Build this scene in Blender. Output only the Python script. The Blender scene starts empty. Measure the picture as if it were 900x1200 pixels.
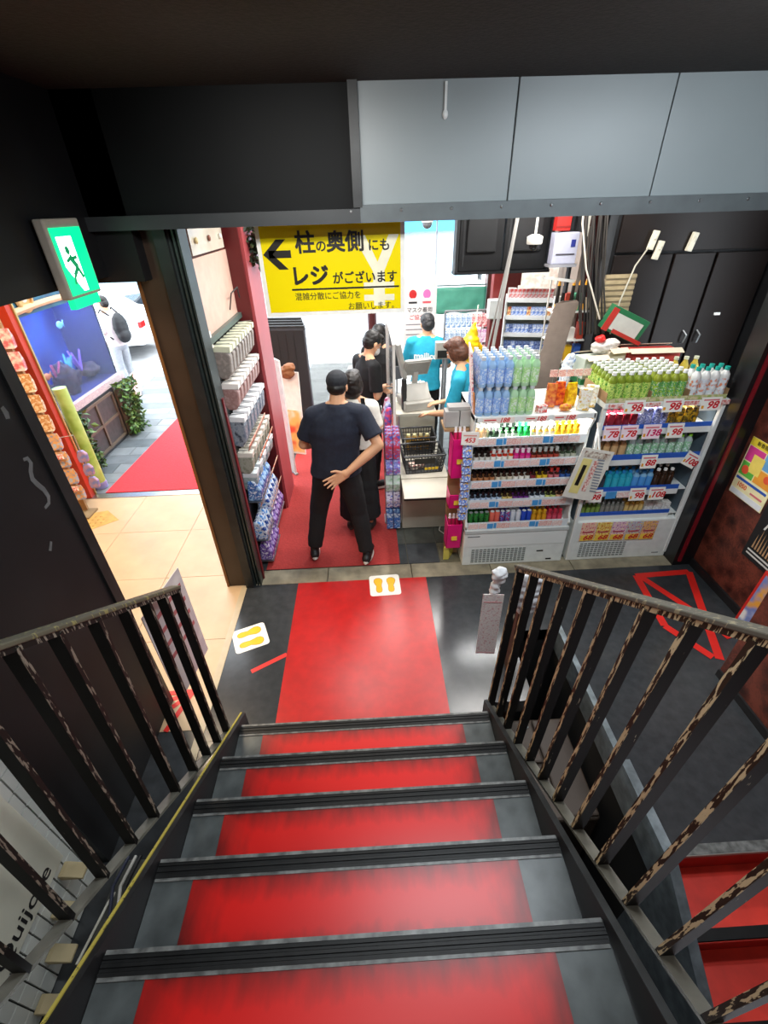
import bpy, bmesh, math, random
from mathutils import Vector, Matrix, Euler, noise
S = bpy.context.scene
COL = S.collection
rnd = random.Random(7)
PI = math.pi
R = math.radians

# ------------------------------------------------------------------ camera, world, lights, exposure
cam = bpy.data.objects.new('camera', bpy.data.cameras.new('camera'))
COL.objects.link(cam)
cam.data.sensor_fit = 'HORIZONTAL'
cam.data.sensor_width = 36.0
cam.data.lens = 530 / 900 * 36.0
cam.data.clip_start = 0.03
p_, r_, y_ = R(34.0), R(1.8), R(1.5)
fwd = Vector((math.sin(y_) * math.cos(p_), math.cos(y_) * math.cos(p_), -math.sin(p_)))
rt = Vector((math.cos(y_), -math.sin(y_), 0))
up = rt.cross(fwd)
rt2 = math.cos(r_) * rt - math.sin(r_) * up
up2 = math.sin(r_) * rt + math.cos(r_) * up
M = Matrix((rt2, up2, -fwd)).transposed().to_4x4()
M.translation = Vector((0, 0, 2.79))
cam.matrix_world = M
S.camera = cam

S.view_settings.view_transform = 'Standard'
S.view_settings.look = 'None'
S.view_settings.exposure = 0.0
S.view_settings.gamma = 1.0
S.view_settings.use_curve_mapping = False
S.cycles.max_bounces = 6
S.cycles.sample_clamp_indirect = 6.0

W = bpy.data.worlds.new('sky')
S.world = W
W.use_nodes = True
wb = W.node_tree.nodes['Background']
wb.inputs[0].default_value = (0.86, 0.93, 1.0, 1)
wb.inputs[1].default_value = 8.0


def area(name, loc, sx, sy, power, col=(1, 1, 1), rot=(0, 0, 0), spread=180):
    l = bpy.data.lights.new(name, 'AREA')
    l.shape = 'RECTANGLE'
    l.size, l.size_y = sx, sy
    l.energy = power
    l.color = col
    l.spread = R(spread)
    o = bpy.data.objects.new(name, l)
    o.location = loc
    o.rotation_euler = rot
    COL.objects.link(o)
    return o


COOL, WARM, NEUT = (0.86, 0.94, 1.0), (1.0, 0.79, 0.54), (1.0, 0.97, 0.93)
area('landing_tube_light', (1.65, 1.45, 3.2), 1.2, 0.12, 27, COOL, (R(38), 0, 0))
area('landing_tube_light', (0.5, 1.2, 3.24), 1.2, 0.12, 36, COOL)
area('stair_tube_light', (-0.1, -0.5, 3.2), 0.12, 1.2, 21, NEUT)
area('shop_tube_light', (0.95, 4.75, 3.05), 0.12, 1.2, 62, NEUT)
area('shop_tube_light', (0.2, 5.6, 3.05), 0.12, 1.2, 48, NEUT)
area('shop_tube_light', (1.5, 3.6, 3.05), 1.2, 0.12, 38, NEUT)
area('aisle_tube_light', (-0.25, 3.9, 3.08), 0.12, 1.0, 30, NEUT)
area('added_sign_fill_light', (-0.3, 1.7, 3.22), 0.8, 0.1, 7, NEUT, (R(55), 0, 0), 100)  # unseen fill lamp, added to brighten the yellow hanging sign
area('cooler_tube_light', (1.27, 3.29, 1.385), 0.8, 0.05, 16, (1, 1, 1), (R(-12), 0, 0))
area('cooler_tube_light', (2.2, 3.29, 1.44), 0.8, 0.05, 5, (1, 1, 1), (R(-12), 0, 0))
area('porch_warm_light', (-2.5, 2.9, 3.05), 0.9, 0.9, 110, WARM)


# ------------------------------------------------------------------ materials
_mats = {}


def mat(name, c, rough=0.6, var=0.12, scale=14, bump=0.0, metal=0.0, emit=0.0, trans=0.0, c2=None, spec=0.5, detail=3, ecol=None, lo=0.35, hi=0.7):
    """object-space noise between two tones of a colour, with optional fine relief"""
    if name in _mats:
        return _mats[name]
    m = bpy.data.materials.new(name)
    m.use_nodes = True
    nt = m.node_tree
    b = nt.nodes['Principled BSDF']
    b.inputs['Roughness'].default_value = rough
    b.inputs['Metallic'].default_value = metal
    b.inputs['Specular IOR Level'].default_value = spec
    if trans:
        b.inputs['Transmission Weight'].default_value = trans
        b.inputs['IOR'].default_value = 1.33
    tc = nt.nodes.new('ShaderNodeTexCoord')
    nz = nt.nodes.new('ShaderNodeTexNoise')
    nz.inputs['Scale'].default_value = scale
    nz.inputs['Detail'].default_value = detail
    nt.links.new(tc.outputs['Object'], nz.inputs['Vector'])
    rp = nt.nodes.new('ShaderNodeValToRGB')
    a = [max(0, x * (1 - var)) for x in c]
    d = c2 if c2 else [min(1, x * (1 + var)) for x in c]
    rp.color_ramp.elements[0].position = lo
    rp.color_ramp.elements[1].position = hi
    rp.color_ramp.elements[0].color = (*a, 1)
    rp.color_ramp.elements[1].color = (*d, 1)
    nt.links.new(nz.outputs['Fac'], rp.inputs[0])
    nt.links.new(rp.outputs[0], b.inputs['Base Color'])
    if bump:
        bp = nt.nodes.new('ShaderNodeBump')
        bp.inputs['Strength'].default_value = bump
        bp.inputs['Distance'].default_value = 0.01
        nt.links.new(nz.outputs['Fac'], bp.inputs['Height'])
        nt.links.new(bp.outputs[0], b.inputs['Normal'])
    if emit:
        b.inputs['Emission Color'].default_value = (*(ecol or c), 1)
        b.inputs['Emission Strength'].default_value = emit
    _mats[name] = m
    return m


def srgb(h):
    h = h.lstrip('#')
    return tuple((lambda v: v / 12.92 if v <= 0.04045 else ((v + 0.055) / 1.055) ** 2.4)(int(h[i:i + 2], 16) / 255) for i in (0, 2, 4))


def pm(h, rough=0.5, **k):
    """plain painted / printed / plastic material from an sRGB hex"""
    key = f'paint_{h}_{rough}' + ''.join(f'_{a}{v}' for a, v in sorted(k.items()))
    k.setdefault('var', 0.06)
    return mat(key, srgb(h), rough, **k)


BLACK = pm('141416', 0.5)
WHITE = pm('f2f2ee', 0.45)
BLACKPAINT = mat('black_wall_paint', srgb('17181a'), 0.55, 0.25, 3.0, 0.03, spec=0.3)
CEIL = mat('dark_ceiling_paint', srgb('262524'), 0.8, 0.3, 60, 0.25)
PANEL = mat('grey_painted_panel', srgb('8d9698'), 0.38, 0.04, 2.0)
VINYL = mat('dark_vinyl', srgb('34373a'), 0.21, 0.16, 16.0, 0.02, detail=7)
REDV = mat('red_vinyl', srgb('b3110e'), 0.33, 0.12, 12, 0.02, detail=6)
REDMAT = mat('red_needle_mat', srgb('ab3531'), 0.9, 0.12, 60, 0.3)
REDMAT2 = mat('red_door_mat', srgb('dc2f36'), 0.9, 0.1, 60, 0.3)
TAN = mat('tan_stone_tile', srgb('c2a683'), 0.4, 0.1, 3.0, 0.01, detail=6)
GROUT = mat('dark_grout', srgb('6b5a44'), 0.9, 0.1)
SILL = mat('stone_sill', srgb('8d8570'), 0.6, 0.3, 8, 0.1, detail=6)
STEEL = mat('brushed_steel', srgb('a9adb0'), 0.32, 0.08, 30, 0.0, 0.9)
DARKSTEEL = mat('dark_steel', srgb('2b2d2e'), 0.42, 0.2, 10, 0.02, 0.3)
GREYSTEEL = mat('grey_coated_steel', srgb('5d6466'), 0.45, 0.1, 10, 0.0, 0.2)
WENAMEL = mat('white_enamel', srgb('e9ece8'), 0.35, 0.03, 4)
CARD = mat('brown_cardboard', srgb('a5835c'), 0.8, 0.08, 20)
PAPER = mat('white_paper', srgb('f4f2ea'), 0.6, 0.03, 10)
SKIN = mat('skin', srgb('d9a47e'), 0.55, 0.06, 8)
CLEAR = mat('clear_plastic', (0.95, 0.98, 1.0), 0.08, 0.01, 5, trans=0.92)
REDINK = pm('cf1f24', 0.6)
BLACKINK = pm('15130f', 0.6)


def worn_metal(name, base, worn, amount, scale=70):
    """painted iron with chipped paint: chips are a noise mask of their own"""
    m = bpy.data.materials.new(name)
    m.use_nodes = True
    nt = m.node_tree
    b = nt.nodes['Principled BSDF']
    b.inputs['Roughness'].default_value = 0.55
    b.inputs['Specular IOR Level'].default_value = 0.14
    tc = nt.nodes.new('ShaderNodeTexCoord')
    mp = nt.nodes.new('ShaderNodeMapping')
    mp.inputs['Scale'].default_value = (1, 1, 0.14)
    nz = nt.nodes.new('ShaderNodeTexNoise')
    nz.inputs['Scale'].default_value = scale
    nz.inputs['Detail'].default_value = 5
    rp = nt.nodes.new('ShaderNodeValToRGB')
    rp.color_ramp.interpolation = 'LINEAR'
    rp.color_ramp.elements[0].position = amount
    rp.color_ramp.elements[1].position = amount + 0.03
    rp.color_ramp.elements[0].color = (*srgb(base), 1)
    rp.color_ramp.elements[1].color = (*srgb(worn), 1)
    nt.links.new(tc.outputs['Object'], mp.inputs[0])
    nt.links.new(mp.outputs[0], nz.inputs['Vector'])
    nt.links.new(nz.outputs['Fac'], rp.inputs[0])
    nt.links.new(rp.outputs[0], b.inputs['Base Color'])
    return m


BAR = worn_metal('chipped_black_bar', '141211', 'b9ad95', 0.70)
BAREDGE = worn_metal('worn_bar_edge', '2c211a', 'b9a684', 0.50, 120)
RAILTOP = worn_metal('worn_rail_top', '57534a', '857b64', 0.58)
BARL = worn_metal('dusty_black_bar', '171615', '8a8377', 0.74)
BARLEDGE = worn_metal('worn_left_bar_edge', '1f1d1b', '80776a', 0.54, 110)
RAILTOPL = worn_metal('worn_left_rail_top', '5f5b4c', '8f8858', 0.58)


def stair_red():
    """red vinyl of a tread with soot ground in along its front edge and its back edge (its own dirt), plus a vignette painted toward its sides"""
    m = bpy.data.materials.new('soiled_vignetted_red_vinyl')
    m.use_nodes = True
    nt = m.node_tree
    b = nt.nodes['Principled BSDF']
    b.inputs['Roughness'].default_value = 0.36
    tc = nt.nodes.new('ShaderNodeTexCoord')
    sx = nt.nodes.new('ShaderNodeSeparateXYZ')
    nt.links.new(tc.outputs['Object'], sx.inputs[0])
    nz = nt.nodes.new('ShaderNodeTexNoise')
    nz.inputs['Scale'].default_value = 9
    nz.inputs['Detail'].default_value = 7
    mp = nt.nodes.new('ShaderNodeMapping')
    mp.inputs['Scale'].default_value = (2.2, 0.8, 1)
    nt.links.new(tc.outputs['Object'], mp.inputs[0])
    nt.links.new(mp.outputs[0], nz.inputs['Vector'])
    # |y| distance from the tread's middle (local y runs -0.145..0.145), roughened by noise
    ab = nt.nodes.new('ShaderNodeMath'); ab.operation = 'ABSOLUTE'
    nt.links.new(sx.outputs['Y'], ab.inputs[0])
    mu = nt.nodes.new('ShaderNodeMath'); mu.operation = 'MULTIPLY_ADD'
    nt.links.new(nz.outputs['Fac'], mu.inputs[0])
    mu.inputs[1].default_value = 0.10
    ax = nt.nodes.new('ShaderNodeMath'); ax.operation = 'ABSOLUTE'
    nt.links.new(sx.outputs['X'], ax.inputs[0])
    sb = nt.nodes.new('ShaderNodeMath'); sb.operation = 'MULTIPLY_ADD'  # vignette painted into the red: sides darkened, centre left bright
    nt.links.new(ax.outputs[0], sb.inputs[0])
    sb.inputs[1].default_value = 0.55
    sb.inputs[2].default_value = -0.215
    mxx = nt.nodes.new('ShaderNodeMath'); mxx.operation = 'MAXIMUM'
    nt.links.new(ab.outputs[0], mxx.inputs[0])
    nt.links.new(sb.outputs[0], mxx.inputs[1])
    nt.links.new(mxx.outputs[0], mu.inputs[2])
    rp = nt.nodes.new('ShaderNodeValToRGB')
    e = rp.color_ramp.elements
    e[0].position = 0.09; e[0].color = (*srgb('c81410'), 1)
    e[1].position = 0.19; e[1].color = (*srgb('451513'), 1)
    nt.links.new(mu.outputs[0], rp.inputs[0])
    nt.links.new(rp.outputs[0], b.inputs['Base Color'])
    return m


STAIRRED = stair_red()


def burgundy():
    m = bpy.data.materials.new('burgundy_damask_wallpaper')
    m.use_nodes = True
    nt = m.node_tree
    b = nt.nodes['Principled BSDF']
    b.inputs['Roughness'].default_value = 0.42
    tc = nt.nodes.new('ShaderNodeTexCoord')
    vo = nt.nodes.new('ShaderNodeTexVoronoi')
    vo.inputs['Scale'].default_value = 9
    nz = nt.nodes.new('ShaderNodeTexNoise')
    nz.inputs['Scale'].default_value = 22
    nz.inputs['Distortion'].default_value = 2.5
    nt.links.new(tc.outputs['Object'], vo.inputs['Vector'])
    nt.links.new(tc.outputs['Object'], nz.inputs['Vector'])
    mx = nt.nodes.new('ShaderNodeMath'); mx.operation = 'MULTIPLY'
    nt.links.new(vo.outputs['Distance'], mx.inputs[0])
    nt.links.new(nz.outputs['Fac'], mx.inputs[1])
    rp = nt.nodes.new('ShaderNodeValToRGB')
    e = rp.color_ramp.elements
    e[0].position = 0.05; e[0].color = (*srgb('2c110d'), 1)
    e[1].position = 0.42; e[1].color = (*srgb('713729'), 1)
    nt.links.new(mx.outputs[0], rp.inputs[0])
    nt.links.new(rp.outputs[0], b.inputs['Base Color'])
    return m


BURG = burgundy()


def printed(name, cols, scale, rough=0.5, stretch=(1, 1, 1)):
    """patchy printed packaging: noise picks between flat inks"""
    if name in _mats:
        return _mats[name]
    m = bpy.data.materials.new(name)
    m.use_nodes = True
    nt = m.node_tree
    b = nt.nodes['Principled BSDF']
    b.inputs['Roughness'].default_value = rough
    tc = nt.nodes.new('ShaderNodeTexCoord')
    mp = nt.nodes.new('ShaderNodeMapping')
    mp.inputs['Scale'].default_value = stretch
    nz = nt.nodes.new('ShaderNodeTexNoise')
    nz.inputs['Scale'].default_value = scale * (2.4 if 8 <= scale < 40 else 1)
    nz.inputs['Detail'].default_value = 2
    rp = nt.nodes.new('ShaderNodeValToRGB')
    rp.color_ramp.interpolation = 'EASE'
    els = rp.color_ramp.elements
    n = len(cols)
    while len(els) < n:
        els.new(0.5)
    for i, h in enumerate(cols):
        els[i].position = 0.0 if i == 0 else 0.34 + 0.32 * (i - 1) / max(1, n - 2) if n > 2 else 0.5
        els[i].color = (*srgb(h), 1)
    nt.links.new(tc.outputs['Object'], mp.inputs[0])
    nt.links.new(mp.outputs[0], nz.inputs['Vector'])
    nt.links.new(nz.outputs['Fac'], rp.inputs[0])
    nt.links.new(rp.outputs[0], b.inputs['Base Color'])
    _mats[name] = m
    return m


# ------------------------------------------------------------------ mesh builder
class MB:
    def __init__(s):
        s.v, s.f, s.m = [], [], []

    def add(s, vs, fs, mi=0):
        k = len(s.v)
        s.v += [tuple(v) for v in vs]
        s.f += [tuple(i + k for i in f) for f in fs]
        s.m += [mi] * len(fs)
        return s

    def box(s, lo, hi, mi=0):
        x0, y0, z0 = lo; x1, y1, z1 = hi
        return s.add([(x0, y0, z0), (x1, y0, z0), (x1, y1, z0), (x0, y1, z0), (x0, y0, z1), (x1, y0, z1), (x1, y1, z1), (x0, y1, z1)],
                     [(0, 3, 2, 1), (4, 5, 6, 7), (0, 1, 5, 4), (1, 2, 6, 5), (2, 3, 7, 6), (3, 0, 4, 7)], mi)

    def cbox(s, c, d, mi=0, rot=None):
        hx, hy, hz = d[0] / 2, d[1] / 2, d[2] / 2
        k = len(s.v)
        s.box((-hx, -hy, -hz), (hx, hy, hz), mi)
        mt = Euler(rot).to_matrix() if rot else None
        for i in range(k, len(s.v)):
            v = Vector(s.v[i])
            if mt: v = mt @ v
            s.v[i] = tuple(v + Vector(c))
        return s

    def beam(s, a, b, w, d, mi=0, side=(1, 0, 0)):
        """square bar from a to b; w across 'side', d the other way"""
        a, b = Vector(a), Vector(b)
        t = (b - a).normalized()
        sd = Vector(side); sd = (sd - t * sd.dot(t)).normalized()
        n = t.cross(sd)
        q = [(-w / 2, -d / 2), (w / 2, -d / 2), (w / 2, d / 2), (-w / 2, d / 2)]
        vs = [a + sd * i + n * j for i, j in q] + [b + sd * i + n * j for i, j in q]
        return s.add(vs, [(0, 3, 2, 1), (4, 5, 6, 7), (0, 1, 5, 4), (1, 2, 6, 5), (2, 3, 7, 6), (3, 0, 4, 7)], mi)

    def lathe(s, prof, c=(0, 0, 0), n=10, mi=0, mis=None, sq=0.0):
        vs, fs, ms = [], [], []
        for r, z in prof:
            for i in range(n):
                a = 2 * PI * (i + 0.5) / n
                k = 1.0
                if sq: k = 1.0 + sq * (abs(math.sin(2 * a)) - 0.5)
                vs.append((c[0] + r * k * math.cos(a), c[1] + r * k * math.sin(a), c[2] + z))
        for j in range(len(prof) - 1):
            for i in range(n):
                fs.append((j * n + i, j * n + (i + 1) % n, (j + 1) * n + (i + 1) % n, (j + 1) * n + i))
                ms.append(mis[j] if mis else mi)
        fs.append(tuple(reversed(range(n)))); ms.append(mis[0] if mis else mi)
        fs.append(tuple((len(prof) - 1) * n + i for i in range(n))); ms.append(mis[-1] if mis else mi)
        k = len(s.v)
        s.v += vs; s.f += [tuple(i + k for i in f) for f in fs]; s.m += ms
        return s

    def tube(s, pts, r, n=8, mi=0):
        pts = [Vector(p) for p in pts]
        rr = r if isinstance(r, (list, tuple)) else [r] * len(pts)
        vs, fs = [], []
        t0 = (pts[1] - pts[0]).normalized()
        u = t0.orthogonal().normalized()
        for j, p in enumerate(pts):
            t = (pts[min(j + 1, len(pts) - 1)] - pts[max(j - 1, 0)]).normalized()
            u = (u - t * u.dot(t)).normalized()
            w = t.cross(u)
            for i in range(n):
                a = 2 * PI * i / n
                vs.append(p + (u * math.cos(a) + w * math.sin(a)) * rr[j])
        for j in range(len(pts) - 1):
            for i in range(n):
                fs.append((j * n + i, j * n + (i + 1) % n, (j + 1) * n + (i + 1) % n, (j + 1) * n + i))
        fs.append(tuple(reversed(range(n))))
        fs.append(tuple((len(pts) - 1) * n + i for i in range(n)))
        return s.add(vs, fs, mi)

    def ball(s, c, r, rot=None, n=12, m=8, mi=0):
        rx, ry, rz = r if isinstance(r, (tuple, list)) else (r, r, r)
        mt = Euler(rot).to_matrix() if rot else Matrix.Identity(3)
        vs = [Vector((0, 0, -rz))]
        for j in range(1, m):
            a = -PI / 2 + PI * j / m
            for i in range(n):
                b = 2 * PI * i / n
                vs.append(Vector((rx * math.cos(a) * math.cos(b), ry * math.cos(a) * math.sin(b), rz * math.sin(a))))
        vs.append(Vector((0, 0, rz)))
        fs = [(0, 1 + (i + 1) % n, 1 + i) for i in range(n)]
        for j in range(m - 2):
            for i in range(n):
                k = 1 + j * n
                fs.append((k + i, k + (i + 1) % n, k + n + (i + 1) % n, k + n + i))
        k = 1 + (m - 2) * n
        fs += [(k + i, k + (i + 1) % n, k + n) for i in range(n)]
        return s.add([mt @ v + Vector(c) for v in vs], fs, mi)

    def cap(s, a, b, ra, rb, n=12, flat=False, mi=0):
        """tapered capsule (round ends) or flat-ended cone"""
        a, b = Vector(a), Vector(b)
        t = (b - a).normalized()
        if flat:
            return s.tube([a, b], [ra, rb], n, mi)
        pts, rr = [], []
        for k in (0.98, 0.85, 0.5, 0.0):
            pts.append(a - t * ra * k); rr.append(ra * math.sqrt(max(0.01, 1 - k * k)))
        for k in (0.0, 0.5, 0.85, 0.98):
            pts.append(b + t * rb * k); rr.append(rb * math.sqrt(max(0.01, 1 - k * k)))
        return s.tube(pts, rr, n, mi)

    def prism(s, poly, d0, d1, axis='x', mi=0):
        """extrude a 2-D outline along an axis: x -> (y,z), y -> (x,z), z -> (x,y)"""
        def P(q, d):
            return (d, q[0], q[1]) if axis == 'x' else (q[0], d, q[1]) if axis == 'y' else (q[0], q[1], d)
        n = len(poly)
        vs = [P(q, d0) for q in poly] + [P(q, d1) for q in poly]
        fs = [(i, (i + 1) % n, n + (i + 1) % n, n + i) for i in range(n)] + [tuple(reversed(range(n))), tuple(range(n, 2 * n))]
        return s.add(vs, fs, mi)

    def mesh(s, name, mats):
        me = bpy.data.meshes.new(name)
        me.from_pydata(s.v, [], s.f)
        for m in (mats if isinstance(mats, (list, tuple)) else [mats]):
            me.materials.append(m)
        me.polygons.foreach_set('material_index', s.m)
        bm = bmesh.new(); bm.from_mesh(me)
        bmesh.ops.recalc_face_normals(bm, faces=bm.faces)
        bm.to_mesh(me); bm.free()
        return me

    def build(s, name, mats, parent=None, loc=None, rot=None, smooth=False, kind=None, bevel=0.0):
        o = place(name, s.mesh(name, mats), parent, loc, rot)
        if smooth: soft(o.data)
        if kind: o['kind'] = kind
        if bevel: bev(o, bevel)
        return o


def soft(me, angle=40):
    me.shade_smooth()
    me.set_sharp_from_angle(angle=R(angle))


def bev(o, w, seg=2):
    b = o.modifiers.new('bevel', 'BEVEL')
    b.width = w; b.segments = seg; b.limit_method = 'ANGLE'
    return o


def place(name, me, parent=None, loc=None, rot=None):
    o = bpy.data.objects.new(name, me)
    COL.objects.link(o)
    if parent: o.parent = parent
    if loc: o.location = loc
    if rot: o.rotation_euler = rot
    return o


def tag(o, label, cat, group=None):
    o['label'] = label; o['category'] = cat
    if group: o['group'] = group
    return o


def thing(name, label, cat, loc=(0, 0, 0), rz=0.0, group=None):
    o = bpy.data.objects.new(name, None)
    o.empty_display_size = 0.1
    COL.objects.link(o)
    o.location = loc; o.rotation_euler = (0, 0, rz)
    return tag(o, label, cat, group)


def struct(name, parent=None):
    o = bpy.data.objects.new(name, None)
    COL.objects.link(o)
    o['kind'] = 'structure'
    if parent: o.parent = parent
    return o


def sbox(name, lo, hi, m, parent=None, bevel=0):
    o = MB().box(lo, hi).build(name, m, parent, bevel=bevel)
    if not parent: o['kind'] = 'structure'
    return o


def dup(root, loc, rz=None, label=None):
    r = root.copy(); COL.objects.link(r)
    r.location = loc
    if rz is not None: r.rotation_euler = (0, 0, rz)
    if label: r['label'] = label
    for ch in root.children:
        c = ch.copy(); COL.objects.link(c); c.parent = r
        for g in ch.children:
            d = g.copy(); COL.objects.link(d); d.parent = c
    return r


ORD = 'first second third fourth fifth sixth seventh eighth ninth tenth eleventh twelfth thirteenth fourteenth fifteenth sixteenth seventeenth eighteenth nineteenth twentieth'.split() + ['twenty-first', 'twenty-second', 'twenty-third', 'twenty-fourth', 'twenty-fifth']
FACE = {'-y': (PI / 2, 0, 0), '+x': (PI / 2, 0, PI / 2), '-x': (PI / 2, 0, -PI / 2), '+z': (0, 0, 0), '+y': (PI / 2, 0, PI)}
_texts = {}


def text(s, size, m, parent, loc, rot='-y', bold=0.0, align='CENTER', sx=1.0, name='lettering', shear=0.0):
    key = (s, size, bold, align, m.name, shear)
    if key not in _texts:
        cu = bpy.data.curves.new('t', 'FONT')
        cu.body = s; cu.size = size; cu.align_x = align; cu.align_y = 'CENTER'
        cu.offset = bold; cu.shear = shear; cu.resolution_u = 3
        cu.extrude = 0.0004
        o = bpy.data.objects.new('t', cu)
        COL.objects.link(o)
        dg = bpy.context.evaluated_depsgraph_get(); dg.update()
        me = bpy.data.meshes.new_from_object(o.evaluated_get(dg))
        me.name = 'lettering'
        me.materials.clear(); me.materials.append(m)
        bpy.data.objects.remove(o); bpy.data.curves.remove(cu)
        _texts[key] = me
    o = place(name, _texts[key], parent, loc, FACE[rot] if isinstance(rot, str) else rot)
    o.scale = (sx, 1, 1)
    return o


# ------------------------------------------------------------------ setting: floors, walls, ceiling
# floor of the landing; the pit between the stairs (X .75..1.41, Y < 2.4) is left open
fl = struct('floor')
MB().box((-1.2, 1.62, -0.12), (0.74, 3.05, 0)).box((0.74, 2.38, -0.12), (1.41, 3.05, 0)).box((0.74, 1.78, -0.12), (1.02, 2.38, 0)).box((-4.2, -2.3, -0.13), (-0.7, 1.70, -0.003)).box((1.41, 0.88, -0.12), (2.92, 3.05, 0)).build('vinyl_sheet', VINYL, fl)
# tan tiles of the side porch, one object per tile
tile_me = None
gr = MB().box((-4.2, 1.70, -0.12), (-1.2, 4.72, -0.006)).build('grout_bed', GROUT, fl)
tl = MB().box((0.002, 0.002, -0.02), (0.748, 0.753, 0)).mesh('floor_tile', TAN)
for i in range(4):
    for j in range(4):
        place('floor_tile', tl, fl, (-4.2 + 0.75 * i, 1.70 + 0.755 * j, 0.0 + 0.0004 * ((i + j) % 2)))
MB().box((-1.215, 1.5, -0.02), (-1.165, 3.05, 0.004)).build('floor_joint_strip', pm('b9a98c', 0.4), fl)
# stone sill
sl = struct('trim_1')
for i, (a, b) in enumerate([(-1.15, -0.45), (-0.45, 0.32), (0.32, 1.05), (1.05, 1.8), (1.8, 2.72)]):
    MB().box((a + 0.003, 3.05, -0.12), (b - 0.003, 3.24, 0.004)).build('sill_stone', SILL, sl, bevel=0.004)
# slate tiles in the shop
sf = struct('floor_1')
MB().box((-1.25, 3.24, -0.12), (3.4, 7.3, -0.012)).build('grout_bed', mat('slate_grout', srgb('6b665a'), 0.9), sf)
SLATE = [mat(f'slate_{i}', srgb(h), 0.42, 0.25, 9, 0.1) for i, h in enumerate(['3f4446', '54564f', '6f6a58', '474b4e'])]
stl = [MB().box((0.004, 0.004, -0.02), (0.296, 0.296, 0)).mesh('slate_tile', m) for m in SLATE]
for i in range(15):
    for j in range(13):
        place('slate_tile', stl[(i * 7 + j * 5 + i * j) % 4], sf, (-1.2 + 0.3 * i, 3.245 + 0.3 * j, 0.0005 * ((i + 2 * j) % 3)))
# outside paving: dark planked strip beside the red mat, pale street beyond
pv = struct('pavement')
PLK = [mat(f'grey_paver_{i}', srgb(h), 0.35, 0.15, 6, 0.03) for i, h in enumerate(['6d7377', '5f666a', '7b8184'])]
plm = [MB().box((0.004, 0.003, -0.04), (1.496, 0.257, 0)).mesh('paver', m) for m in PLK]
for j in range(20):
    for i in range(-1, 3):
        place('paver', plm[(i * 2 + j * 5 + i * j) % 3], pv, (-4.9 + 1.5 * i + 0.5 * (j % 2), 4.82 + 0.26 * j, -0.004))
MB().box((-7, 4.80, -0.16), (-1.2, 10.1, -0.03)).build('paver_bed', GROUT, pv)
sbox('pavement_1', (-1.2, 7.3, -0.14), (6.5, 10.1, -0.004), mat('pale_pavement', srgb('c9c9c4'), 0.6, 0.08, 4))
sbox('street', (-40, 10.1, -0.2), (40, 20, -0.06), mat('asphalt_pale', srgb('9b9b9b'), 0.7, 0.12, 5))
sbox('kerb', (-40, 10.02, -0.2), (40, 10.16, 0.0), mat('kerb_stone', srgb('b9b7b0'), 0.7))
sbox('pavement_2', (-40, 20, -0.2), (40, 26, -0.0), mat('far_pavement', srgb('bcbab2'), 0.7))
sbox('trim_2', (-3.6, 4.70, -0.06), (-1.2, 4.80, 0.006), STEEL)

# walls round the stair hall
sbox('wall_left', (-1.56, 1.0, 0), (-1.46, 1.92, 2.5), BLACKPAINT)
sbox('wall_left_upper', (-1.60, -2.3, 2.5), (-1.45, 2.95, 3.34), BLACKPAINT)
sbox('wall_left_lintel', (-1.60, 2.95, 2.47), (-1.25, 3.2, 3.34), BLACKPAINT)
sbox('trim_3', (-1.462, 1.86, 0), (-1.445, 1.93, 2.5), DARKSTEEL)
# tiled wall beyond the shelves under the rail
wt = struct('wall_tiled')
MB().box((-1.62, -2.3, -0.1), (-1.505, 1.0, 2.5)).build('mortar_bed', mat('dark_mortar', srgb('3a3a38'), 0.9), wt)
WT = mat('white_wall_tile', srgb('c9ccc6'), 0.3, 0.05, 8)
wtm = MB().box((-0.012, 0.0035, 0.0035), (0, 0.0565, 0.1065)).mesh('tile', WT)
for i in range(15):
    for j in range(11):
        place('tile', wtm, wt, (-1.495, 0.10 + 0.06 * i, 0.0 + 0.11 * j))
sbox('wall_right', (2.88, 2.02, 0), (3.0, 3.05, 2.78), BURG)
sbox('wall_right_near', (2.36, 0.6, 0), (2.9, 1.9, 3.34), BURG)
sbox('wall_right_back', (2.88, -2.3, -1.9), (3.0, 2.02, 3.34), BURG)
sbox('wall_right_upper', (2.88, 2.02, 2.78), (3.0, 3.05, 3.34), BLACKPAINT)
sbox('baseboard_right', (2.86, 1.9, 0), (2.88, 3.05, 0.07), BLACK)
sbox('baseboard_right_near', (2.345, 0.88, 0), (2.36, 1.9, 0.06), BLACK)
sbox('wall_back', (-1.6, -2.4, -1.9), (3.0, -2.3, 3.34), BLACKPAINT)
# pillar with a red strip
sbox('pillar', (2.70, 3.05, 0), (2.92, 3.22, 2.8), mat('black_gloss_paint', srgb('151517'), 0.3, 0.2, 6))
sbox('trim_4', (2.735, 3.035, 0.05), (2.76, 3.052, 2.75), pm('7b1520', 0.4))
# ceiling
sbox('ceiling', (-1.6, -2.4, 3.29), (3.4, 2.97, 3.4), CEIL)
sbox('ceiling_shop', (-1.3, 2.97, 3.12), (3.4, 7.3, 3.4), mat('shop_ceiling', srgb('4a4a4a'), 0.8))
sbox('ceiling_porch', (-4.3, 0.9, 3.12), (-1.6, 4.75, 3.4), mat('porch_ceiling', srgb('b7a184'), 0.8))
sbox('wall_porch_back', (-4.3, 0.8, 0), (-1.56, 0.9, 3.2), mat('porch_wall', srgb('b3906a'), 0.7))
sbox('wall_porch_side', (-4.3, 0.9, 0), (-4.2, 4.75, 3.2), mat('porch_wall', srgb('b3906a'), 0.7))
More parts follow.
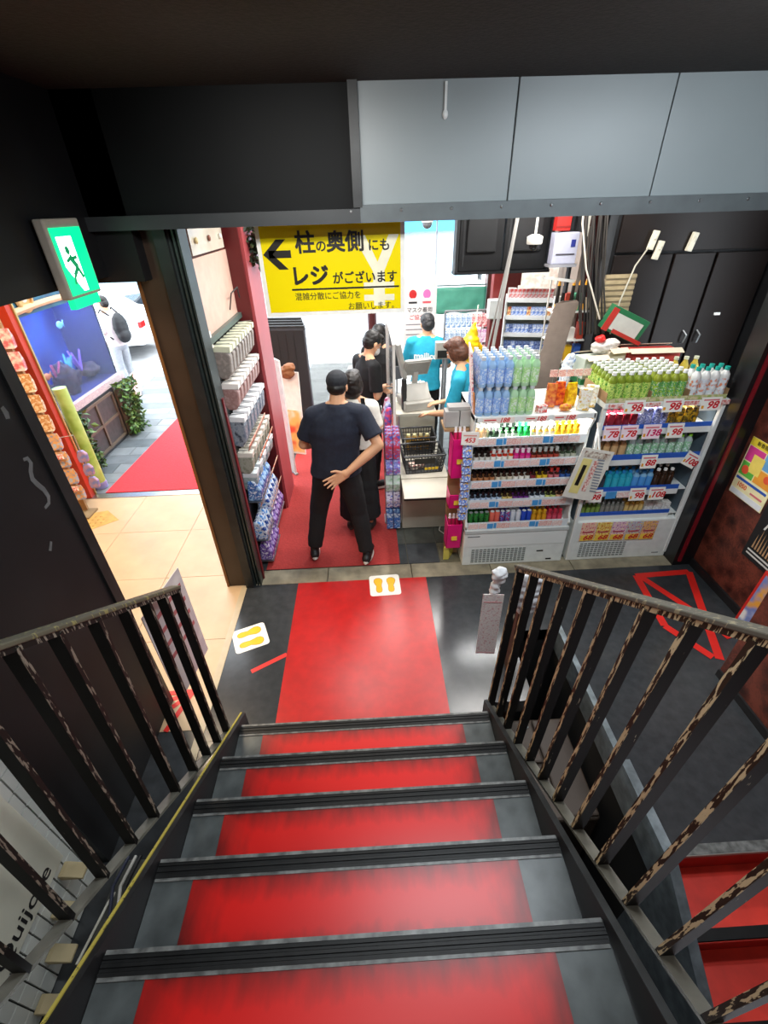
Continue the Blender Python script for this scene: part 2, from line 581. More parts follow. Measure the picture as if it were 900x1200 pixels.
# header over the shop front: dark part, grey panels, steel lip
hd = struct('beam')
MB().box((-1.5, 2.95, 2.78), (0.0, 3.06, 3.3)).build('header_board', mat('dark_header_board', srgb('0f1112'), 0.55, 0.1, 4, spec=0.15), hd)
MB().box((-0.035, 2.90, 2.79), (0.012, 2.96, 3.3)).build('edge_angle', DARKSTEEL, hd)
for a, b in ((0.012, 0.792), (0.798, 1.572), (1.578, 2.35), (2.356, 2.9)):
    MB().box((a, 2.935, 2.80), (b, 3.06, 3.3)).build('panel', PANEL, hd, bevel=0.003)
MB().box((0.012, 2.95, 2.78), (2.9, 3.05, 3.29)).build('backing', BLACK, hd)
MB().box((-1.5, 2.90, 2.72), (0.0, 3.10, 2.785)).build('lip', mat('dark_lip', srgb('303436'), 0.45, 0.1, 5), hd)
MB().box((0.0, 2.905, 2.72), (2.9, 3.10, 2.80)).build('lip', GREYSTEEL, hd)
sc = MB()
for i in range(11):
    sc.lathe([(0.008, 0), (0.008, 0.004), (0.004, 0.007)], (-0.05 + 0.27 * i, 0, 0), 8)
o = sc.build('screw', STEEL, hd, (0, 2.905, 2.775), (PI / 2, 0, 0))
MB().cbox((0.44, 2.93, 3.22), (0.012, 0.012, 0.12)).ball((0.44, 2.93, 3.16), (0.014, 0.01, 0.02)).build('paint_drip', pm('dfe3e2', 0.4), hd)

# jamb column between porch and shop, with shutter guide
cm = struct('column')
BROWN = mat('brown_column_paint', srgb('3d2f24'), 0.45, 0.15, 4)
MB().box((-1.33, 3.06, 0), (-1.17, 3.24, 2.74)).build('column_casing', BROWN, cm)
MB().box((-1.345, 3.05, 0), (-1.325, 3.26, 2.74)).build('column_edge', mat('orange_wood_edge', srgb('7d5229'), 0.5, 0.1, 4), cm)
MB().box((-1.17, 3.02, 0), (-1.10, 3.2, 2.74)).build('guide_channel', DARKSTEEL, cm)
for x in (-1.10, -1.075, -1.05):
    MB().box((x, 3.05, 0), (x + 0.012, 3.2, 2.74)).build('guide_fin', mat('guide_green_steel', srgb('3d4644'), 0.4, 0.1, 6, 0, 0.4), cm)
MB().box((-1.10, 3.11, 0), (-1.05, 3.2, 2.74)).build('guide_bed', DARKSTEEL, cm)
MB().box((-1.048, 3.13, 0.0), (-1.028, 3.16, 1.7)).build('red_strip', pm('6e1a20', 0.4), cm)
# dividing wall that carries the goods board
sbox('wall_goods', (-1.30, 3.24, 0), (-1.12, 4.78, 3.2), pm('5f2a26', 0.6))
sbox('wall_goods_face', (-1.118, 3.27, 2.05), (-1.105, 4.30, 2.54), pm('d7b5a4', 0.5))
rp = struct('post')
MB().box((-1.12, 4.28, 0), (-0.985, 4.42, 2.74)).build('post_face', mat('red_post_paint', srgb('5f171a'), 0.45, 0.08, 4), rp)
MB().box((-0.985, 4.30, 0), (-0.96, 4.80, 2.74)).build('post_edge', mat('outside_lit_post_edge', srgb('a8484c'), 0.45, 0.06, 4), rp)  # paler red paints in the outside light on this side of the post

# back walls of the shop
sbox('wall_shop_right', (3.3, 3.2, 0), (3.4, 7.3, 3.2), BLACKPAINT)
sbox('wall_shop_front', (1.78, 7.2, 0), (3.4, 7.3, 3.2), pm('6a2a26', 0.6))
sbox('wall_shop_front_upper', (-1.3, 7.2, 2.75), (1.78, 7.3, 3.2), pm('8a8f92', 0.6))
bw = struct('wall_cabinet')
MB().box((1.98, 4.06, 0), (3.3, 4.2, 3.12)).build('cabinet_carcass', BLACKPAINT, bw)
for a, b, z0, z1 in ((2.0, 2.48, 0.1, 2.42), (2.49, 2.83, 0.1, 2.42), (2.84, 3.28, 0.1, 2.42), (2.0, 3.28, 2.44, 3.1)):
    MB().box((a + 0.006, 4.03, z0), (b - 0.006, 4.06, z1)).build('door_panel', mat('black_cabinet_door', srgb('1a1412'), 0.45, 0.15, 3, spec=0.25), bw, bevel=0.004)
for x in (2.76, 2.88):
    MB().tube([(x, 4.03, 1.73), (x, 3.99, 1.74), (x + 0.01, 3.985, 1.80), (x, 4.03, 1.83)], 0.008, 6).build('handle', STEEL, bw, smooth=True)
MB().cbox((3.0, 4.02, 1.96), (0.05, 0.012, 0.02)).build('label_plate', WHITE, bw)
for x, z in ((2.27, 2.52), (2.33, 2.45), (2.585, 2.5)):
    o = MB().cbox((0, 0, 0), (0.045, 0.03, 0.13)).cbox((0, -0.018, 0.02), (0.015, 0.01, 0.03)).build('wall_switch', pm('d8d2bd', 0.4), None, (x, 4.012, z), (0, R(10), 0), bevel=0.004)
    tag(o, {2.27: 'upper cream switch box with the pale cable on the black cabinets', 2.33: 'lower cream switch box of the close pair on the black cabinets', 2.585: 'single cream switch box high above the black cabinet doors'}[x], 'switch')
tag(MB().tube([(2.24, 4.0, 2.47), (2.15, 3.96, 2.35), (2.08, 3.93, 2.1), (2.06, 3.92, 1.85)], 0.006, 6).build('cable', pm('a9a494'), smooth=True), 'pale grey cable running down from the cream switch box', 'cable')

# ------------------------------------------------------------------ staircase with its treads
st = struct('staircase')
TRD = mat('tread_vinyl', srgb('474c4d'), 0.33, 0.3, 11, 0.03, detail=7)
NOSE = mat('nosing_rubber', srgb('111213'), 0.5, 0.3, 24, 0.03, spec=0.3)
NOSEGREY = mat('worn_nosing_edge', srgb('626463'), 0.4, 0.5, 26, 0.02)
ny = [1.59 - 0.292 * k for k in range(9)]
tread_me = MB().box((-0.87, -0.292, -0.035), (0.645, 0.0, 0.0)).mesh('tread', TRD)
red_me = MB().box((-0.60, -0.14, 0), (0.60, 0.118, 0.0025)).mesh('red_strip', STAIRRED)
nm = MB()
nm.prism([(-0.052, 0.002), (-0.052, 0.007), (-0.043, 0.007), (-0.041, 0.0035), (-0.034, 0.0035), (-0.032, 0.007), (-0.024, 0.007), (-0.022, 0.0035), (-0.016, 0.0035), (-0.014, 0.007), (0.004, 0.005), (0.007, -0.035), (0.0, -0.035), (0.0, 0.002)], -0.868, 0.643, 'x')
nose_me = nm.mesh('nosing', NOSE)
ne_me = MB().box((-0.865, -0.062, 0.0), (0.64, -0.052, 0.005)).box((-0.865, -0.004, 0.0045), (0.64, 0.007, 0.0075)).mesh('nosing_edge', NOSEGREY)
for k, y in enumerate(ny):
    z = 0.19 * (k + 1)
    if y < -0.9: break
    place('tread', tread_me, st, (0, y, z))
    o = place('red_strip', red_me, st, (-0.125, y - 0.175, z))
    n_ = place('nosing', nose_me, st, (0, y, z))
    place('nosing_edge', ne_me, n_)
    MB().box((-0.87, y - 0.292, z), (0.645, y - 0.286, z + 0.155)).build('riser', TRD, st)
MB().box((-0.87, 1.575, 0), (0.645, 1.583, 0.155)).build('riser', TRD, st)


def stringer(x0, x1, up_, m, name):
    """sloping plate that follows the nosing line"""
    s_ = 0.19 / 0.292
    y0, y1 = 1.70, -1.0
    zz = lambda y: 0.19 + (1.59 - y) * s_
    poly = [(y0, max(0, zz(y0) - 0.26)), (y0, zz(y0) + up_), (y1, zz(y1) + up_), (y1, zz(y1) - 0.26), (1.2, max(0.0, zz(1.2) - 0.36)), (1.62, 0.0)]
    return MB().prism(poly, x0, x1, 'x').build(name, m, st)


stringer(-0.895, -0.872, 0.045, BLACK, 'stringer')
stringer(0.648, 0.672, 0.035, BLACK, 'stringer')
ys = MB()
s_ = 0.19 / 0.292
zz = lambda y: 0.19 + (1.59 - y) * s_
ys.beam((-0.897, 1.70, zz(1.70) + 0.047), (-0.897, -1.0, zz(-1.0) + 0.047), 0.010, 0.006)
ys.build('yellow_edge', worn_metal('chipped_yellow_edge', '6d6638', 'a99b48', 0.36), st)
MB().beam((0.66, 1.70, zz(1.70) + 0.037), (0.66, -1.0, zz(-1.0) + 0.037), 0.024, 0.006).build('stringer_edge', mat('rubbed_stringer', srgb('3f4142'), 0.35, 0.2, 10, 0, 0.4), st)


def railing(name, label, xs_b, xs_t, ys_, bm, em, tm, side, zb, zt, slope, yb0, yt0, yend):
    """iron rail: sloping bottom bar, sloping flat top rail, flat upright balusters"""
    t = thing(name, label, 'railing', (xs_b[0], yb0, 0))
    L = Vector((xs_b[0], yb0, 0))
    fb = lambda y: zb + (yb0 - y) * slope
    ft = lambda y: zt + (yt0 - y) * slope
    lerp = lambda xs, y: xs[0] + (xs[1] - xs[0]) * (1.7 - y) / 1.5
    P = lambda f, xs, y: Vector((lerp(xs, y), y, f(y))) - L
    MB().beam(P(fb, xs_b, yb0 + 0.02), P(fb, xs_b, yend), 0.042, 0.014).build('bottom_bar', pm('6a685f', 0.45, var=0.2), t)
    MB().beam(P(ft, xs_t, yt0 + 0.02) + Vector((0, 0, 0.006)), P(ft, xs_t, yend) + Vector((0, 0, 0.006)), 0.05, 0.016).build('top_rail', tm, t, bevel=0.004)
    MB().beam(P(ft, xs_t, yt0 + 0.018) - Vector((0, 0, 0.012)), P(ft, xs_t, yend) - Vector((0, 0, 0.012)), 0.04, 0.02).build('top_rail_underside', em, t)
    for y in ys_:
        a, b = P(fb, xs_b, y), P(ft, xs_t, y) - Vector((0, 0, 0.015))
        o = MB().beam(a, b, 0.042, 0.017).build('baluster', bm, t)
        # the narrow edge that faces the stairs is rubbed bare
        MB().beam(a + Vector((-side * 0.0215, 0, 0.02)), b + Vector((-side * 0.0215, 0, 0)), 0.0025, 0.0165).build('worn_edge', em, o)
    return t


railing('stair_railing', 'chipped black iron stair railing on the cooler side, pale metal showing through', (0.712, 0.765), (0.745, 0.83),
        [1.735, 1.59, 1.46, 1.315, 1.17, 1.035, 0.90, 0.755, 0.605, 0.465, 0.33, 0.19, 0.05, -0.1, -0.25], BAR, BAREDGE, RAILTOP, 1, 0.045, 1.225, 0.70, 1.72, 1.75, -0.7)
railing('stair_railing', 'dusty black iron stair railing beside the black wall, yellowed top rail', (-0.95, -1.09), (-0.945, -0.96),
        [1.585, 1.475, 1.36, 1.235, 1.09, 0.94, 0.81, 0.67, 0.53, 0.39, 0.25, 0.1, -0.05], BARL, BARLEDGE, RAILTOPL, -1, 0.17, 1.345, 0.70, 1.56, 1.585, -0.7)

# ------------------------------------------------------------------ stair that goes down to the basement, pit between the flights
sd = struct('staircase_down')
RED2 = mat('red_vinyl_lower', srgb('d8392c'), 0.45, 0.12, 10, 0.02)
RED3 = mat('red_riser_vinyl', srgb('b52a22'), 0.5, 0.12, 10, 0.02)
for k in range(7):
    z = -0.19 * k
    y = 0.88 - 0.285 * k
    MB().box((1.45, y - 0.004, z - 0.19), (2.88, y, z - 0.02)).build('riser', RED3, sd)
    MB().box((1.45, y - 0.30, z - 0.22), (2.88, y - 0.004, z - 0.19)).build('tread', RED2, sd)
    n_ = MB().box((1.45, y - 0.01, z - 0.022), (2.88, y + 0.035, z + 0.004)).build('nosing', NOSE if k else NOSEGREY, sd)
    MB().box((1.45, y - 0.014, z - 0.024), (2.88, y - 0.008, z + 0.0)).build('nosing_edge', pm('9a9a92', 0.4), n_)
EDGE = mat('scuffed_edge_steel', srgb('7f8a90'), 0.35, 0.3, 14, 0.02, 0.5)
kb = struct('trim_5')
MB().box((1.395, 1.36, -0.2), (1.435, 2.42, 0.012)).build('edge_plate', EDGE, kb)
MB().box((1.40, 0.86, -0.25), (1.455, 1.35, 0.02)).build('edge_plate', EDGE, kb)
MB().prism([(0.86, -1.9), (0.86, 0.02), (-0.9, -1.14), (-2.2, -1.9)], 1.40, 1.452, 'x').build('edge_plate', EDGE, kb)
pt = struct('pit_enclosure')  # pit enclosure: black floor, end wall and both side walls
PITM = mat('pit_black', srgb('161514'), 0.7, 0.2, 6)
MB().box((0.6, -2.3, -1.3), (1.46, 2.4, -1.25)).build('pit_floor', PITM, pt)
MB().box((0.66, 2.38, -1.3), (1.43, 2.46, -0.001)).build('pit_end', PITM, pt)
MB().box((1.41, 0.84, -1.3), (1.44, 2.38, -0.2)).build('pit_side', PITM, pt)
MB().box((0.60, -2.3, -1.3), (0.66, 2.38, -0.1)).build('pit_side', PITM, pt)
# stored brown boards in the pit
BRD = mat('brown_board', srgb('4a3d33'), 0.55, 0.12, 5)
t = thing('storage_box', 'brown panelled box stored low between the two flights of stairs', 'box', (1.1, 1.6, -1.25))
MB().box((-0.3, -0.34, 0), (0.28, 0.36, 0.72)).build('box_body', BRD, t, bevel=0.02)
MB().box((-0.31, 0.02, 0.722), (0.02, 0.34, 0.75)).build('lid', BRD, t, bevel=0.012)
MB().box((0.03, -0.33, 0.722), (0.27, 0.34, 0.745)).build('lid', mat('brown_board_dark', srgb('43362d'), 0.5, 0.1, 5), t, bevel=0.012)
for q in ((-0.2, 0.28), (-0.02, 0.28)):
    MB().lathe([(0.012, 0), (0.012, 0.006), (0.005, 0.009)], (q[0], q[1], 0.75), 8).build('knob', STEEL, t)
t = thing('loose_board', 'tall taupe board leaning by the rail foot, lower than the landing', 'board', (1.0, 1.0, -1.25))
MB().cbox((0, 0, 0.5), (0.32, 0.5, 0.03), rot=(0, R(72), 0)).build('board_sheet', pm('6b6254', 0.6), t, bevel=0.01)
MB().cbox((-0.06, 0, 0.6), (0.22, 0.03, 0.03), rot=(0, R(72), 0)).build('batten', BRD, t)
MB().cbox((0.05, 0, 0.03), (0.22, 0.46, 0.06)).build('foot', BRD, t)

# ------------------------------------------------------------------ red runners, tape, stickers
o = MB().box((-0.71, 1.60, 0), (0.44, 3.05, 0.003)).build('red_runner', REDV)
tag(o, 'glossy red vinyl runner laid on the dark landing at the stair foot', 'runner')
o = MB().box((-1.03, 3.25, 0.001), (0.22, 7.1, 0.008)).build('red_mat', REDMAT)
tag(o, 'matt red carpet strip in the checkout aisle under the customers', 'mat')
o = MB().prism([(-3.24, 4.82), (-1.93, 4.82), (-1.86, 5.05), (-1.86, 7.38), (-3.14, 7.38)], 0, 0.008, 'z').build('red_mat', REDMAT2)
tag(o, 'bright red carpet outside the porch doorway beside the fish tank', 'mat')
TAPE = pm('d8231b', 0.5)


def tape(name, label, segs, w=0.06, z=0.0005):
    t = thing(name, label, 'tape', (segs[0][0][0], segs[0][0][1], z))
    L = Vector(t.location)
    for i, (a, b) in enumerate(segs):
        MB().beam(Vector((*a, z + 0.0007 + 0.0007 * i)) - L, Vector((*b, z + 0.0007 + 0.0007 * i)) - L, w, 0.001, side=(b[1] - a[1], a[0] - b[0], 0)).build('tape_strip', TAPE, t)
    return t


tape('floor_tape', 'red floor tape forming a crossed arrow shape by the burgundy wall', [((2.31, 2.93), (2.80, 2.95)), ((2.80, 2.95), (2.46, 2.02)), ((2.34, 2.92), (2.62, 2.36)), ((2.31, 2.93), (2.24, 2.35)), ((2.24, 2.35), (2.42, 2.04)), ((2.60, 2.42), (2.66, 2.2))], 0.06)
tape('floor_tape', 'short piece of dull red tape beside the runner edge', [((-0.95, 2.13), (-0.71, 2.27))], 0.035)
tape('floor_tape', 'red tape fan on the tan porch tiles behind the dusty railing', [((-1.33, 1.98), (-1.62, 1.88)), ((-1.33, 1.98), (-1.55, 1.76)), ((-1.33, 1.98), (-1.42, 1.70)), ((-1.60, 1.98), (-1.33, 1.99))], 0.035, 0.001)


def footprints(label, c, rz, w, d):
    t = thing('footprint_sticker', label, 'sticker', (c[0], c[1], 0.0008 if c[0] < -0.72 else 0.0033), rz)
    cn = []
    for sx_, sy_, a0 in ((1, 1, 0), (-1, 1, 90), (-1, -1, 180), (1, -1, 270)):
        for k in range(4):
            a = R(a0 + 30 * k)
            cn.append((sx_ * (w / 2 - 0.025) + 0.025 * math.cos(a), sy_ * (d / 2 - 0.025) + 0.025 * math.sin(a)))
    MB().prism(cn, 0, 0.0012, 'z').build('backing', PAPER, t)
    YEL = pm('f3bd1a', 0.5)
    half = [(-0.092, 0.008), (-0.082, 0.021), (-0.06, 0.027), (-0.035, 0.025), (-0.008, 0.022), (0.02, 0.031), (0.05, 0.039), (0.075, 0.034), (0.092, 0.014)]
    for s in (-1, 1):
        pts = [(s * d * 0.22 + x - s * 0.004 * (y < 0), y) for y, x in half] + [(s * d * 0.22 - x - s * 0.004 * (y < 0), y) for y, x in reversed(half)]
        o = MB().prism(pts, 0.0012, 0.0018, 'z').build('footprint', YEL, t)
        ol = MB()
        for i in range(len(pts)):
            a_, b_ = pts[i], pts[(i + 1) % len(pts)]
            ol.beam((*a_, 0.002), (*b_, 0.002), 0.004, 0.0006, side=(b_[1] - a_[1], a_[0] - b_[0], 0))
        ol.build('outline', pm('c98a1a', 0.6), o)
    return t


footprints('white sticker with two yellow shoe prints on dark floor by the jamb', (-1.02, 2.45, 0), R(-68), 0.24, 0.26)
footprints('white sticker with two yellow shoe prints on the glossy red runner', (0.065, 2.97, 0), R(2), 0.27, 0.26)

# tactile patch on the tan tiles
t = thing('tactile_mat', 'ochre dotted tactile patch on the tan porch tiles', 'mat', (-3.15, 4.1, 0.001))
MB().prism([(-0.3, -0.35), (0.33, 0.12), (0.12, 0.32), (-0.3, 0.22)], 0, 0.002, 'z').build('patch', pm('c39a52', 0.6, var=0.15), t)
d = MB()
for i in range(9):
    for j in range(8):
        x, y = -0.26 + 0.06 * i, -0.22 + 0.06 * j
        if y < 0.30 - 0.45 * (x > 0.1) * (x - 0.1) * 4 and y > -0.3 + 0.74 * (x + 0.3): d.lathe([(0.016, 0), (0.01, 0.004)], (x, y, 0.002), 8)
d.build('stud', pm('b58d48', 0.6), t, kind='stuff')

# ------------------------------------------------------------------ drink coolers
def bottle_mesh(name, h, r, kind, mats):
    """kinds: pet, small (brown vial), can, wide"""
    b = MB()
    if kind == 'can':
        b.lathe([(r * 0.8, 0), (r, 0.06 * h), (r, 0.9 * h), (r * 0.78, 0.98 * h), (r * 0.78, h), (r * 0.6, h * 0.985)], n=10, mis=[1, 1, 1, 2, 2])
    elif kind == 'small':
        b.lathe([(r * 0.9, 0), (r, 0.05 * h), (r, 0.12 * h), (r, 0.60 * h), (r * 0.97, 0.64 * h), (r * 0.55, 0.73 * h), (r * 0.55, 0.76 * h), (r * 0.66, 0.76 * h), (r * 0.66, h)], n=10, mis=[0, 0, 1, 0, 0, 0, 2, 2])
    elif kind == 'wide':
        b.lathe([(r * 0.9, 0), (r, 0.06 * h), (r, 0.66 * h), (r * 0.75, 0.80 * h), (r * 0.62, 0.84 * h), (r * 0.66, 0.84 * h), (r * 0.66, h)], n=10, mis=[0, 1, 0, 0, 2, 2])
    else:
        b.lathe([(r * 0.85, 0), (r, 0.03 * h), (r, 0.14 * h), (r, 0.70 * h), (r * 0.93, 0.77 * h), (r * 0.45, 0.89 * h), (r * 0.42, 0.905 * h), (r * 0.52, 0.905 * h), (r * 0.52, h)], n=10, mis=[0, 0, 1, 0, 0, 0, 2, 2])
    me = b.mesh(name, mats)
    soft(me, 50)
    return me


_bm = {}


def bottle(kind, h, r, body, label, capc, name='bottle'):
    k = (kind, h, r, body, label, capc)
    if k not in _bm:
        def M_(q):
            if isinstance(q, str): return pm(q, 0.22)
            return q
        _bm[k] = bottle_mesh(name, h, r, kind, [M_(body), M_(label), M_(capc)])
    return _bm[k]


GLASSY = mat('clear_bottle', (0.82, 0.92, 0.92), 0.08, 0.02, 5, trans=0.55)
FRZ = pm('e7ebe6', 0.4)


def shelf_row(items, x0, x1, y, z, depth, where, group, dy=0.062):
    """items: (count, words, mesh). Bottles of one run stand in line from the checkout end"""
    n = sum(i[0] for i in items)
    dx = (x1 - x0) / n
    k = 0
    for cnt, words_, me, nm_ in items:
        for j in range(cnt):
            for d in range(depth):
                o = place(nm_, me, None, (x0 + dx * (k + 0.5) + (rnd.random() - .5) * 0.002, y + dy * d + (rnd.random() - .5) * 0.006, z), (0, 0, rnd.random() * 6))
                pos = '' if cnt == 1 else f'{ORD[j]} from checkout end, '
                tag(o, f'{words_}, {pos}{"front" if d == 0 else "behind"}, {where}', 'can' if nm_ == 'can' else 'bottle', group)
            k += 1


def grille(n, w, h, pitch, rows=1):
    g = MB()
    for i in range(n):
        for j in range(rows):
            g.box((pitch * i, -0.002, j * (h + 0.012)), (pitch * i + w, 0.004, j * (h + 0.012) + h))
    return g


TAGW, TAGB, TAGP = printed('shelf_tag_white', ['f6f4ee', 'f6f4ee', 'e9b9b2', 'f6f4ee'], 60, 0.5, (1, 1, 3)), pm('4a9ad8', 0.5), printed('shelf_tag_pink', ['f3e6e2', 'f6efe8', 'e0948c', 'f6f4ee'], 70, 0.5, (1, 1, 3))

# --- checkout cooler
C1 = thing('drink_cooler', 'wide white open cooler of small bottles next to the checkout', 'cooler', (0.79, 3.18, 0.004))
X1, D1 = 0.93, 0.56
MB().box((0, 0, 0), (X1, D1, 0.40)).build('base_cabinet', FRZ, C1, bevel=0.008)
MB().box((0, D1 - 0.04, 0.40), (X1, D1, 1.46)).build('back_panel', pm('cfd5d3', 0.4), C1)
MB().prism([(0.02, 0.40), (0.0, 0.44), (0.035, 0.52), (0.05, 1.30), (0.0, 1.40), (0.0, 1.455), (D1, 1.455), (D1, 0.40)], 0, 0.018, 'x').build('side_panel', FRZ, C1)
MB().prism([(0.02, 0.40), (0.0, 0.44), (0.035, 0.52), (0.05, 1.30), (0.0, 1.40), (0.0, 1.455), (D1, 1.455), (D1, 0.40)], X1 - 0.018, X1, 'x').build('side_panel', FRZ, C1)
top = MB().box((0, 0, 1.41), (X1, D1, 1.456)).build('top_panel', WENAMEL, C1, bevel=0.006)
MB().box((0.1, 0.06, 1.395), (0.88, 0.10, 1.41)).build('lamp_tube', pm('ffffff', 0.4), C1)
MB().box((0.015, -0.004, 0.215), (X1 - 0.015, 0.0, 0.355)).build('kick_panel', WENAMEL, C1, bevel=0.003)
MB().box((0.0, -0.012, 0.365), (X1, 0.05, 0.40)).build('front_sill', pm('c3c8c6', 0.35), C1, bevel=0.004)
g = grille(14, 0.026, 0.011, 0.036, 7)
o = g.build('grille', pm('7d8480', 0.5), C1, (0.08, -0.003, 0.035))
MB().box((0.68, -0.004, 0.13), (0.74, 0.002, 0.142)).build('badge', BLACKINK, C1)
MB().box((0.78, -0.004, 0.03), (0.83, 0.002, 0.042)).build('badge', BLACKINK, C1)
MB().box((0.03, -0.006, 0.325), (0.14, -0.003, 0.337)).build('badge', pm('8b8f8e'), C1)
rails1 = [(1.19, 1.265), (1.00, 1.075), (0.81, 0.885), (0.61, 0.695), (0.40, 0.475)]
TG = [MB().box((0, -0.002, 0), (w, 0, 0.052)).mesh('price_tag', m) for w, m in ((0.085, TAGW), (0.05, TAGB), (0.115, TAGP), (0.07, TAGW), (0.022, TAGB))]
TGW = [0.085, 0.05, 0.115, 0.07, 0.022]
for k, (a, b) in enumerate(rails1):
    y0 = 0.035 if k else 0.05
    if k == 4: y0 = 0.012
    sh = MB().box((0.018, y0, a + 0.003), (X1 - 0.018, D1 - 0.04, a + 0.015)).build('shelf', WENAMEL, C1)
    rl = MB().box((0.018, y0 - 0.006, a), (X1 - 0.018, y0, b)).build('shelf_rail', pm('dfe5e8', 0.4), C1)
    x = 0.03
    i = k * 3
    while x < X1 - 0.13:
        q = (i * 3 + k) % 5
        place('price_tag', TG[q], rl, (x, y0 - 0.007, a + 0.01 + 0.004 * (i % 2)))
        x += TGW[q] + 0.006; i += 1
# red price lettering under the top panel
for x in (0.06, 0.38, 0.60):
    w = 0.24 if x < 0.1 else 0.18
    cd = MB().box((x, -0.006, 1.405), (x + w, -0.002, 1.45)).build('price_card', pm('f4e4da', 0.5), C1)
    text('188', 0.05, REDINK, cd, (x + w * 0.68, -0.0068, 1.428), bold=0.0012, shear=0.25)
    MB().box((x + 0.01, -0.0075, 1.428), (x + w * 0.42, -0.006, 1.436)).build('print_line', REDINK, cd)

# bottles in the checkout cooler
S5 = lambda b, l, c, k='small', h=0.136, r=0.0215: bottle(k, h, r, b, l, c)
XA, XB = 0.82, 1.66
YF = 3.243
W1 = [f'checkout cooler {q} shelf' for q in ('top', 'second', 'third', 'fourth', 'bottom')]
G1 = [f'small drinks on the {w}' for w in W1]
z = [0.004 + a + 0.016 for a, b in rails1]
B_ = 'bottle'
shelf_row([(2, 'tan and cream carton-like bottle', S5('d8b183', 'e9cfa6', 'f0e2c8', 'wide', 0.138, 0.0225), B_), (2, 'black bottle with white cap', S5('26302a', '37503a', 'eef0ee'), B_), (3, 'dark green bottle with black cap', S5('2b5a32', 'd6e3cf', '17201a'), B_), (2, 'bright green bottle', S5('1f9b45', '2db457', '1c8a3c'), B_), (4, 'pale amber bottle with white label', S5('e2b048', 'f3e9c8', 'f2efe0'), B_), (4, 'amber yellow bottle', S5('e0a01c', 'f0c53a', 'd88d12'), B_)], XA, XB, YF + 0.02, z[0], 2, W1[0], G1[0])
shelf_row([(3, 'black bottle with black cap', S5('241a14', 'd9d5cc', '15110f'), B_), (3, 'red and white striped bottle', S5('b8321f', 'f2f0ea', 'e4e2de'), B_), (1, 'orange red bottle', S5('d9411f', 'efe3d0', 'efefe9'), B_), (3, 'hot pink bottle', S5('d01d7d', 'e24a97', 'f4dbe8'), B_), (5, 'dark brown bottle with silver cap', S5('3c2218', 'b0483a', 'b9bab5'), B_), (3, 'dark green bottle with pale label', S5('30402c', 'b6b9a8', '2a2a26'), B_)], XA, XB, YF, z[1], 2, W1[1], G1[1])
shelf_row([(4, 'brown bottle, black cap, copper label', S5('2f1d13', 'b57a50', '120e0c'), B_), (3, 'brown bottle with cream label', S5('332015', 'ddd3bd', '15110e'), B_), (3, 'brown bottle with white label', S5('3a241a', 'eeeae0', '1c1714'), B_), (1, 'dark bottle with wine label', S5('301712', '7d2733', '14100e'), B_), (2, 'yellow labelled bottle', S5('3a2813', 'e8c12e', '191512'), B_), (2, 'brown bottle with rose label', S5('40201b', 'd0747c', 'b8342f'), B_), (2, 'dark bottle with blue label', S5('1f222c', '3b62a8', '121318'), B_)], XA, XB, YF, z[2], 2, W1[2], G1[2])
shelf_row([(6, 'black-capped bottle with pale-blue label', S5('20232a', 'c3d4ea', '111216'), B_), (2, 'brown bottle with yellow label', S5('3b2716', 'e3c77a', '15120f'), B_), (3, 'dark bottle with purple label', S5('2c1830', '7c3a92', '171019'), B_), (3, 'dark bottle with blue and white label', S5('1d2634', 'e1e6ee', '14181f'), B_), (2, 'dark bottle with lime label', S5('242a18', 'c9d17c', '14160f'), B_), (2, 'brown bottle with peach label', S5('3a2117', 'e7b08c', '1a1310'), B_)], XA, XB, YF, z[3], 2, W1[3], G1[3])
can = lambda a, b, c='c9ccce': bottle('can', 0.142, 0.0222, a, b, c, 'can')
GRN = printed('can_black_green', ['141614', '141614', '2f8a3a', '141614'], 30)
BLU = printed('can_blue_silver', ['1d3f9e', 'c6cbd6', '1d3f9e', 'c33a3a'], 24)
shelf_row([(4, 'black can with green streaks', can(GRN, GRN, '8a8d8c'), 'can'), (2, 'coral red can', bottle('can', 0.146, 0.0228, 'd2584c', 'dd6c5c', 'cfcfcc', 'can'), 'can'), (2, 'blue and silver can', can(BLU, BLU), 'can'), (2, 'silver can', can('b9c0cc', 'cfd4dc'), 'can'), (2, 'deep blue can', can('1b3aa0', '274bb8'), 'can'), (3, 'amber bottle', S5('c98a1e', 'd79c2b', 'd9a52b'), B_), (3, 'raspberry pink bottle', S5('b43a4c', 'd0546a', 'c03246'), B_)], XA, XB, YF - 0.01, z[4], 2, W1[4], G1[4])

# --- pillar cooler
C2 = thing('drink_cooler', 'white open cooler with big red price cards beside the black pillar', 'cooler', (1.765, 3.18, 0.004))
X2 = 0.93
MB().box((0, 0, 0), (X2, D1, 0.43)).build('base_cabinet', FRZ, C2, bevel=0.008)
MB().box((0, D1 - 0.04, 0.43), (X2, D1, 1.5)).build('back_panel', pm('4b5560', 0.4), C2)
for x in (0, X2 - 0.012):
    MB().box((x, 0.05, 0.43), (x + 0.012, D1, 1.5)).build('side_panel', pm('586670', 0.25), C2)
for x in (-0.004, X2 - 0.024):
    MB().box((x, -0.005, 0.05), (x + 0.028, 0.03, 1.5)).build('corner_post', WENAMEL, C2, bevel=0.004)
MB().box((-0.01, -0.02, 1.485), (X2 + 0.004, D1, 1.53)).build('top_panel', WENAMEL, C2, bevel=0.006)
MB().box((0.1, 0.06, 1.465), (0.86, 0.10, 1.485)).build('lamp_tube', pm('ffffff', 0.4), C2)
o = grille(12, 0.026, 0.012, 0.036, 7).build('grille', pm('7d8480', 0.5), C2, (0.1, -0.002, 0.04))
MB().box((0.80, -0.004, 0.045), (0.86, 0.0, 0.055)).build('badge', pm('8b8f8e'), C2)
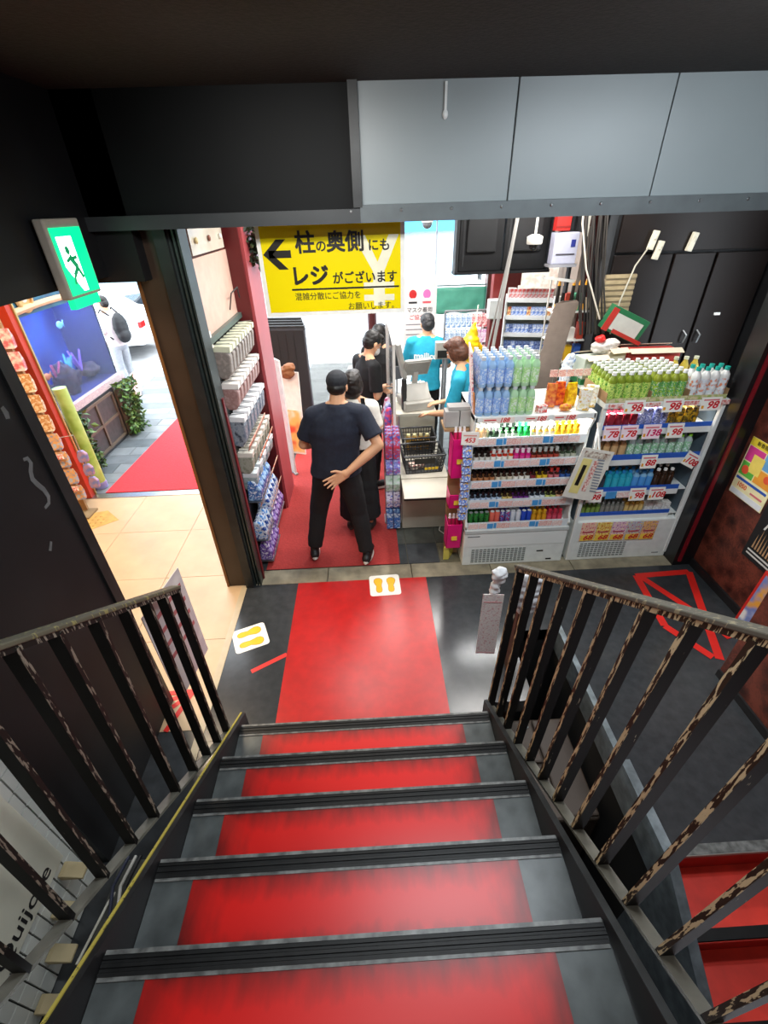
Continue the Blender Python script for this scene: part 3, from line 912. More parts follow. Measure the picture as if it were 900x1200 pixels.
rails2 = [(1.28, 1.33), (1.01, 1.07), (0.71, 0.765), (0.46, 0.51)]
BLUERAIL = pm('2b5fc0', 0.35)
for k, (a, b) in enumerate(rails2):
    x1 = X2 - 0.15 + (0.13 if k < 2 else 0.06)
    MB().box((0.015, 0.04, a), (X2 - 0.015, D1 - 0.04, a + 0.012)).build('shelf', WENAMEL, C2)
    rl = MB().box((0.03, 0.03, a + 0.012), (x1, 0.037, b)).build('shelf_rail', BLUERAIL, C2)
    MB().box((0.03, 0.027, a - 0.035), (x1, 0.036, a + 0.014)).build('rail_lip', WENAMEL, rl)


def price_card(x, z, w, h, s, parent, size, red='cf1520', bg=PAPER, ang=0.0, y=-0.012):
    c = MB().box((-w / 2, -0.0015, -h / 2), (w / 2, 0.0015, h / 2)).build('price_card', bg, parent, (x, y, z), (R(-8), ang, 0))
    text(s, size, pm(red, 0.6), c, (w * 0.08, -0.0022, -h * 0.1), bold=size * 0.03, shear=0.25, sx=1.15)
    MB().box((-w * 0.38, -0.0024, h * 0.24), (w * 0.38, -0.0015, h * 0.34)).build('print_line', pm('d9737a', 0.6), c)
    MB().box((-w * 0.44, -0.0026, -h * 0.34), (-w * 0.32, -0.0015, -h * 0.12)).build('print_mark', pm('e6a126', 0.6), c)
    return c


for x in (0.21, 0.50, 0.79):
    price_card(x, 1.50, 0.155, 0.10, '98', C2, 0.075, y=-0.028)
for x in (0.07, 0.355, 0.645, 0.89):
    c = MB().box((x - 0.055, -0.024, 1.49), (x + 0.055, -0.0205, 1.525)).build('print_strip', printed('red_white_strip', ['f3ded6', 'd86a62', 'f3ded6'], 50, 0.5), C2)
for x, s in ((0.10, '78'), (0.24, '78'), (0.415, '138'), (0.60, '98')):
    price_card(x, 1.285, 0.13 if s != '138' else 0.14, 0.115, s, C2, 0.07, bg=pm('f8e3ea', 0.5) if s in ('78', '138') else PAPER, red='cf1560' if s == '138' else 'cf1520')
for x, s, a_ in ((0.085, '98', 0), (0.475, '88', 0), (0.82, '108', R(28))):
    price_card(x, 1.02, 0.13, 0.115, s, C2, 0.07, ang=a_)
for x, s in ((0.10, '98'), (0.47, '98'), (0.635, '108')):
    price_card(x, 0.71, 0.135, 0.115, s, C2, 0.07)
MB().box((0.20, -0.008, 0.675), (0.29, -0.005, 0.745)).build('price_card', TAGB, C2)
MB().box((0.30, -0.008, 0.68), (0.41, -0.005, 0.735)).build('price_card', TAGW, C2)
for i in range(5):
    bgm = printed(f'flyer_{i}', [['f5c7bd', 'f5e08c', 'f5c7bd', 'd94a4a'], ['f4d25a', 'f8ecb0', 'f4d25a', 'c8433c'], ['f3cfe0', 'f6e7a4', 'f3cfe0', 'b0478e'], ['e9e4c4', 'f4d25a', 'b9cbe0', 'cf4a40'], ['f4c64e', 'd9a0d0', 'f4c64e', '8a4aa8']][i], 26, 0.5)
    c = MB().box((-0.066, -0.0015, -0.10), (0.066, 0.0015, 0.10)).build('price_card', bgm, C2, (0.135 + 0.138 * i, -0.009, 0.33 - 0.003 * i), (0, R(1.5 * (i % 3 - 1)), 0))
    MB().box((-0.06, -0.003, -0.095), (0.06, -0.0015, -0.035)).build('print_band', pm('f4d14c', 0.6), c)
    text('68', 0.07, pm('c81a28', 0.6), c, (0.005, -0.0035, -0.064), bold=0.002, shear=0.25, sx=1.2)
    MB().box((-0.05, -0.003, -0.01), (0.05, -0.0015, 0.004)).build('print_line', pm('b33a50', 0.6), c)

# bottles in the pillar cooler
W2 = [f'pillar cooler {q} shelf' for q in ('top', 'second', 'third', 'bottom')]
G2 = [f'drinks on the {w}' for w in W2]
z2 = [0.004 + a + 0.013 for a, b in rails2]
YG = 3.248
shelf_row([(5, 'dark cherry red can', bottle('can', 0.12, 0.0265, '6f1722', '8a2431', '5a1820', 'can'), 'can'), (4, 'white and lilac can with script', bottle('can', 0.15, 0.027, 'd4d6ee', printed('lilac_print', ['d4d6ee', 'e9eaf6', '5560a0', 'd4d6ee'], 22), 'c9cbe2', 'can'), 'can'), (4, 'black and yellow can', bottle('can', 0.15, 0.027, 'c79a1c', printed('yellow_black_print', ['d9a91c', '1d1a12', 'd9a91c'], 26), 'c9cac6', 'can'), 'can')], 1.79, 2.56, YG, z2[0], 2, W2[0], G2[0], 0.07)
pet = lambda b, l, c, h=0.19, r=0.0285: bottle('pet', h, r, b, l, c)
shelf_row([(4, 'tan coffee bottle with white cap', pet('a8794e', 'c7a274', 'f2f0ea', 0.175), B_), (8, 'clear bottle with lime green cap', pet(GLASSY, printed('clear_label', ['d7e4e2', 'eef4f2', '7fb98a', 'd7e4e2'], 18), '7ec62f', 0.192), B_)], 1.80, 2.60, YG, z2[1], 2, W2[1], G2[1], 0.07)
shelf_row([(3, 'navy black bottle', pet('23262c', '3b4350', '1c2430', 0.18), B_), (4, 'turquoise bottle with blue cap', pet('249ab4', '35aec4', '2b86c6', 0.175), B_), (3, 'clear blue bottle, sky-blue cap', pet('7fb2d6', '4f97d8', '3a8ad6', 0.175), B_), (3, 'cola-brown bottle with white cap', pet('2c1b12', '3a271a', 'f3f3ef', 0.185), B_)], 1.79, 2.55, YG, z2[2], 2, W2[2], G2[2], 0.07)
shelf_row([(4, 'green labelled bottle with silver top', pet('5f7b3a', '84a04a', 'b9bcb8', 0.12, 0.0195), B_), (5, 'grey labelled bottle with silver top', pet('6f6f68', '8d8a80', 'b9bcb8', 0.12, 0.0195), B_), (4, 'golden bottle with brown top', pet('c3923a', 'e0c07a', '5d4428', 0.13, 0.0195), B_)], 1.82, 2.38, YG, z2[3], 2, W2[3], G2[3], 0.06)
for i in range(3):
    o = MB().box((-0.035, -0.03, 0), (0.035, 0.03, 0.09)).build('drink_carton', printed('white_carton', ['e9e7e1', 'cfcac2', 'f2f0ea'], 20), None, (2.43 + 0.078 * i, 3.27, z2[3]), bevel=0.003)
    tag(o, f'white drink carton, {ORD[i]} from the checkout end, on the bottom shelf of the pillar cooler', 'carton', 'white cartons in the pillar cooler')

# --- small notice board hanging between the two coolers
t = thing('price_notice', 'hanging clear folder of price lists between the two coolers', 'notice', (1.735, 3.125, 0.0), R(-6))
MB().cbox((0, 0, 0.95), (0.25, 0.004, 0.46), rot=(0, R(10), 0)).build('clear_folder', pm('e6e3d8', 0.2), t)
sht = MB().cbox((-0.055, -0.004, 0.94), (0.075, 0.002, 0.32), rot=(0, R(10), 0)).build('yellow_slip', pm('e7d98a', 0.5), t)
MB().cbox((-0.055, -0.006, 0.95), (0.03, 0.002, 0.19), rot=(0, R(10), 0)).build('black_slot', BLACKINK, sht)
sl_ = MB()
for i in range(12):
    sl_.cbox((0.075 + 0.004 * (0 if i < 6 else 0), -0.005, 0.80 + 0.026 * i), (0.055, 0.002, 0.012), rot=(0, R(10), 0))
sl_.build('print_line', pm('8d949c', 0.6), t)
MB().cbox((0.02, -0.005, 0.94), (0.035, 0.002, 0.28), rot=(0, R(10), 0)).build('red_column', printed('red_small_print', ['f3e6dc', 'cf6a62', 'f3e6dc'], 70), t)
MB().cbox((0.035, -0.005, 1.13), (0.20, 0.002, 0.05), rot=(0, R(10), 0)).build('heading', printed('heading_print', ['d8cfc0', '8b6a58', 'e6e1d2'], 40), t)
MB().tube([(0.05, 0.02, 1.17), (0.02, 0.03, 1.3), (0.0, 0.05, 1.38)], 0.008, 6).build('hook_arm', WENAMEL, t)

# ------------------------------------------------------------------ water bottles stacked on the checkout cooler
def proto(label, capm, bodym, labm, h=0.214, r=0.031):
    b = MB().lathe([(r * 0.9, 0), (r, 0.02), (r, 0.68 * h), (r * 0.9, 0.78 * h), (r * 0.46, 0.88 * h), (r * 0.44, 0.90 * h)], n=12, sq=0.10)
    me = b.mesh('bottle', bodym); soft(me, 50)
    c = MB().lathe([(r * 0.54, 0.895 * h), (r * 0.54, h)], n=10).mesh('cap', capm)
    l = MB().lathe([(r * 1.02, 0.12 * h), (r * 1.02, 0.64 * h)], n=12, sq=0.10).mesh('label', labm); soft(l, 50)
    return me, c, l


def put(P, loc, label, group):
    o = place('bottle', P[0], None, loc, (0, 0, rnd.choice((0, PI / 2, PI))))
    place('cap', P[1], o); place('label', P[2], o)
    return tag(o, label, 'bottle', group)


BLUEW = mat('blue_water_bottle', srgb('a9cdf2'), 0.12, 0.05, 6, trans=0.25)
GREENW = mat('green_water_bottle', srgb('c4ecc0'), 0.12, 0.05, 6, trans=0.25)
LABB = printed('blue_water_label', ['8fb8ec', 'c9dcf4', '7fa9e6', 'dbe7f6'], 22, 0.3)
LABG = printed('green_water_label', ['b9e29c', 'd9efcc', 'a3d886', 'e2eee0'], 22, 0.3)
CAPW = pm('c9ced2', 0.3)
WB = proto('b', CAPW, BLUEW, LABB)
WG = proto('g', CAPW, GREENW, LABG)
for layer in range(2):
    zb = 1.461 + layer * 0.2145
    for j in range(5):
        for i in range(7):
            x = 0.825 + 0.0635 * i + (0.004 if layer else 0)
            y = 3.225 + 0.065 * j + (0.012 if layer else 0)
            c = 'pale blue' if i < 4 else 'pale green'
            put(WB if i < 4 else WG, (x + rnd.uniform(-1, 1) * 0.0006, y, zb), f'{c} water bottle, {["lower", "upper"][layer]} layer, {ORD[j]} row back, {ORD[i]} from the checkout end', 'water bottles stacked on the checkout cooler')
tag(MB().box((-0.04, -0.02, 0), (0.04, 0.02, 0.055)).build('small_box', printed('red_white_box', ['d2302c', 'f3e9e2', 'd2302c'], 18), None, (1.305, 3.235, 1.461), (0, 0, R(8)), bevel=0.002), 'small red and white box on the checkout cooler beside the green bottles', 'box')

# ------------------------------------------------------------------ tea bottles in trays on the pillar cooler
TEA = proto('t', pm('f1f2ec', 0.35), pm('7d8f2c', 0.2), printed('tea_label', ['a8d23e', '6fae3a', 'd6e67a', '4d9a3a'], 26, 0.35), 0.215, 0.0305)
TEA2 = proto('t2', pm('f1f2ec', 0.35), pm('8f9a34', 0.2), printed('tea_label_two', ['57b04a', 'c6d84a', '2f9a4a', 'e6ecc0'], 30, 0.35), 0.215, 0.0305)
MILK = proto('m', pm('23a292', 0.35), pm('e7e6e2', 0.25), printed('milk_label', ['efeeea', 'f6f5f2', 'd9e0e6', 'e0875c'], 14, 0.35), 0.225, 0.032)


def tray(label, x0, x1, y0, y1):
    t = thing('display_tray', label, 'tray', ((x0 + x1) / 2, (y0 + y1) / 2, 1.535))
    w, d = (x1 - x0) / 2, (y1 - y0) / 2
    MB().box((-w, -d, 0), (w, d, 0.003)).build('tray_floor', CARD, t)
    MB().box((-w, -d, 0.003), (w, -d + 0.003, 0.035)).build('front_flap', printed('tray_print', ['c9b48e', 'dcd0a8', '9db35a'], 16), t)
    for s in (-1, 1):
        MB().box((s * w - 0.0015, -d + 0.003, 0.003), (s * w + 0.0015, d, 0.075)).build('side_flap', CARD, t)
    return t


tray('cardboard tray of lime-labelled tea at the gap end of the pillar cooler', 1.755, 2.085, 3.165, 3.56)
tray('cardboard tray of green-labelled tea in the middle of the pillar cooler', 2.088, 2.366, 3.165, 3.56)
tray('cardboard tray of white bottles at the pillar end of the pillar cooler', 2.372, 2.665, 3.165, 3.32)
for j in range(6):
    for i in range(9):
        x = 1.789 + 0.0636 * i + (0.016 if i > 4 else 0)
        put(TEA if i < 5 else TEA2, (x, 3.205 + 0.0635 * j, 1.539), f'{"lime" if i < 5 else "green"} labelled tea bottle, white cap, {ORD[j]} row back, {ORD[i]} from the gap between coolers', 'tea bottles on top of the pillar cooler')
for j in range(2):
    for i in range(4):
        put(MILK, (2.41 + 0.071 * i, 3.21 + 0.07 * j, 1.539), f'white drink bottle with teal cap, {ORD[j]} row back, {ORD[i]} from the tea bottles', 'teal capped bottles on the pillar cooler')
for i in range(3):
    tag(MB().lathe([(0.03, 0), (0.032, 0.02), (0.032, 0.15), (0.015, 0.19), (0.015, 0.2), (0.018, 0.2), (0.018, 0.22)], n=10, mis=[0, 0, 0, 0, 1, 1]).build('bottle', [pm('c9b24a', 0.2), pm('cfcfb4')], None, (2.43 + 0.08 * i, 3.52, 1.535), smooth=True),
        f'yellow oil-like bottle behind the white bottles, {ORD[i]} from the tea', 'bottle', 'yellow bottles at the back of the pillar cooler')

# ------------------------------------------------------------------ people
def remeshed(mb, name, mats, parent, voxel, wrinkle=0.0, wscale=6.0, smooth=2):
    """one continuous skin over overlapping volumes"""
    o = mb.build('shape', mats, None)
    r = o.modifiers.new('r', 'REMESH'); r.mode = 'VOXEL'; r.voxel_size = voxel
    sm = o.modifiers.new('s', 'SMOOTH'); sm.iterations = smooth; sm.factor = 0.5
    dg = bpy.context.evaluated_depsgraph_get(); dg.update()
    me = bpy.data.meshes.new_from_object(o.evaluated_get(dg))
    bpy.data.objects.remove(o)
    if wrinkle:
        for v, n in zip(me.vertices, [Vector(x.vector) for x in me.vertex_normals]):
            p = v.co
            w = noise.noise(Vector((p.x * wscale, p.y * wscale, p.z * wscale * 1.9))) + 0.5 * noise.noise(Vector((p.x * wscale * 2.3 + 5, p.y * wscale * 2.3, p.z * wscale * 3.5)))
            v.co = p + n * (w * wrinkle)
    me.name = name
    me.materials.clear()
    for m in (mats if isinstance(mats, list) else [mats]): me.materials.append(m)
    me.shade_smooth()
    return place(name, me, parent)


def hand(b, wrist, d, nrm, side, open_=0.0, spread=1.0, k=1.0):
    """palm, thumb and four bent fingers; d points along the hand, nrm is the way the palm looks, side = +1 when the thumb is on d x nrm's side"""
    d = Vector(d).normalized(); nrm = Vector(nrm); nrm = (nrm - d * nrm.dot(d)).normalized()
    s = d.cross(nrm) * side
    w = Vector(wrist)
    for j in range(4):
        q = (j - 1.5) * 0.019 * k
        b.cap(w + s * q * 0.6 - d * 0.005, w + d * 0.088 * k + s * q, 0.016 * k, 0.0125 * k, 8)
    ln = [0.074, 0.082, 0.076, 0.058]
    for j in range(4):
        q = (1.5 - j) * 0.0195 * k
        fan = s * (1.5 - j) * 0.10 * spread
        a0 = w + d * 0.088 * k + s * q
        c1 = 0.35 - 0.3 * open_ + 0.04 * j
        c2 = 0.95 - 0.8 * open_ + 0.05 * j
        d1 = (d + fan + nrm * c1).normalized(); d2 = (d + fan + nrm * c2).normalized()
        a1 = a0 + d1 * ln[j] * 0.52 * k
        a2 = a1 + d2 * ln[j] * 0.48 * k
        b.cap(a0, a1, 0.0100 * k, 0.0086 * k, 8); b.cap(a1, a2, 0.0086 * k, 0.0070 * k, 8)
    t0 = w + d * 0.024 * k + s * 0.026 * k
    t1 = t0 + (d * 0.62 + s * 0.85 + nrm * 0.25).normalized() * 0.040 * k
    t2 = t1 + (d * 0.85 + s * 0.5 + nrm * 0.3).normalized() * 0.032 * k
    b.cap(t0, t1, 0.0135 * k, 0.0105 * k, 8); b.cap(t1, t2, 0.0105 * k, 0.008 * k, 8)


def mid(a, b, t): return Vector(a).lerp(Vector(b), t)


def person(name, label, loc, rz, J, skin, top_m, leg_m, shoe_m, hair_m, hair='short', sleeve=0.55, build=1.0, top='shirt', legs='trousers', sole_m=None, voxel=0.0085, hands=None, hem=0.87, face=True, shoe='shoe'):
    """J: joints in the person's own frame (faces +y, x to their right)"""
    t = thing(name, label, 'person', loc, rz)
    g = lambda k: Vector(J[k])
    hc, nk = g('head'), g('neck')
    tilt = J.get('htilt', (0, 0, 0))
    hr = Euler(tilt).to_matrix()
    H = lambda x, y, z_: hc + hr @ Vector((x, y, z_))
    chest, hip = g('chest'), g('hip')
    B = build
    # ---- body: head, neck, trunk, arms, hands, legs as one skin
    b = MB()
    b.ball(H(0, -0.012, 0.028), (0.073, 0.090, 0.088), tilt)
    b.ball(H(0, 0.025, -0.035), (0.058, 0.062, 0.075), tilt)
    b.ball(H(0, 0.052, -0.082), (0.030, 0.026, 0.024), tilt)
    b.cap(H(0, 0.082, 0.012), H(0, 0.098, -0.022), 0.009, 0.013, 8)
    b.cap(H(-0.03, 0.072, 0.022), H(0.03, 0.072, 0.022), 0.010, 0.010, 8)
    b.ball(H(0, 0.078, -0.055), (0.022, 0.012, 0.010), tilt)
    for s in (-1, 1):
        b.ball(H(s * 0.074, -0.008, -0.008), (0.010, 0.020, 0.031), tilt)
    b.cap(nk + Vector((0, 0, -0.03)), hc + hr @ Vector((0, -0.015, -0.05)), 0.056 * B, 0.050 * B)
    sR, sL = g('shR'), g('shL')
    b.cap(mid(nk, sR, 0.2), sR, 0.056, 0.050); b.cap(mid(nk, sL, 0.2), sL, 0.056, 0.050)
    b.ball(chest, (0.145 * B, 0.095 * B, 0.15)); b.ball(mid(chest, hip, 0.55), (0.135 * B, 0.09 * B, 0.15)); b.ball(hip, (0.15 * B, 0.095 * B, 0.11))
    for s in 'RL':
        sh, el, wr = g('sh' + s), g('el' + s), g('wr' + s)
        b.cap(sh, el, 0.046 * B, 0.037 * B); b.cap(el, mid(el, wr, 0.35), 0.037 * B, 0.038 * B); b.cap(mid(el, wr, 0.35), wr, 0.038 * B, 0.024 * B)
        hd_ = (hands or {}).get(s)
        if hd_: hand(b, wr, *hd_)
        else:
            dd = (wr - el).normalized()
            hand(b, wr, dd, Vector((0, 0.3, -1)) if abs(dd.z) < 0.6 else Vector((-1 if s == 'R' else 1, 0, 0)), 1 if s == 'L' else -1, 0.3, 0.6)
        hp, kn, an, to = g('hp' + s), g('kn' + s), g('an' + s), g('to' + s)
        b.cap(hp, kn, 0.078 * B, 0.053); b.cap(kn, mid(kn, an, 0.35), 0.052, 0.050); b.cap(mid(kn, an, 0.35), an, 0.050, 0.034)
        b.cap(an + Vector((0, 0, -0.03)), to + Vector((0, 0, 0.012)), 0.032, 0.026)
    remeshed(b, 'body', skin, t, voxel, smooth=1)
    # ---- shirt
    c = MB()
    c.ball(chest + Vector((0, 0, 0.03)), (0.175 * B, 0.118 * B, 0.16)); c.cap(chest + Vector((0, 0, 0.02)), mid(chest, hip, 0.6), 0.15 * B, 0.15 * B, 16)
    wst = mid(chest, hip, 0.5)
    pr = []
    n = 16
    hz = Vector((hip.x, hip.y, hem))
    lv = [(nk + Vector((0, -0.005, 0.018)), 0.066 * B, 0.064 * B), (nk + Vector((0, -0.005, -0.012)), 0.080 * B, 0.072 * B), (nk + Vector((0, -0.005, -0.045)), 0.125 * B, 0.084 * B), (mid(nk, chest, 0.45), 0.172 * B, 0.10 * B), (chest, 0.188 * B, 0.122 * B), (wst, 0.170 * B, 0.118 * B), (mid(wst, hz, 0.5), 0.176 * B, 0.125 * B), (hz, 0.190 * B, 0.135 * B)]
    vs = []
    for p, rx, ry in lv:
        for i in range(n):
            a = 2 * PI * i / n
            vs.append(p + Vector((rx * math.cos(a), ry * math.sin(a), 0)))
    fs = [(j * n + i, j * n + (i + 1) % n, (j + 1) * n + (i + 1) % n, (j + 1) * n + i) for j in range(len(lv) - 1) for i in range(n)]
    fs += [tuple(range(n)), tuple((len(lv) - 1) * n + i for i in range(n))]
    c2 = MB().add(vs, fs)
    for s in 'RL':
        sh, el, wr = g('sh' + s), g('el' + s), g('wr' + s)
        c2.cap(mid(nk, sh, 0.2) + Vector((0, 0, -0.022)), sh, 0.060 * B, 0.066 * B)
        if sleeve <= 1:
            c2.ball(sh, 0.066 * B); c2.cap(sh, mid(sh, el, sleeve), 0.066 * B, 0.069 * B, 14, flat=True)
            c2.cap(mid(sh, el, sleeve - 0.06), mid(sh, el, sleeve + 0.02), 0.070 * B, 0.071 * B, 14, flat=True)
        else:
            c2.cap(sh, el, 0.064 * B, 0.052 * B); c2.cap(el, mid(el, wr, 0.9), 0.052 * B, 0.042 * B, 14, flat=False)
    remeshed(c2, top, top_m, t, 0.011, 0.0045, 7, smooth=2)
    # ---- trousers or skirt
    c = MB()
    if legs == 'skirt':
        kz = J['skirt_z']
        lv = [(hip + Vector((0, 0, 0.10)), 0.145 * B, 0.10 * B), (hip, 0.175 * B, 0.125 * B), (Vector((hip.x, hip.y, (hip.z + kz) / 2)), 0.19 * B, 0.15 * B), (Vector((hip.x, hip.y, kz)), 0.215 * B, 0.18 * B)]
        vs = [p + Vector((rx * math.cos(2 * PI * i / n), ry * math.sin(2 * PI * i / n), 0)) for p, rx, ry in lv for i in range(n)]
        c.add(vs, [(j * n + i, j * n + (i + 1) % n, (j + 1) * n + (i + 1) % n, (j + 1) * n + i) for j in range(len(lv) - 1) for i in range(n)] + [tuple(range(n)), tuple((len(lv) - 1) * n + i for i in range(n))])
    else:
        c.ball(hip + Vector((0, 0, 0.02)), (0.168 * B, 0.115 * B, 0.12)); c.ball(hip + Vector((0, -0.03, -0.03)), (0.15 * B, 0.10 * B, 0.10))
        for s in 'RL':
            hp, kn, an = g('hp' + s), g('kn' + s), g('an' + s)
            c.cap(hp, kn, 0.096 * B, 0.072 * B, 14); c.cap(kn, mid(kn, an, 0.90), 0.072 * B, 0.060 * B, 14, flat=True); c.ball(kn, 0.072 * B)
    remeshed(c, legs, leg_m, t, 0.011, 0.0055, 6, smooth=2)
    # ---- shoes
    for s in 'RL':
        an, to = g('an' + s), g('to' + s)
        d = (to - an); d.z *= 0.5; f = d.normalized()
        c = MB()
        heel = an + Vector((0, 0, -0.045)) - f * 0.045
        c.ball(heel + f * 0.012, (0.040, 0.040, 0.040)); c.cap(heel + f * 0.01 + Vector((0, 0, 0.01)), to + f * 0.02 + Vector((0, 0, 0.016)), 0.044, 0.038); c.ball(to + f * 0.02 + Vector((0, 0, 0.012)), (0.040, 0.040, 0.028))
        if shoe == 'shoe': c.cap(an + Vector((0, 0, -0.04)), an + Vector((0, 0, 0.015)), 0.043, 0.042)
        sh_ = remeshed(c, shoe, shoe_m, t, 0.009, smooth=2)
        if sole_m:
            c = MB()
            up_ = Vector((0, 0, 1)); sd_ = f.cross(up_).normalized(); nn = sd_.cross(f)
            pts = []
            for i in range(18):
                a = 2 * PI * i / 18
                L_ = (to - heel).length / 2 + 0.05
                pts.append((math.cos(a) * L_, math.sin(a) * 0.044 * (1 + 0.12 * math.cos(a))))
            cc = mid(heel, to + f * 0.01, 0.5) - nn * 0.032
            vs = [cc + f * u + sd_ * v for u, v in pts] + [cc + f * u + sd_ * v + nn * 0.02 for u, v in pts]
            c.add(vs, [tuple(range(18)), tuple(range(18, 36))] + [(i, (i + 1) % 18, 18 + (i + 1) % 18, 18 + i) for i in range(18)])
            c.build('sole', sole_m, sh_)
    # ---- hair or cap
    c = MB()
    if hair == 'cap':
        c.ball(H(0, -0.012, 0.045), (0.086, 0.103, 0.082), tilt); c.cap(H(-0.02, 0.085, 0.045), H(0.02, 0.085, 0.045), 0.012, 0.012); c.ball(H(0, 0.115, 0.04), (0.06, 0.05, 0.008), tilt)
        remeshed(c, 'cap', hair_m, t, 0.008, smooth=2)
        c = MB().ball(H(0, -0.035, -0.005), (0.078, 0.078, 0.062), tilt)
        remeshed(c, 'hair', J.get('hair2', hair_m), t, 0.008, 0.002, 30)
    else:
        c.ball(H(0, -0.022, 0.045), (0.084, 0.098, 0.082), tilt); c.ball(H(0, -0.045, 0.0), (0.080, 0.074, 0.082), tilt); c.ball(H(0, 0.05, 0.085), (0.062, 0.045, 0.032), tilt)
        if hair == 'long':
            c.ball(H(0, -0.05, -0.05), (0.086, 0.07, 0.10), tilt)
            for s in (-1, 1): c.ball(H(s * 0.066, 0.0, -0.035), (0.026, 0.055, 0.085), tilt)
        if hair == 'bob':
            c.ball(H(0, -0.045, -0.03), (0.088, 0.078, 0.092), tilt)
            for s in (-1, 1): c.ball(H(s * 0.068, 0.0, -0.02), (0.024, 0.05, 0.07), tilt)
        remeshed(c, 'hair', hair_m, t, 0.008, 0.004, 26)
    if face:
        for s in (-1, 1):
            e = MB().ball(H(s * 0.030, 0.076, 0.004), (0.010, 0.009, 0.007), tilt, 8, 6).build('eye', pm('f1eee8', 0.2), t)
            MB().ball(H(s * 0.030, 0.084, 0.004), (0.0045, 0.003, 0.0045), tilt, 8, 6).build('iris', BLACKINK, e)
    return t


def std(h=1.70, **k):
    """a relaxed standing figure facing +y, scaled to height h"""
    s = h / 1.70
    J = dict(head=(0, 0.03, 1.585), neck=(0, 0, 1.455), chest=(0, 0, 1.27), hip=(0, 0, 0.93),
             shR=(0.175, 0, 1.385), shL=(-0.175, 0, 1.385), elR=(0.235, -0.02, 1.11), elL=(-0.235, -0.02, 1.11), wrR=(0.25, 0.07, 0.87), wrL=(-0.25, 0.07, 0.87),
             hpR=(0.088, 0, 0.88), hpL=(-0.088, 0, 0.88), knR=(0.10, 0.02, 0.48), knL=(-0.10, 0.02, 0.48), anR=(0.105, -0.03, 0.082), anL=(-0.105, -0.03, 0.082), toR=(0.12, 0.11, 0.037), toL=(-0.12, 0.11, 0.037))
    J = {a: tuple(x * s for x in v) for a, v in J.items()}
    J.update(k)
    return J


NAVY = mat('navy_cotton', srgb('1b2232'), 0.85, 0.15, 40, 0.1)
BLACKC = mat('black_cotton', srgb('121315'), 0.85, 0.2, 40, 0.1)
WHITEC = mat('white_cotton', srgb('e3e0d6'), 0.85, 0.05, 30, 0.1)
TURQ = mat('turquoise_cotton', srgb('1f9dbb'), 0.8, 0.08, 30, 0.1)
GREYC = mat('grey_trouser_cloth', srgb('9a9fa6'), 0.85, 0.08, 30, 0.1)
HAIRB = mat('black_hair', srgb('15120f'), 0.5, 0.4, 60, 0.2)
HAIRBR = mat('brown_hair', srgb('55301d'), 0.5, 0.35, 60, 0.2)
SHOEB = pm('17171a', 0.5)
SOLE = pm('e6e2d8', 0.6)

# man in navy, walking away, one hand held behind his back
man = person('person', 'man in navy polo, black trousers and cap walking away, hand behind his back', (-0.30, 3.42, 0.0213), 0.0,
    std(1.74, head=(0.06, 0.05, 1.625), neck=(0.045, 0.0, 1.495), htilt=(R(-8), 0, R(-12)), chest=(0.02, 0, 1.29), hip=(-0.01, 0.0, 0.94),
        shR=(0.235, -0.01, 1.415), shL=(-0.15, 0.02, 1.40), elR=(0.36, -0.12, 1.19), wrR=(0.085, -0.20, 0.985), elL=(-0.265, 0.06, 1.14), wrL=(-0.19, 0.25, 1.05),
        hpR=(0.085, -0.01, 0.89), hpL=(-0.10, 0.0, 0.89), knR=(0.16, -0.02, 0.50), knL=(-0.205, 0.06, 0.49), anR=(0.215, -0.13, 0.085), toR=(0.245, 0.01, 0.038), anL=(-0.28, -0.035, 0.09), toL=(-0.29, 0.10, 0.038),
        hair2=HAIRB),
    SKIN, NAVY, BLACKC, SHOEB, mat('dark_cap_cloth', srgb('1c2027'), 0.8, 0.2, 40), hair='cap', sleeve=0.72, build=1.17, sole_m=SOLE, voxel=0.0065, hem=0.90,
    hands={'R': ((-0.80, -0.10, -0.42), (0.1, -1.0, 0.12), 1, 0.75, 1.3, 1.16), 'L': ((0.55, 0.6, -0.35), (0.5, -0.3, -0.6), 1, 0.3, 0.7)})
MB().tube([Vector((-0.235, 0.155, 1.10)) + Vector((0.033 * math.cos(a), 0.02 * math.sin(a), 0.033 * math.sin(a))) for a in [2 * PI * i / 12 for i in range(13)]], 0.006, 6).build('wristband', pm('2d2320', 0.5), man, smooth=True)
# woman in front of him
wom = person('person', 'woman in cream T-shirt and long black skirt standing just beyond the navy polo man', (-0.14, 3.86, 0.0254), R(-8),
    std(1.60, head=(0.0, 0.03, 1.495), wrR=(0.19, 0.22, 1.02), elR=(0.205, 0.0, 1.07), wrL=(-0.16, 0.24, 1.0), elL=(-0.22, 0.02, 1.05), skirt_z=0.16),
    SKIN, WHITEC, BLACKC, pm('2a221c', 0.6), mat('dark_brown_hair', srgb('1d1613'), 0.45, 0.4, 60, 0.2), hair='bob', sleeve=0.75, legs='skirt', hem=0.93, sole_m=pm('3a3028', 0.6), shoe='sandal')
MB().beam((0.10, -0.108, 1.42), (0.13, -0.125, 1.10), 0.035, 0.006).build('bag_strap', BLACKC, wom)
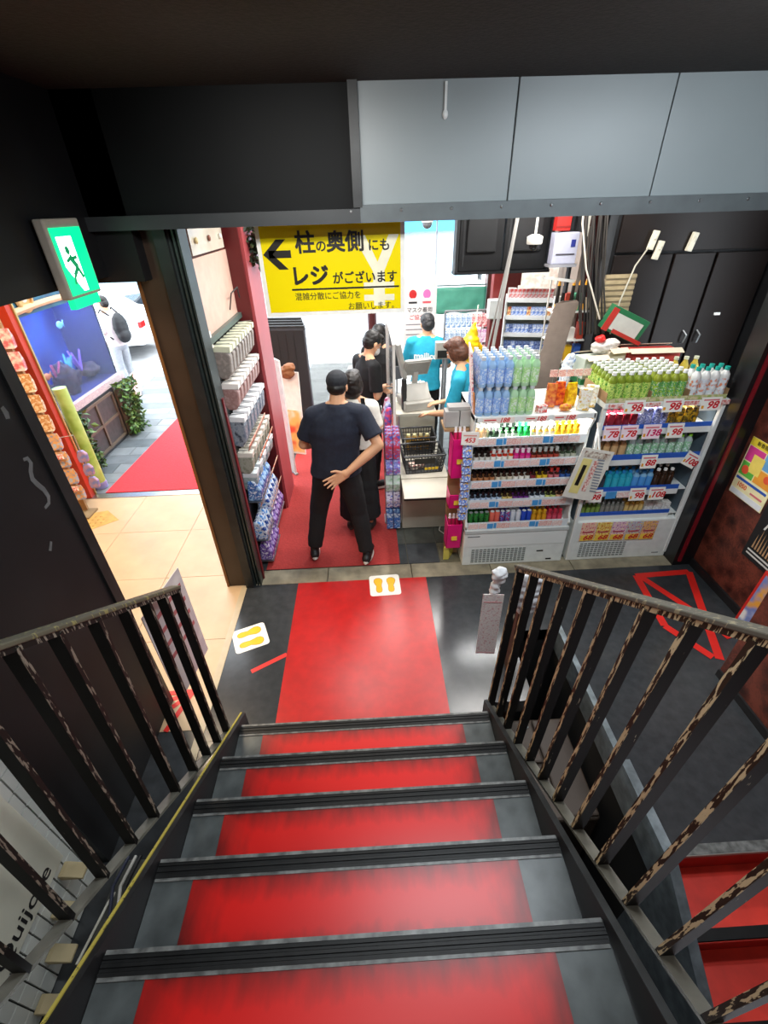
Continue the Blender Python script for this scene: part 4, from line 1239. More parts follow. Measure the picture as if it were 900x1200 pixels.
# customer in profile at the till, wearing a mask
cus = person('person', 'man in black T-shirt and white face mask looking down at the till counter', (-0.01, 4.72, 0.021), R(-62),
    std(1.76, head=(0.0, 0.085, 1.625), neck=(0, 0.02, 1.50), htilt=(R(-32), 0, 0), elR=(0.22, -0.01, 1.15), wrR=(0.07, 0.13, 1.17), elL=(-0.23, 0.02, 1.13), wrL=(-0.08, 0.15, 1.12)),
    SKIN, BLACKC, BLACKC, SHOEB, HAIRB, hair='short', sleeve=0.8, hem=0.85, sole_m=SOLE)
hm = Euler((R(-32), 0, 0)).to_matrix()
c = MB().ball(Vector((0, 0.085, 1.625)) + hm @ Vector((0, 0.060, -0.052)), (0.058, 0.048, 0.050), (R(-32), 0, 0))
for s in (-1, 1): c.cap(Vector((0, 0.085, 1.625)) + hm @ Vector((s * 0.055, 0.05, -0.035)), Vector((0, 0.085, 1.625)) + hm @ Vector((s * 0.080, -0.01, -0.01)), 0.004, 0.004, 6)
remeshed(c, 'face_mask', pm('f0efec', 0.7), cus, 0.007)
person('person', 'customer in black clothes half hidden behind the masked man at the till', (0.15, 5.66, 0.0115), R(-20),
    std(1.62, elR=(0.21, 0.0, 1.06), wrR=(0.10, 0.12, 1.0), elL=(-0.21, 0.0, 1.06), wrL=(-0.1, 0.12, 1.0)), SKIN, BLACKC, BLACKC, SHOEB, HAIRB, hair='long', sleeve=1.5)
# shop staff
s1 = person('person', 'shop worker in turquoise T-shirt with white lettering on the back, at the far till', (0.72, 5.62, 0.003), R(-14),
    std(1.74, htilt=(R(-14), 0, R(25)), elR=(0.27, 0.05, 1.15), wrR=(0.20, 0.28, 1.08), elL=(-0.26, 0.06, 1.15), wrL=(-0.16, 0.30, 1.06)), SKIN, TURQ, BLACKC, SHOEB, mat('grey_black_hair', srgb('2a2a2c'), 0.5, 0.3, 50, 0.2), hair='short', sleeve=0.85, build=1.04)
text('mailice', 0.10, pm('eaf4f4', 0.6), s1, (0.01, -0.152, 1.30), (R(96), 0, 0), bold=0.004)
s2 = person('person', 'shop worker with brown hair in turquoise T-shirt bending behind the near till', (0.95, 4.34, 0.003), R(58),
    std(1.72, head=(0, 0.12, 1.63), neck=(0, 0.05, 1.50), htilt=(R(-30), 0, 0), chest=(0, 0.02, 1.28), elR=(0.23, 0.06, 1.10), wrR=(0.14, 0.30, 1.05), elL=(-0.23, 0.06, 1.10), wrL=(-0.14, 0.30, 1.02)), SKIN, TURQ, BLACKC, SHOEB, HAIRBR, hair='bob', sleeve=0.85)
# pedestrian outside with a backpack
bp_ = person('person', 'pedestrian in white T-shirt and grey trousers with a black backpack out on the pavement', (-4.40, 8.50, 0.0115), R(70),
    std(1.66, elR=(0.24, 0.02, 1.08), wrR=(0.20, 0.25, 1.02), elL=(-0.23, 0.02, 1.08), wrL=(-0.18, 0.26, 0.98), htilt=(R(-16), 0, 0)), SKIN, mat('pale_pink_cotton', srgb('dfd3d4'), 0.85, 0.05, 30), GREYC, pm('b9b4ac', 0.6), HAIRB, hair='short', sleeve=0.85, sole_m=SOLE)
c = MB(); c.ball((0, -0.2, 1.18), (0.15, 0.085, 0.24)); c.ball((0, -0.22, 1.05), (0.14, 0.08, 0.13))
bk = remeshed(c, 'backpack', mat('black_nylon', srgb('17191d'), 0.6, 0.2, 30), bp_, 0.012, 0.004)
MB().tube([(0.10, -0.13, 1.38), (0.12, 0.0, 1.47), (0.13, 0.11, 1.36), (0.15, 0.09, 1.15), (0.14, -0.1, 1.0)], 0.014, 6).tube([(-0.10, -0.13, 1.38), (-0.12, 0.0, 1.47), (-0.13, 0.11, 1.36), (-0.15, 0.09, 1.15), (-0.14, -0.1, 1.0)], 0.014, 6).build('backpack_strap', BLACKC, bp_, smooth=True)
o = MB().cap((0, 0, 0.0), (0, 0, 0.30), 0.13, 0.10, 12).build('shopping_bag', mat('blue_bag_cloth', srgb('1e4f86'), 0.7, 0.15, 12), None, (-4.86, 8.66, 0.60), smooth=True)
tag(o, 'blue bag held in front of the pedestrian with the backpack', 'bag')

# ------------------------------------------------------------------ yellow overhead sign and exit box
SIGNY = mat('yellow_sign_print', srgb('f2dc08'), 0.25, 0.02, 3)
t = thing('hanging_sign', 'yellow hanging sign with black arrow and Japanese lettering over the aisle', 'sign', (-0.18, 3.12, 2.485))
MB().box((-0.44, 0, -0.26), (0.435, 0.008, 0.26)).build('sign_border', pm('f4f3ea', 0.3), t)
MB().box((-0.415, -0.002, -0.235), (0.41, 0, 0.26)).build('sign_face', SIGNY, t)
yw = MB()
yw.prism([(0.13, 0.17), (0.20, 0.17), (0.27, 0.03), (0.34, 0.17), (0.40, 0.17), (0.31, -0.02), (0.31, -0.08), (0.37, -0.08), (0.37, -0.115), (0.31, -0.115), (0.31, -0.15), (0.37, -0.15), (0.37, -0.185), (0.31, -0.185), (0.31, -0.215), (0.24, -0.215), (0.24, -0.185), (0.18, -0.185), (0.18, -0.15), (0.24, -0.15), (0.24, -0.115), (0.18, -0.115), (0.18, -0.08), (0.24, -0.08), (0.24, -0.02)], -0.003, -0.002, 'y')
yw.build('yen_mark', pm('f3efd2', 0.35), t)
ar = MB()
for q in ([(-0.425, 0.09), (-0.335, 0.175), (-0.275, 0.175), (-0.365, 0.09)], [(-0.425, 0.09), (-0.335, 0.0), (-0.275, 0.0), (-0.365, 0.09)], [(-0.39, 0.112), (-0.25, 0.112), (-0.25, 0.068), (-0.39, 0.068)]):
    ar.prism([(x * 0.94 - 0.01, z_ * 0.9 + 0.005) for x, z_ in q], -0.0035, -0.002, 'y')
ar.build('arrow', pm('1c1810', 0.4), t)
INK = pm('1c1810', 0.45)
def stxt(s, x, z_, size, bold, sx=1.0):
    k = bold * 0.55
    for dx, dz in ((-k, -k), (k, k), (k, -k), (-k, k)) if bold > 0.001 else ((0, 0),):
        text(s, size, INK, t, (x + dx, -0.0042 - 0.0001 * (dx > 0) - 0.0002 * (dz > 0), z_ + dz), bold=bold * 0.12, sx=sx)
stxt('柱', -0.155, 0.135, 0.122, 0.0045); stxt('の', -0.063, 0.118, 0.066, 0.002); stxt('奥側', 0.082, 0.135, 0.113, 0.0045); stxt('にも', 0.282, 0.115, 0.068, 0.002)
stxt('レジ', -0.148, -0.04, 0.118, 0.0055); stxt('がございます', 0.19, -0.055, 0.070, 0.002, 0.95)
MB().box((-0.265, -0.0035, -0.112), (0.40, -0.002, -0.102)).build('rule_line', INK, t)
stxt('混雑分散にご協力を', -0.045, -0.15, 0.046, 0.0006); stxt('お願いします。', 0.235, -0.215, 0.046, 0.0006)

t = thing('exit_sign', 'glowing green exit box with a white running figure under the dark lintel', 'sign', (-1.432, 2.55, 2.615))
MB().box((0, -0.15, -0.155), (0.048, 0.15, 0.17)).build('sign_housing', pm('b8b2a4', 0.5), t, bevel=0.008)
GLOWG = mat('exit_green_glow', srgb('00c07a'), 0.4, 0.02, 3, emit=2.0)
GLOWW = mat('exit_white_glow', srgb('f4fff8'), 0.4, 0.01, 3, emit=4.5)
fc = MB().box((0.048, -0.13, -0.14), (0.053, 0.13, 0.135)).build('light_panel', GLOWG, t)
wh = MB()
def P2(pts): wh.prism(pts, 0.053, 0.0545, 'x')
P2([(-0.105, 0.10), (0.02, 0.10), (0.02, -0.13), (-0.02, -0.13), (-0.105, -0.02)])
wh.build('door_mark', GLOWW, fc)
gm = MB()
gm.ball((0.0546, -0.05, 0.045), (0.001, 0.018, 0.018), None, 12, 6)
for a, b, w in (((-0.05, 0.02), (-0.01, -0.03), 0.03), ((-0.045, 0.015), (-0.085, 0.0), 0.014), ((-0.03, 0.01), (0.01, 0.015), 0.014), ((-0.012, -0.03), (0.012, -0.075), 0.02), ((-0.015, -0.03), (-0.06, -0.06), 0.02), ((-0.06, -0.06), (-0.075, -0.095), 0.016)):
    gm.beam((0.0552, *a), (0.0552, *b), w, 0.001, side=(0, b[1] - a[1], a[0] - b[0]))
gm.build('running_figure', mat('exit_green_mark', srgb('0aa468'), 0.4, 0.02, 3, emit=0.5), fc)
MB().box((0.01, -0.12, -0.2), (0.04, 0.12, -0.155)).build('lower_lens', GLOWG, t)

# ------------------------------------------------------------------ checkout counter, basket, till, acrylic screens
BEIGE = mat('beige_laminate', srgb('cfc8b8'), 0.4, 0.05, 6)
BEIGE2 = mat('beige_laminate_front', srgb('b9b1a0'), 0.45, 0.06, 6)
t = thing('checkout_counter', 'beige checkout counter with a fold-out flap at its near end', 'counter', (0.5, 3.8, 0.0015))
MB().box((-0.215, 0.0, 0.01), (0.225, 0.9, 0.575)).build('counter_body', BEIGE2, t, bevel=0.003)
MB().box((-0.225, 0.0, 0.575), (0.235, 0.9, 0.605)).build('counter_top', BEIGE, t, bevel=0.004)
fp = MB().box((-0.225, -0.365, 0.577), (0.235, -0.008, 0.602)).build('flap', BEIGE, t, bevel=0.008)
MB().box((-0.227, -0.368, 0.580), (0.237, -0.355, 0.599)).build('dark_edge', BLACKINK, fp)
for x in (-0.16, -0.14, 0.15, 0.17):
    MB().prism([(0.0, 0.42), (-0.22, 0.575), (-0.2, 0.577), (0, 0.577)], x - 0.003, x + 0.003, 'x').build('flap_bracket', pm('8f897c', 0.4), t)
MB().box((-0.2, 0.9, 0.01), (0.22, 1.62, 0.87)).build('counter_body', BEIGE2, t, bevel=0.003)
MB().box((-0.22, 0.9, 0.87), (0.24, 1.62, 0.90)).build('counter_top', BEIGE, t, bevel=0.004)
for x in (-0.19, 0.2):
    MB().lathe([(0.012, 0), (0.012, 0.01)], (x, 0.03, 0), 8).build('foot', BLACKINK, t)


def basket(label, loc, rz, w=0.40, d=0.30, h=0.20):
    t = thing('shopping_basket', label, 'basket', loc, rz)
    m = pm('1d1d1f', 0.4)
    n = 12
    for (ax, L_) in (('front', w), ('back', w)):
        y = -d / 2 if ax == 'front' else d / 2
        g = MB()
        for i in range(n + 1):
            x = -w / 2 + w * i / n
            g.beam((x * 0.88, y * 0.88, 0.005), (x, y, h), 0.006, 0.006)
        for j in range(5):
            k = 0.88 + 0.12 * j / 5
            z_ = 0.008 + (h - 0.02) * j / 5
            g.beam((-w / 2 * k, y * k, z_), (w / 2 * k, y * k, z_), 0.006, 0.006, side=(0, 1, 0))
        g.build('side_grid', m, t)
    for s in (-1, 1):
        g = MB(); x = s * w / 2
        for i in range(9):
            y = -d / 2 + d * i / 8
            g.beam((x * 0.88, y * 0.88, 0.005), (x, y, h), 0.006, 0.006)
        for j in range(5):
            k = 0.88 + 0.12 * j / 5
            z_ = 0.008 + (h - 0.02) * j / 5
            g.beam((x * k, -d / 2 * k, z_), (x * k, d / 2 * k, z_), 0.006, 0.006)
        g.build('side_grid', m, t)
    g = MB().box((-w / 2 * 0.88, -d / 2 * 0.88, 0), (w / 2 * 0.88, d / 2 * 0.88, 0.006)).build('basket_floor', m, t)
    rim = MB()
    for a, b in (((-w / 2, -d / 2), (w / 2, -d / 2)), ((w / 2, -d / 2), (w / 2, d / 2)), ((w / 2, d / 2), (-w / 2, d / 2)), ((-w / 2, d / 2), (-w / 2, -d / 2))):
        rim.tube([(*a, h), (*b, h)], 0.010, 8)
    rim.build('rim', m, t, smooth=True)
    MB().box((-0.10, -d / 2 - 0.012, h * 0.62), (0.10, -d / 2 - 0.004, h * 0.9)).build('name_plate', BLACKINK, t)
    for k_ in (-0.05, 0.05):
        MB().tube([(-w / 2, k_ * 0.3, h), (-w / 2 - 0.005, k_ * 2.6, h + 0.004), (0, k_ * 2.9, h + 0.008), (w / 2 + 0.005, k_ * 2.6, h + 0.004), (w / 2, k_ * 0.3, h)], 0.006, 6).build('handle', m, t, smooth=True)
    return t


bk_ = basket('black shopping basket with yellow lettering on the counter, nearest the flap', (0.50, 4.02, 0.608), R(4), 0.40, 0.30, 0.19)
for i, c_ in enumerate(['d8b21a', 'd8b21a', 'd8b21a', 'd8b21a']):
    MB().box((0.0 + 0.035 * i, -0.156, 0.045), (0.028 + 0.035 * i, -0.148, 0.068)).build('yellow_mark', pm(c_, 0.5), bk_)
tag(MB().box((-0.07, -0.05, 0), (0.07, 0.05, 0.05)).build('snack_packet', printed('red_snack', ['b8322c', 'e9dccb', '7e1f1f'], 16), None, (0.44, 4.0, 0.616), (0, 0, 0.4), bevel=0.01), 'red snack packet lying inside the near shopping basket', 'packet')
basket('smaller black basket with golden goods behind the near basket', (0.50, 4.42, 0.608), R(2), 0.34, 0.28, 0.19)
for i in range(4):
    tag(MB().lathe([(0.028, 0), (0.03, 0.02), (0.03, 0.13), (0.02, 0.15), (0.02, 0.17)], n=10, mis=[0, 0, 0, 1]).build('jar', [pm('b8872a', 0.3), pm('e6d9a0', 0.4)], None, (0.40 + 0.066 * i, 4.42, 0.616), smooth=True), f'golden jar in the rear black basket, {ORD[i]} from the aisle', 'jar', 'golden jars in the rear basket')
# till terminal
TILL = mat('till_grey_plastic', srgb('b9b4ab'), 0.4, 0.05, 6)
t = thing('till_terminal', 'grey till terminal with tilted screen on the counter behind the baskets', 'till', (0.53, 4.92, 0.902), R(12))
MB().box((-0.17, -0.16, 0), (0.17, 0.2, 0.10)).build('cash_drawer', TILL, t, bevel=0.012)
MB().prism([(-0.1, 0.1), (0.14, 0.1), (0.14, 0.2), (0.02, 0.26)], -0.14, 0.14, 'x').build('till_body', TILL, t, bevel=0.01)
MB().beam((0, 0.08, 0.2), (0, 0.02, 0.42), 0.06, 0.04).build('screen_arm', TILL, t, bevel=0.008)
sc_ = MB().cbox((0, 0.0, 0.44), (0.30, 0.03, 0.24), rot=(R(35), 0, 0)).build('screen', TILL, t, bevel=0.01)
MB().cbox((0, -0.012, 0.432), (0.26, 0.02, 0.2), rot=(R(35), 0, 0)).build('screen_back', pm('9f9a92', 0.4), sc_, bevel=0.008)
MB().cbox((-0.17, 0.02, 0.52), (0.05, 0.10, 0.42), rot=(R(12), R(-14), 0)).build('screen_side', TILL, t, bevel=0.008)
MB().cbox((-0.155, -0.05, 0.17), (0.05, 0.05, 0.34)).build('stand_post', pm('2a2a2c', 0.4), t, bevel=0.006)
kp = MB()
for i in range(5):
    for j in range(4):
        kp.cbox((-0.1 + 0.05 * i, -0.05 + 0.045 * j, 0.104 + 0.0), (0.036, 0.03, 0.01))
kp.build('key', pm('e5e2da', 0.4), t)
t = thing('receipt_printer', 'white receipt printer with a curl of paper beside the till', 'printer', (0.60, 5.29, 0.902), R(4))
MB().box((-0.09, -0.12, 0), (0.09, 0.12, 0.13)).build('printer_body', pm('e7e5e0', 0.4), t, bevel=0.012)
MB().tube([(0, -0.05, 0.13), (0, -0.06, 0.19), (0, -0.1, 0.21)], 0.006, 6).build('paper_curl', PAPER, t)
t = thing('card_reader', 'small dark card reader on a stalk at the far till', 'reader', (0.34, 5.30, 0.902), R(20))
MB().lathe([(0.06, 0), (0.05, 0.02), (0.012, 0.03), (0.012, 0.24)], n=12).build('stalk', pm('8f9296', 0.4), t)
MB().cbox((0, 0, 0.27), (0.10, 0.03, 0.15), rot=(R(-30), 0, 0)).build('reader_body', pm('33363b', 0.3), t, bevel=0.008)
t = thing('price_display', 'grey customer price display with a black window on a tall post', 'display', (0.87, 5.06, 0.003))
MB().lathe([(0.10, 0), (0.10, 0.01), (0.018, 0.02), (0.018, 1.38)], n=12).build('pole', pm('7f8386', 0.4), t)
h_ = MB().box((-0.12, -0.03, 1.38), (0.12, 0.05, 1.56)).build('display_head', pm('a8a59c', 0.45), t, bevel=0.008)
MB().box((-0.10, -0.034, 1.395), (0.10, -0.03, 1.475)).build('display_window', BLACKINK, h_)
# acrylic screens between customers and staff
for i, (x, y, w, label) in enumerate([(0.235, 4.05, 0.95, 'clear acrylic screen with pale posts at the near till'), (0.235, 5.05, 0.35, 'clear acrylic screen with pale posts at the far till')]):
    t = thing('acrylic_screen', label, 'screen', (x, y, 0.56 if i == 0 else 0.002))
    z0, z1 = (0.05, 1.24) if i == 0 else (0.9, 1.75)
    MB().box((-0.003, 0.0, z0), (0.003, w, z1)).build('acrylic_sheet', CLEAR, t)
    for y_ in (0.0, w):
        MB().box((-0.012, y_ - 0.012, 0 if i == 0 else 0.0), (0.012, y_ + 0.012, z1)).build('post', pm('d4d2cc', 0.35), t)
    MB().box((-0.010, 0.012, z1 - 0.016), (0.010, w - 0.012, z1)).build('top_bar', pm('d4d2cc', 0.35), t)
    if i == 0: MB().box((-0.03, -0.04, 0.0), (0.012, w, 0.012)).build('base_bar', pm('b9b6ae', 0.4), t)
tag(MB().tube([(0.70, 3.86, 0.02), (0.66, 3.74, 0.008), (0.74, 3.62, 0.008), (0.80, 3.62, 0.008)], 0.005, 6).build('cable', pm('cfccc2'), smooth=True), 'white cable on the slate floor from under the checkout counter', 'cable')

# ------------------------------------------------------------------ detergent rack on the aisle side of the counter
t = thing('wire_rack', 'wire hook rack of laundry packets standing at the aisle end of the counter', 'rack', (0.20, 3.90, 0.0085))
for x in (-0.075, 0.065):
    MB().tube([(x, 0, 0), (x, 0, 1.2)], 0.008, 6).build('upright', STEEL, t)
MB().box((-0.09, 0.0, 0), (0.08, 0.16, 0.02)).build('base_plate', pm('9a9d9e', 0.4), t)
PK = {'blue bottle-shaped refill': ['2f7fd0', '8fc4ee', '1d5fb4', 'cfe4f4'], 'purple and blue packet': ['7b4fa8', '4a6fd0', 'e9e4f2', '5a2f90'], 'white and green packet': ['eef0ee', '8fbf9a', 'c9e0d2', 'd8dde0'], 'white and violet packet': ['f2eff4', 'b04a8a', '6f7fd0', 'e6e2ec'], 'striped blue and red packet': ['e9ecf2', '3a5fb8', 'c43a4a', '8f9fd6']}
zr = [0.0, 0.26, 0.45, 0.63, 0.80]
hs = [0.23, 0.17, 0.165, 0.155, 0.26]
for k, (nm_, cols) in enumerate(PK.items()):
    for i in range(2):
        w, h = 0.066, hs[k]
        me = MB().prism([(-0.02, 0.0), (0.03, 0.01), (0.035, h * 0.6), (0.01, h), (0.0, h), (-0.03, h * 0.5)], -w / 2, w / 2, 'x').mesh('packet', printed(f'pk_{k}', cols, 14, 0.3))
        for d in range(3 if k else 2):
            o = place('packet', me, None, (0.157 + 0.072 * i + 0.004 * (k > 2), 3.855 - 0.065 + 0.0 + 0.075 * d - (0.0), 0.034 + zr[k]))
            bev(o, 0.008)
            tag(o, f'{nm_} on the wire rack, {"aisle" if i == 0 else "counter"} column, {ORD[d]} on its hook', 'packet', 'laundry packets on the wire rack')
for k in range(4):
    MB().tube([(-0.042, 0.0, 0.24 + 0.19 * k), (-0.042, -0.0, 0.245 + 0.19 * k)], 0.004, 6).build('hook', STEEL, t)
for i in range(3):
    o = MB().cap((0, 0, 0), (0.02, 0, 0.16), 0.042, 0.03, 10).build('refill_pouch', printed(f'pouch_{i}', [['e9edf4', '2f57b4', 'd8435a'], ['f2f2f4', '5a4fb0', 'c8d4ee'], ['2a49a8', 'e4e8f2', 'b03a6a']][i], 12, 0.25), None, (0.165, 4.15 + 0.14 * i, 1.007), smooth=True)
    tag(o, ['white and blue refill pouch, nearest one atop the aisle rack', 'pale violet pouch in the middle atop the aisle rack', 'navy blue pouch at the far end atop the aisle rack'][i], 'pouch')
t = thing('aisle_shelf', 'low grey shelf under the pouches along the aisle side of the counter', 'shelf', (0.17, 4.36, 0.0085))
MB().box((-0.035, -0.28, 0), (0.045, 0.2, 0.94)).build('shelf_body', pm('8f9498', 0.5), t, bevel=0.004)
MB().box((-0.055, -0.285, 0.94), (0.045, 0.21, 0.955)).build('shelf_top', pm('b9bcbd', 0.4), t)

# ------------------------------------------------------------------ pink display stand beside the checkout cooler
PINK = mat('hot_pink_card', srgb('e2147a'), 0.4, 0.05, 6)
t = thing('display_stand', 'hot pink cardboard display stand of small packs beside the checkout cooler', 'stand', (0.71, 3.275, 0.0055))
MB().box((-0.06, 0.10, 0.0), (0.07, 0.13, 1.32)).build('back_board', CARD, t)
MB().prism([(-0.08, 0.0), (-0.03, 0.0), (0.03, 0.1), (-0.02, 0.1)], 0.0, 0.14, 'z').build('foot', pm('cfc25a', 0.5), t)
for z0, h in ((0.16, 0.28), (0.60, 0.15), (0.90, 0.36)):
    bx = MB().prism([(-0.03, z0), (-0.06, z0 + h), (-0.052, z0 + h), (-0.022, z0 + 0.01), (0.10, z0 + 0.01), (0.10, z0)], -0.065, 0.065, 'x').build('pink_pocket', PINK, t)
    for s in (-0.065, 0.061):
        MB().prism([(-0.03, z0), (-0.06, z0 + h), (0.10, z0 + h * 1.05), (0.10, z0)], s, s + 0.004, 'x').build('pocket_side', PINK, bx)
    MB().cbox((0.0, -0.05 , z0 + h * 0.45), (0.05, 0.004, 0.04), rot=(R(-10), 0, 0)).build('gold_mark', pm('e6c13c', 0.5), bx)
for k, z0 in enumerate((0.30, 1.13)):
    for i in range(3):
        o = MB().lathe([(0.015, 0), (0.015, 0.16), (0.011, 0.17), (0.011, 0.2)], n=10, mis=[0, 1, 1]).build('tube_pack', [pm('c8245a', 0.35), pm('f4eff0', 0.35)], None, (0.675 + 0.034 * i, 3.305, z0 + 0.006), smooth=True)
        tag(o, f'white capped pink tube in the {"lower" if k == 0 else "upper"} pink pocket, {ORD[i]} from the counter', 'tube', 'pink tubes in the display stand')
BLUEPK = printed('blue_hanging_pack', ['6f9be0', 'dfe9f6', '3f6fc8', 'f1c34a'], 22, 0.3)
me = MB().box((-0.035, -0.008, -0.05), (0.035, 0.008, 0.05)).mesh('blue_pack', BLUEPK)
for k in range(9):
    o = place('blue_pack', me, None, (0.752 + 0.008 * (k % 2), 3.19, 1.18 - 0.075 * k - (0.0)), (R(-20), 0, R(8 * (k % 3 - 1))))
    tag(o, f'blue and white packet on the strip beside the pink stand, {ORD[k]} from the top', 'packet', 'blue packets on the hanging strip')
tag(MB().box((-0.004, -0.001, -0.4), (0.004, 0.001, 0.4)).build('hanging_strip', CLEAR, None, (0.757, 3.21, 0.90)), 'clear strip that carries the blue packets by the checkout cooler', 'strip')
t = thing('price_sign', 'white price card reading 453 at the corner of the checkout cooler', 'card', (0.76, 3.16, 1.30), R(-8))
MB().box((-0.065, -0.002, -0.055), (0.065, 0.002, 0.055)).build('card_sheet', PAPER, t)
text('453', 0.055, REDINK, t, (0.0, -0.003, -0.015), bold=0.0015, shear=0.2)
MB().box((-0.05, -0.004, 0.02), (0.05, -0.002, 0.03)).build('print_line', pm('d99a8a', 0.6), t)
GB = mat('grey_carton', srgb('a9a7a3'), 0.5, 0.05, 10)
for i, (x, y, z_, w) in enumerate([(0.645, 3.37, 1.327, 0.11), (0.757, 3.37, 1.327, 0.10), (0.70, 3.385, 1.458, 0.17)]):
    o = MB().box((-w / 2, -0.05, 0), (w / 2, 0.05, 0.13 if i < 2 else 0.03)).build('carton', GB, None, (x, y, z_), bevel=0.003)
    tag(o, ['grey carton above the pink stand on the counter side', 'grey carton above the pink stand on the cooler side', 'flat grey tray lid lying over the two grey cartons'][i], 'carton')
t = thing('notice_card', 'tall pink and white printed notice leaning beside the blue water bottles', 'notice', (0.775, 3.40, 1.48))
tag(MB().box((0.585, 3.30, 1.30), (0.785, 3.5, 1.322)).build('top_shelf', CARD), 'small cardboard shelf on top of the pink display stand', 'shelf')
MB().cbox((0.012, 0, 0.21), (0.012, 0.30, 0.46), rot=(0, R(-6), R(-8))).build('notice_sheet', printed('pink_notice', ['f3e2de', 'd5606a', 'f6efe8', 'e9a7a2'], 18, 0.5, (1, 1, 2)), t)
MB().cbox((0.02, -0.155, 0.0), (0.01, 0.012, 0.3), rot=(0, R(-6), 0)).build('orange_edge', pm('d98a3a', 0.5), t)

# ------------------------------------------------------------------ goods on top and behind the coolers
for i, (x, y, col, lab) in enumerate([(1.40, 3.33, ['8e2a1c', 'c2452a', 'e08a3a'], 'dark red snack bag on the checkout cooler, nearest the green bottles'), (1.475, 3.36, ['d23a1a', 'f07a1e', 'b82a1a'], 'orange red snack bag on the checkout cooler between the others'), (1.555, 3.33, ['f2b90f', 'f7d21c', 'c98a10'], 'golden yellow snack bag on the checkout cooler')]):
    o = MB().prism([(-0.02, 0), (0.03, 0), (0.04, 0.09), (0.012, 0.185), (0.0, 0.185), (-0.03, 0.09)], -0.038, 0.038, 'x').build('snack_bag', printed(f'snack_bag_{i}', col, 14, 0.25), None, (x, y, 1.463), (0, 0, R(-14 + 9 * i)), bevel=0.01)
    tag(o, lab, 'snack')
for i in range(2):
    o = MB().box((-0.045, -0.02, 0), (0.045, 0.02, 0.17)).build('drink_pouch', printed(f'white_pouch_{i}', ['f2efe4', 'e7d9a0', 'f6f4ec', 'd9a93a'], 12, 0.3), None, (1.625 + 0.075 * i * 1.0, 3.24 + 0.06 * i, 1.463), (0, 0, R(-25)), bevel=0.008)
    tag(o, ['white pouch with a golden picture at the gap end of the checkout cooler', 'white pouch behind the first white one by the gap between coolers'][i], 'pouch')
tag(MB().ball((0, 0, 0.03), (0.05, 0.03, 0.03)).build('wrapped_sweet', printed('green_red', ['3a8a3a', 'c8402a', 'e0a030'], 20, 0.3), None, (1.49, 3.235, 1.461), smooth=True), 'green and red wrapped sweet in front of the orange snack bag', 'sweet')
for i in range(5):
    o = thing('price_flag', f'small white price flag on a wire above the snack bags, {ORD[i]} from the green bottles', 'flag', (1.45 + 0.066 * i, 3.47, 1.461), 0, 'price flags above the snack bags')
    MB().tube([(0, 0, 0), (0, 0, 0.22)], 0.002, 5).build('wire', STEEL, o)
    MB().box((-0.03, -0.003, 0.19), (0.03, 0.001, 0.245)).build('flag_card', TAGP, o)
# boxes and bags heaped behind the tea bottles
HB = [
    ('display_box', 'grey green carton on a green base behind the gap between coolers', 1.82, 3.68, 1.581, 0.19, 0.16, 0.16, 'b4bdb0', 8),
    ('display_box', 'flat green carton under the grey green one behind the coolers', 1.83, 3.68, 1.536, 0.23, 0.17, 0.043, '1f6b3c', 8),
    ('carton', 'long red and cream carton behind the tea bottles', 2.32, 3.72, 1.60, 0.42, 0.16, 0.17, 'a8322c', -2),
    ('carton', 'open cream carton beside the long red one', 2.0, 3.72, 1.60, 0.16, 0.16, 0.18, 'd6c6ae', 12),
]
tag(MB().box((1.72, 3.75, 0.0), (2.66, 4.0, 1.53)).build('storage_cabinet', pm('3a3735', 0.6)), 'dark cabinet behind the pillar cooler that carries the heaped cartons', 'cabinet')
tag(MB().box((1.94, 3.63, 1.536), (2.62, 3.84, 1.598)).build('carton', pm('8f7458', 0.7)), 'wide brown carton laid flat under the long red carton', 'carton')
for nm_, lab, x, y, z_, w, d, h, col, a in HB:
    t = thing(nm_, lab, 'box', (x, y, z_), R(a))
    MB().box((-w / 2, -d / 2, 0), (w / 2, d / 2, h)).build('box_body', pm(col, 0.6), t, bevel=0.003)
    if h > 0.1:
        for s in (-1, 1):
            MB().cbox((0, s * (d / 2 + 0.02), h + 0.01), (w, 0.06, 0.003), rot=(R(-25 * s), 0, 0)).build('flap', pm('d3c3aa', 0.7), t)
        MB().box((-w * 0.4, -d / 2 - 0.002, h * 0.3), (w * 0.4, -d / 2, h * 0.75)).build('printed_panel', pm('cfd3cb' if 'grey' in lab else 'e8dcc8' if 'open' in lab else 'c04038', 0.5), t)
t = thing('tilted_box', 'green and red box tilted on its corner above the cartons', 'box', (2.12, 3.86, 1.83), R(-8))
MB().cbox((0, 0, 0.11), (0.32, 0.12, 0.19), rot=(0, R(24), 0)).build('box_body', pm('17623a', 0.5), t, bevel=0.003)
MB().cbox((-0.0, -0.062, 0.10), (0.24, 0.004, 0.13), rot=(0, R(24), 0)).build('printed_panel', pm('b9b8b0', 0.5), t)
MB().cbox((-0.135, -0.063, 0.16), (0.05, 0.005, 0.18), rot=(0, R(24), 0)).build('red_side', pm('a8281f', 0.5), t)
MB().cbox((0.02, -0.0645, 0.02), (0.27, 0.005, 0.03), rot=(0, R(24), 0)).build('red_side', pm('a8281f', 0.5), t)
t = thing('plastic_bag', 'crumpled pale plastic bag with a red knot on the cartons', 'bag', (1.90, 3.70, 1.755))
c = MB().ball((0, 0, 0.05), (0.09, 0.06, 0.055)).ball((0.08, 0.02, 0.06), (0.07, 0.05, 0.05))
remeshed(c, 'bag_body', pm('d9cfc6', 0.4), t, 0.009, 0.012, 18)
c = MB().ball((-0.03, -0.01, 0.115), (0.045, 0.035, 0.03))
remeshed(c, 'red_knot', pm('d8221c', 0.4), t, 0.007, 0.008, 30)
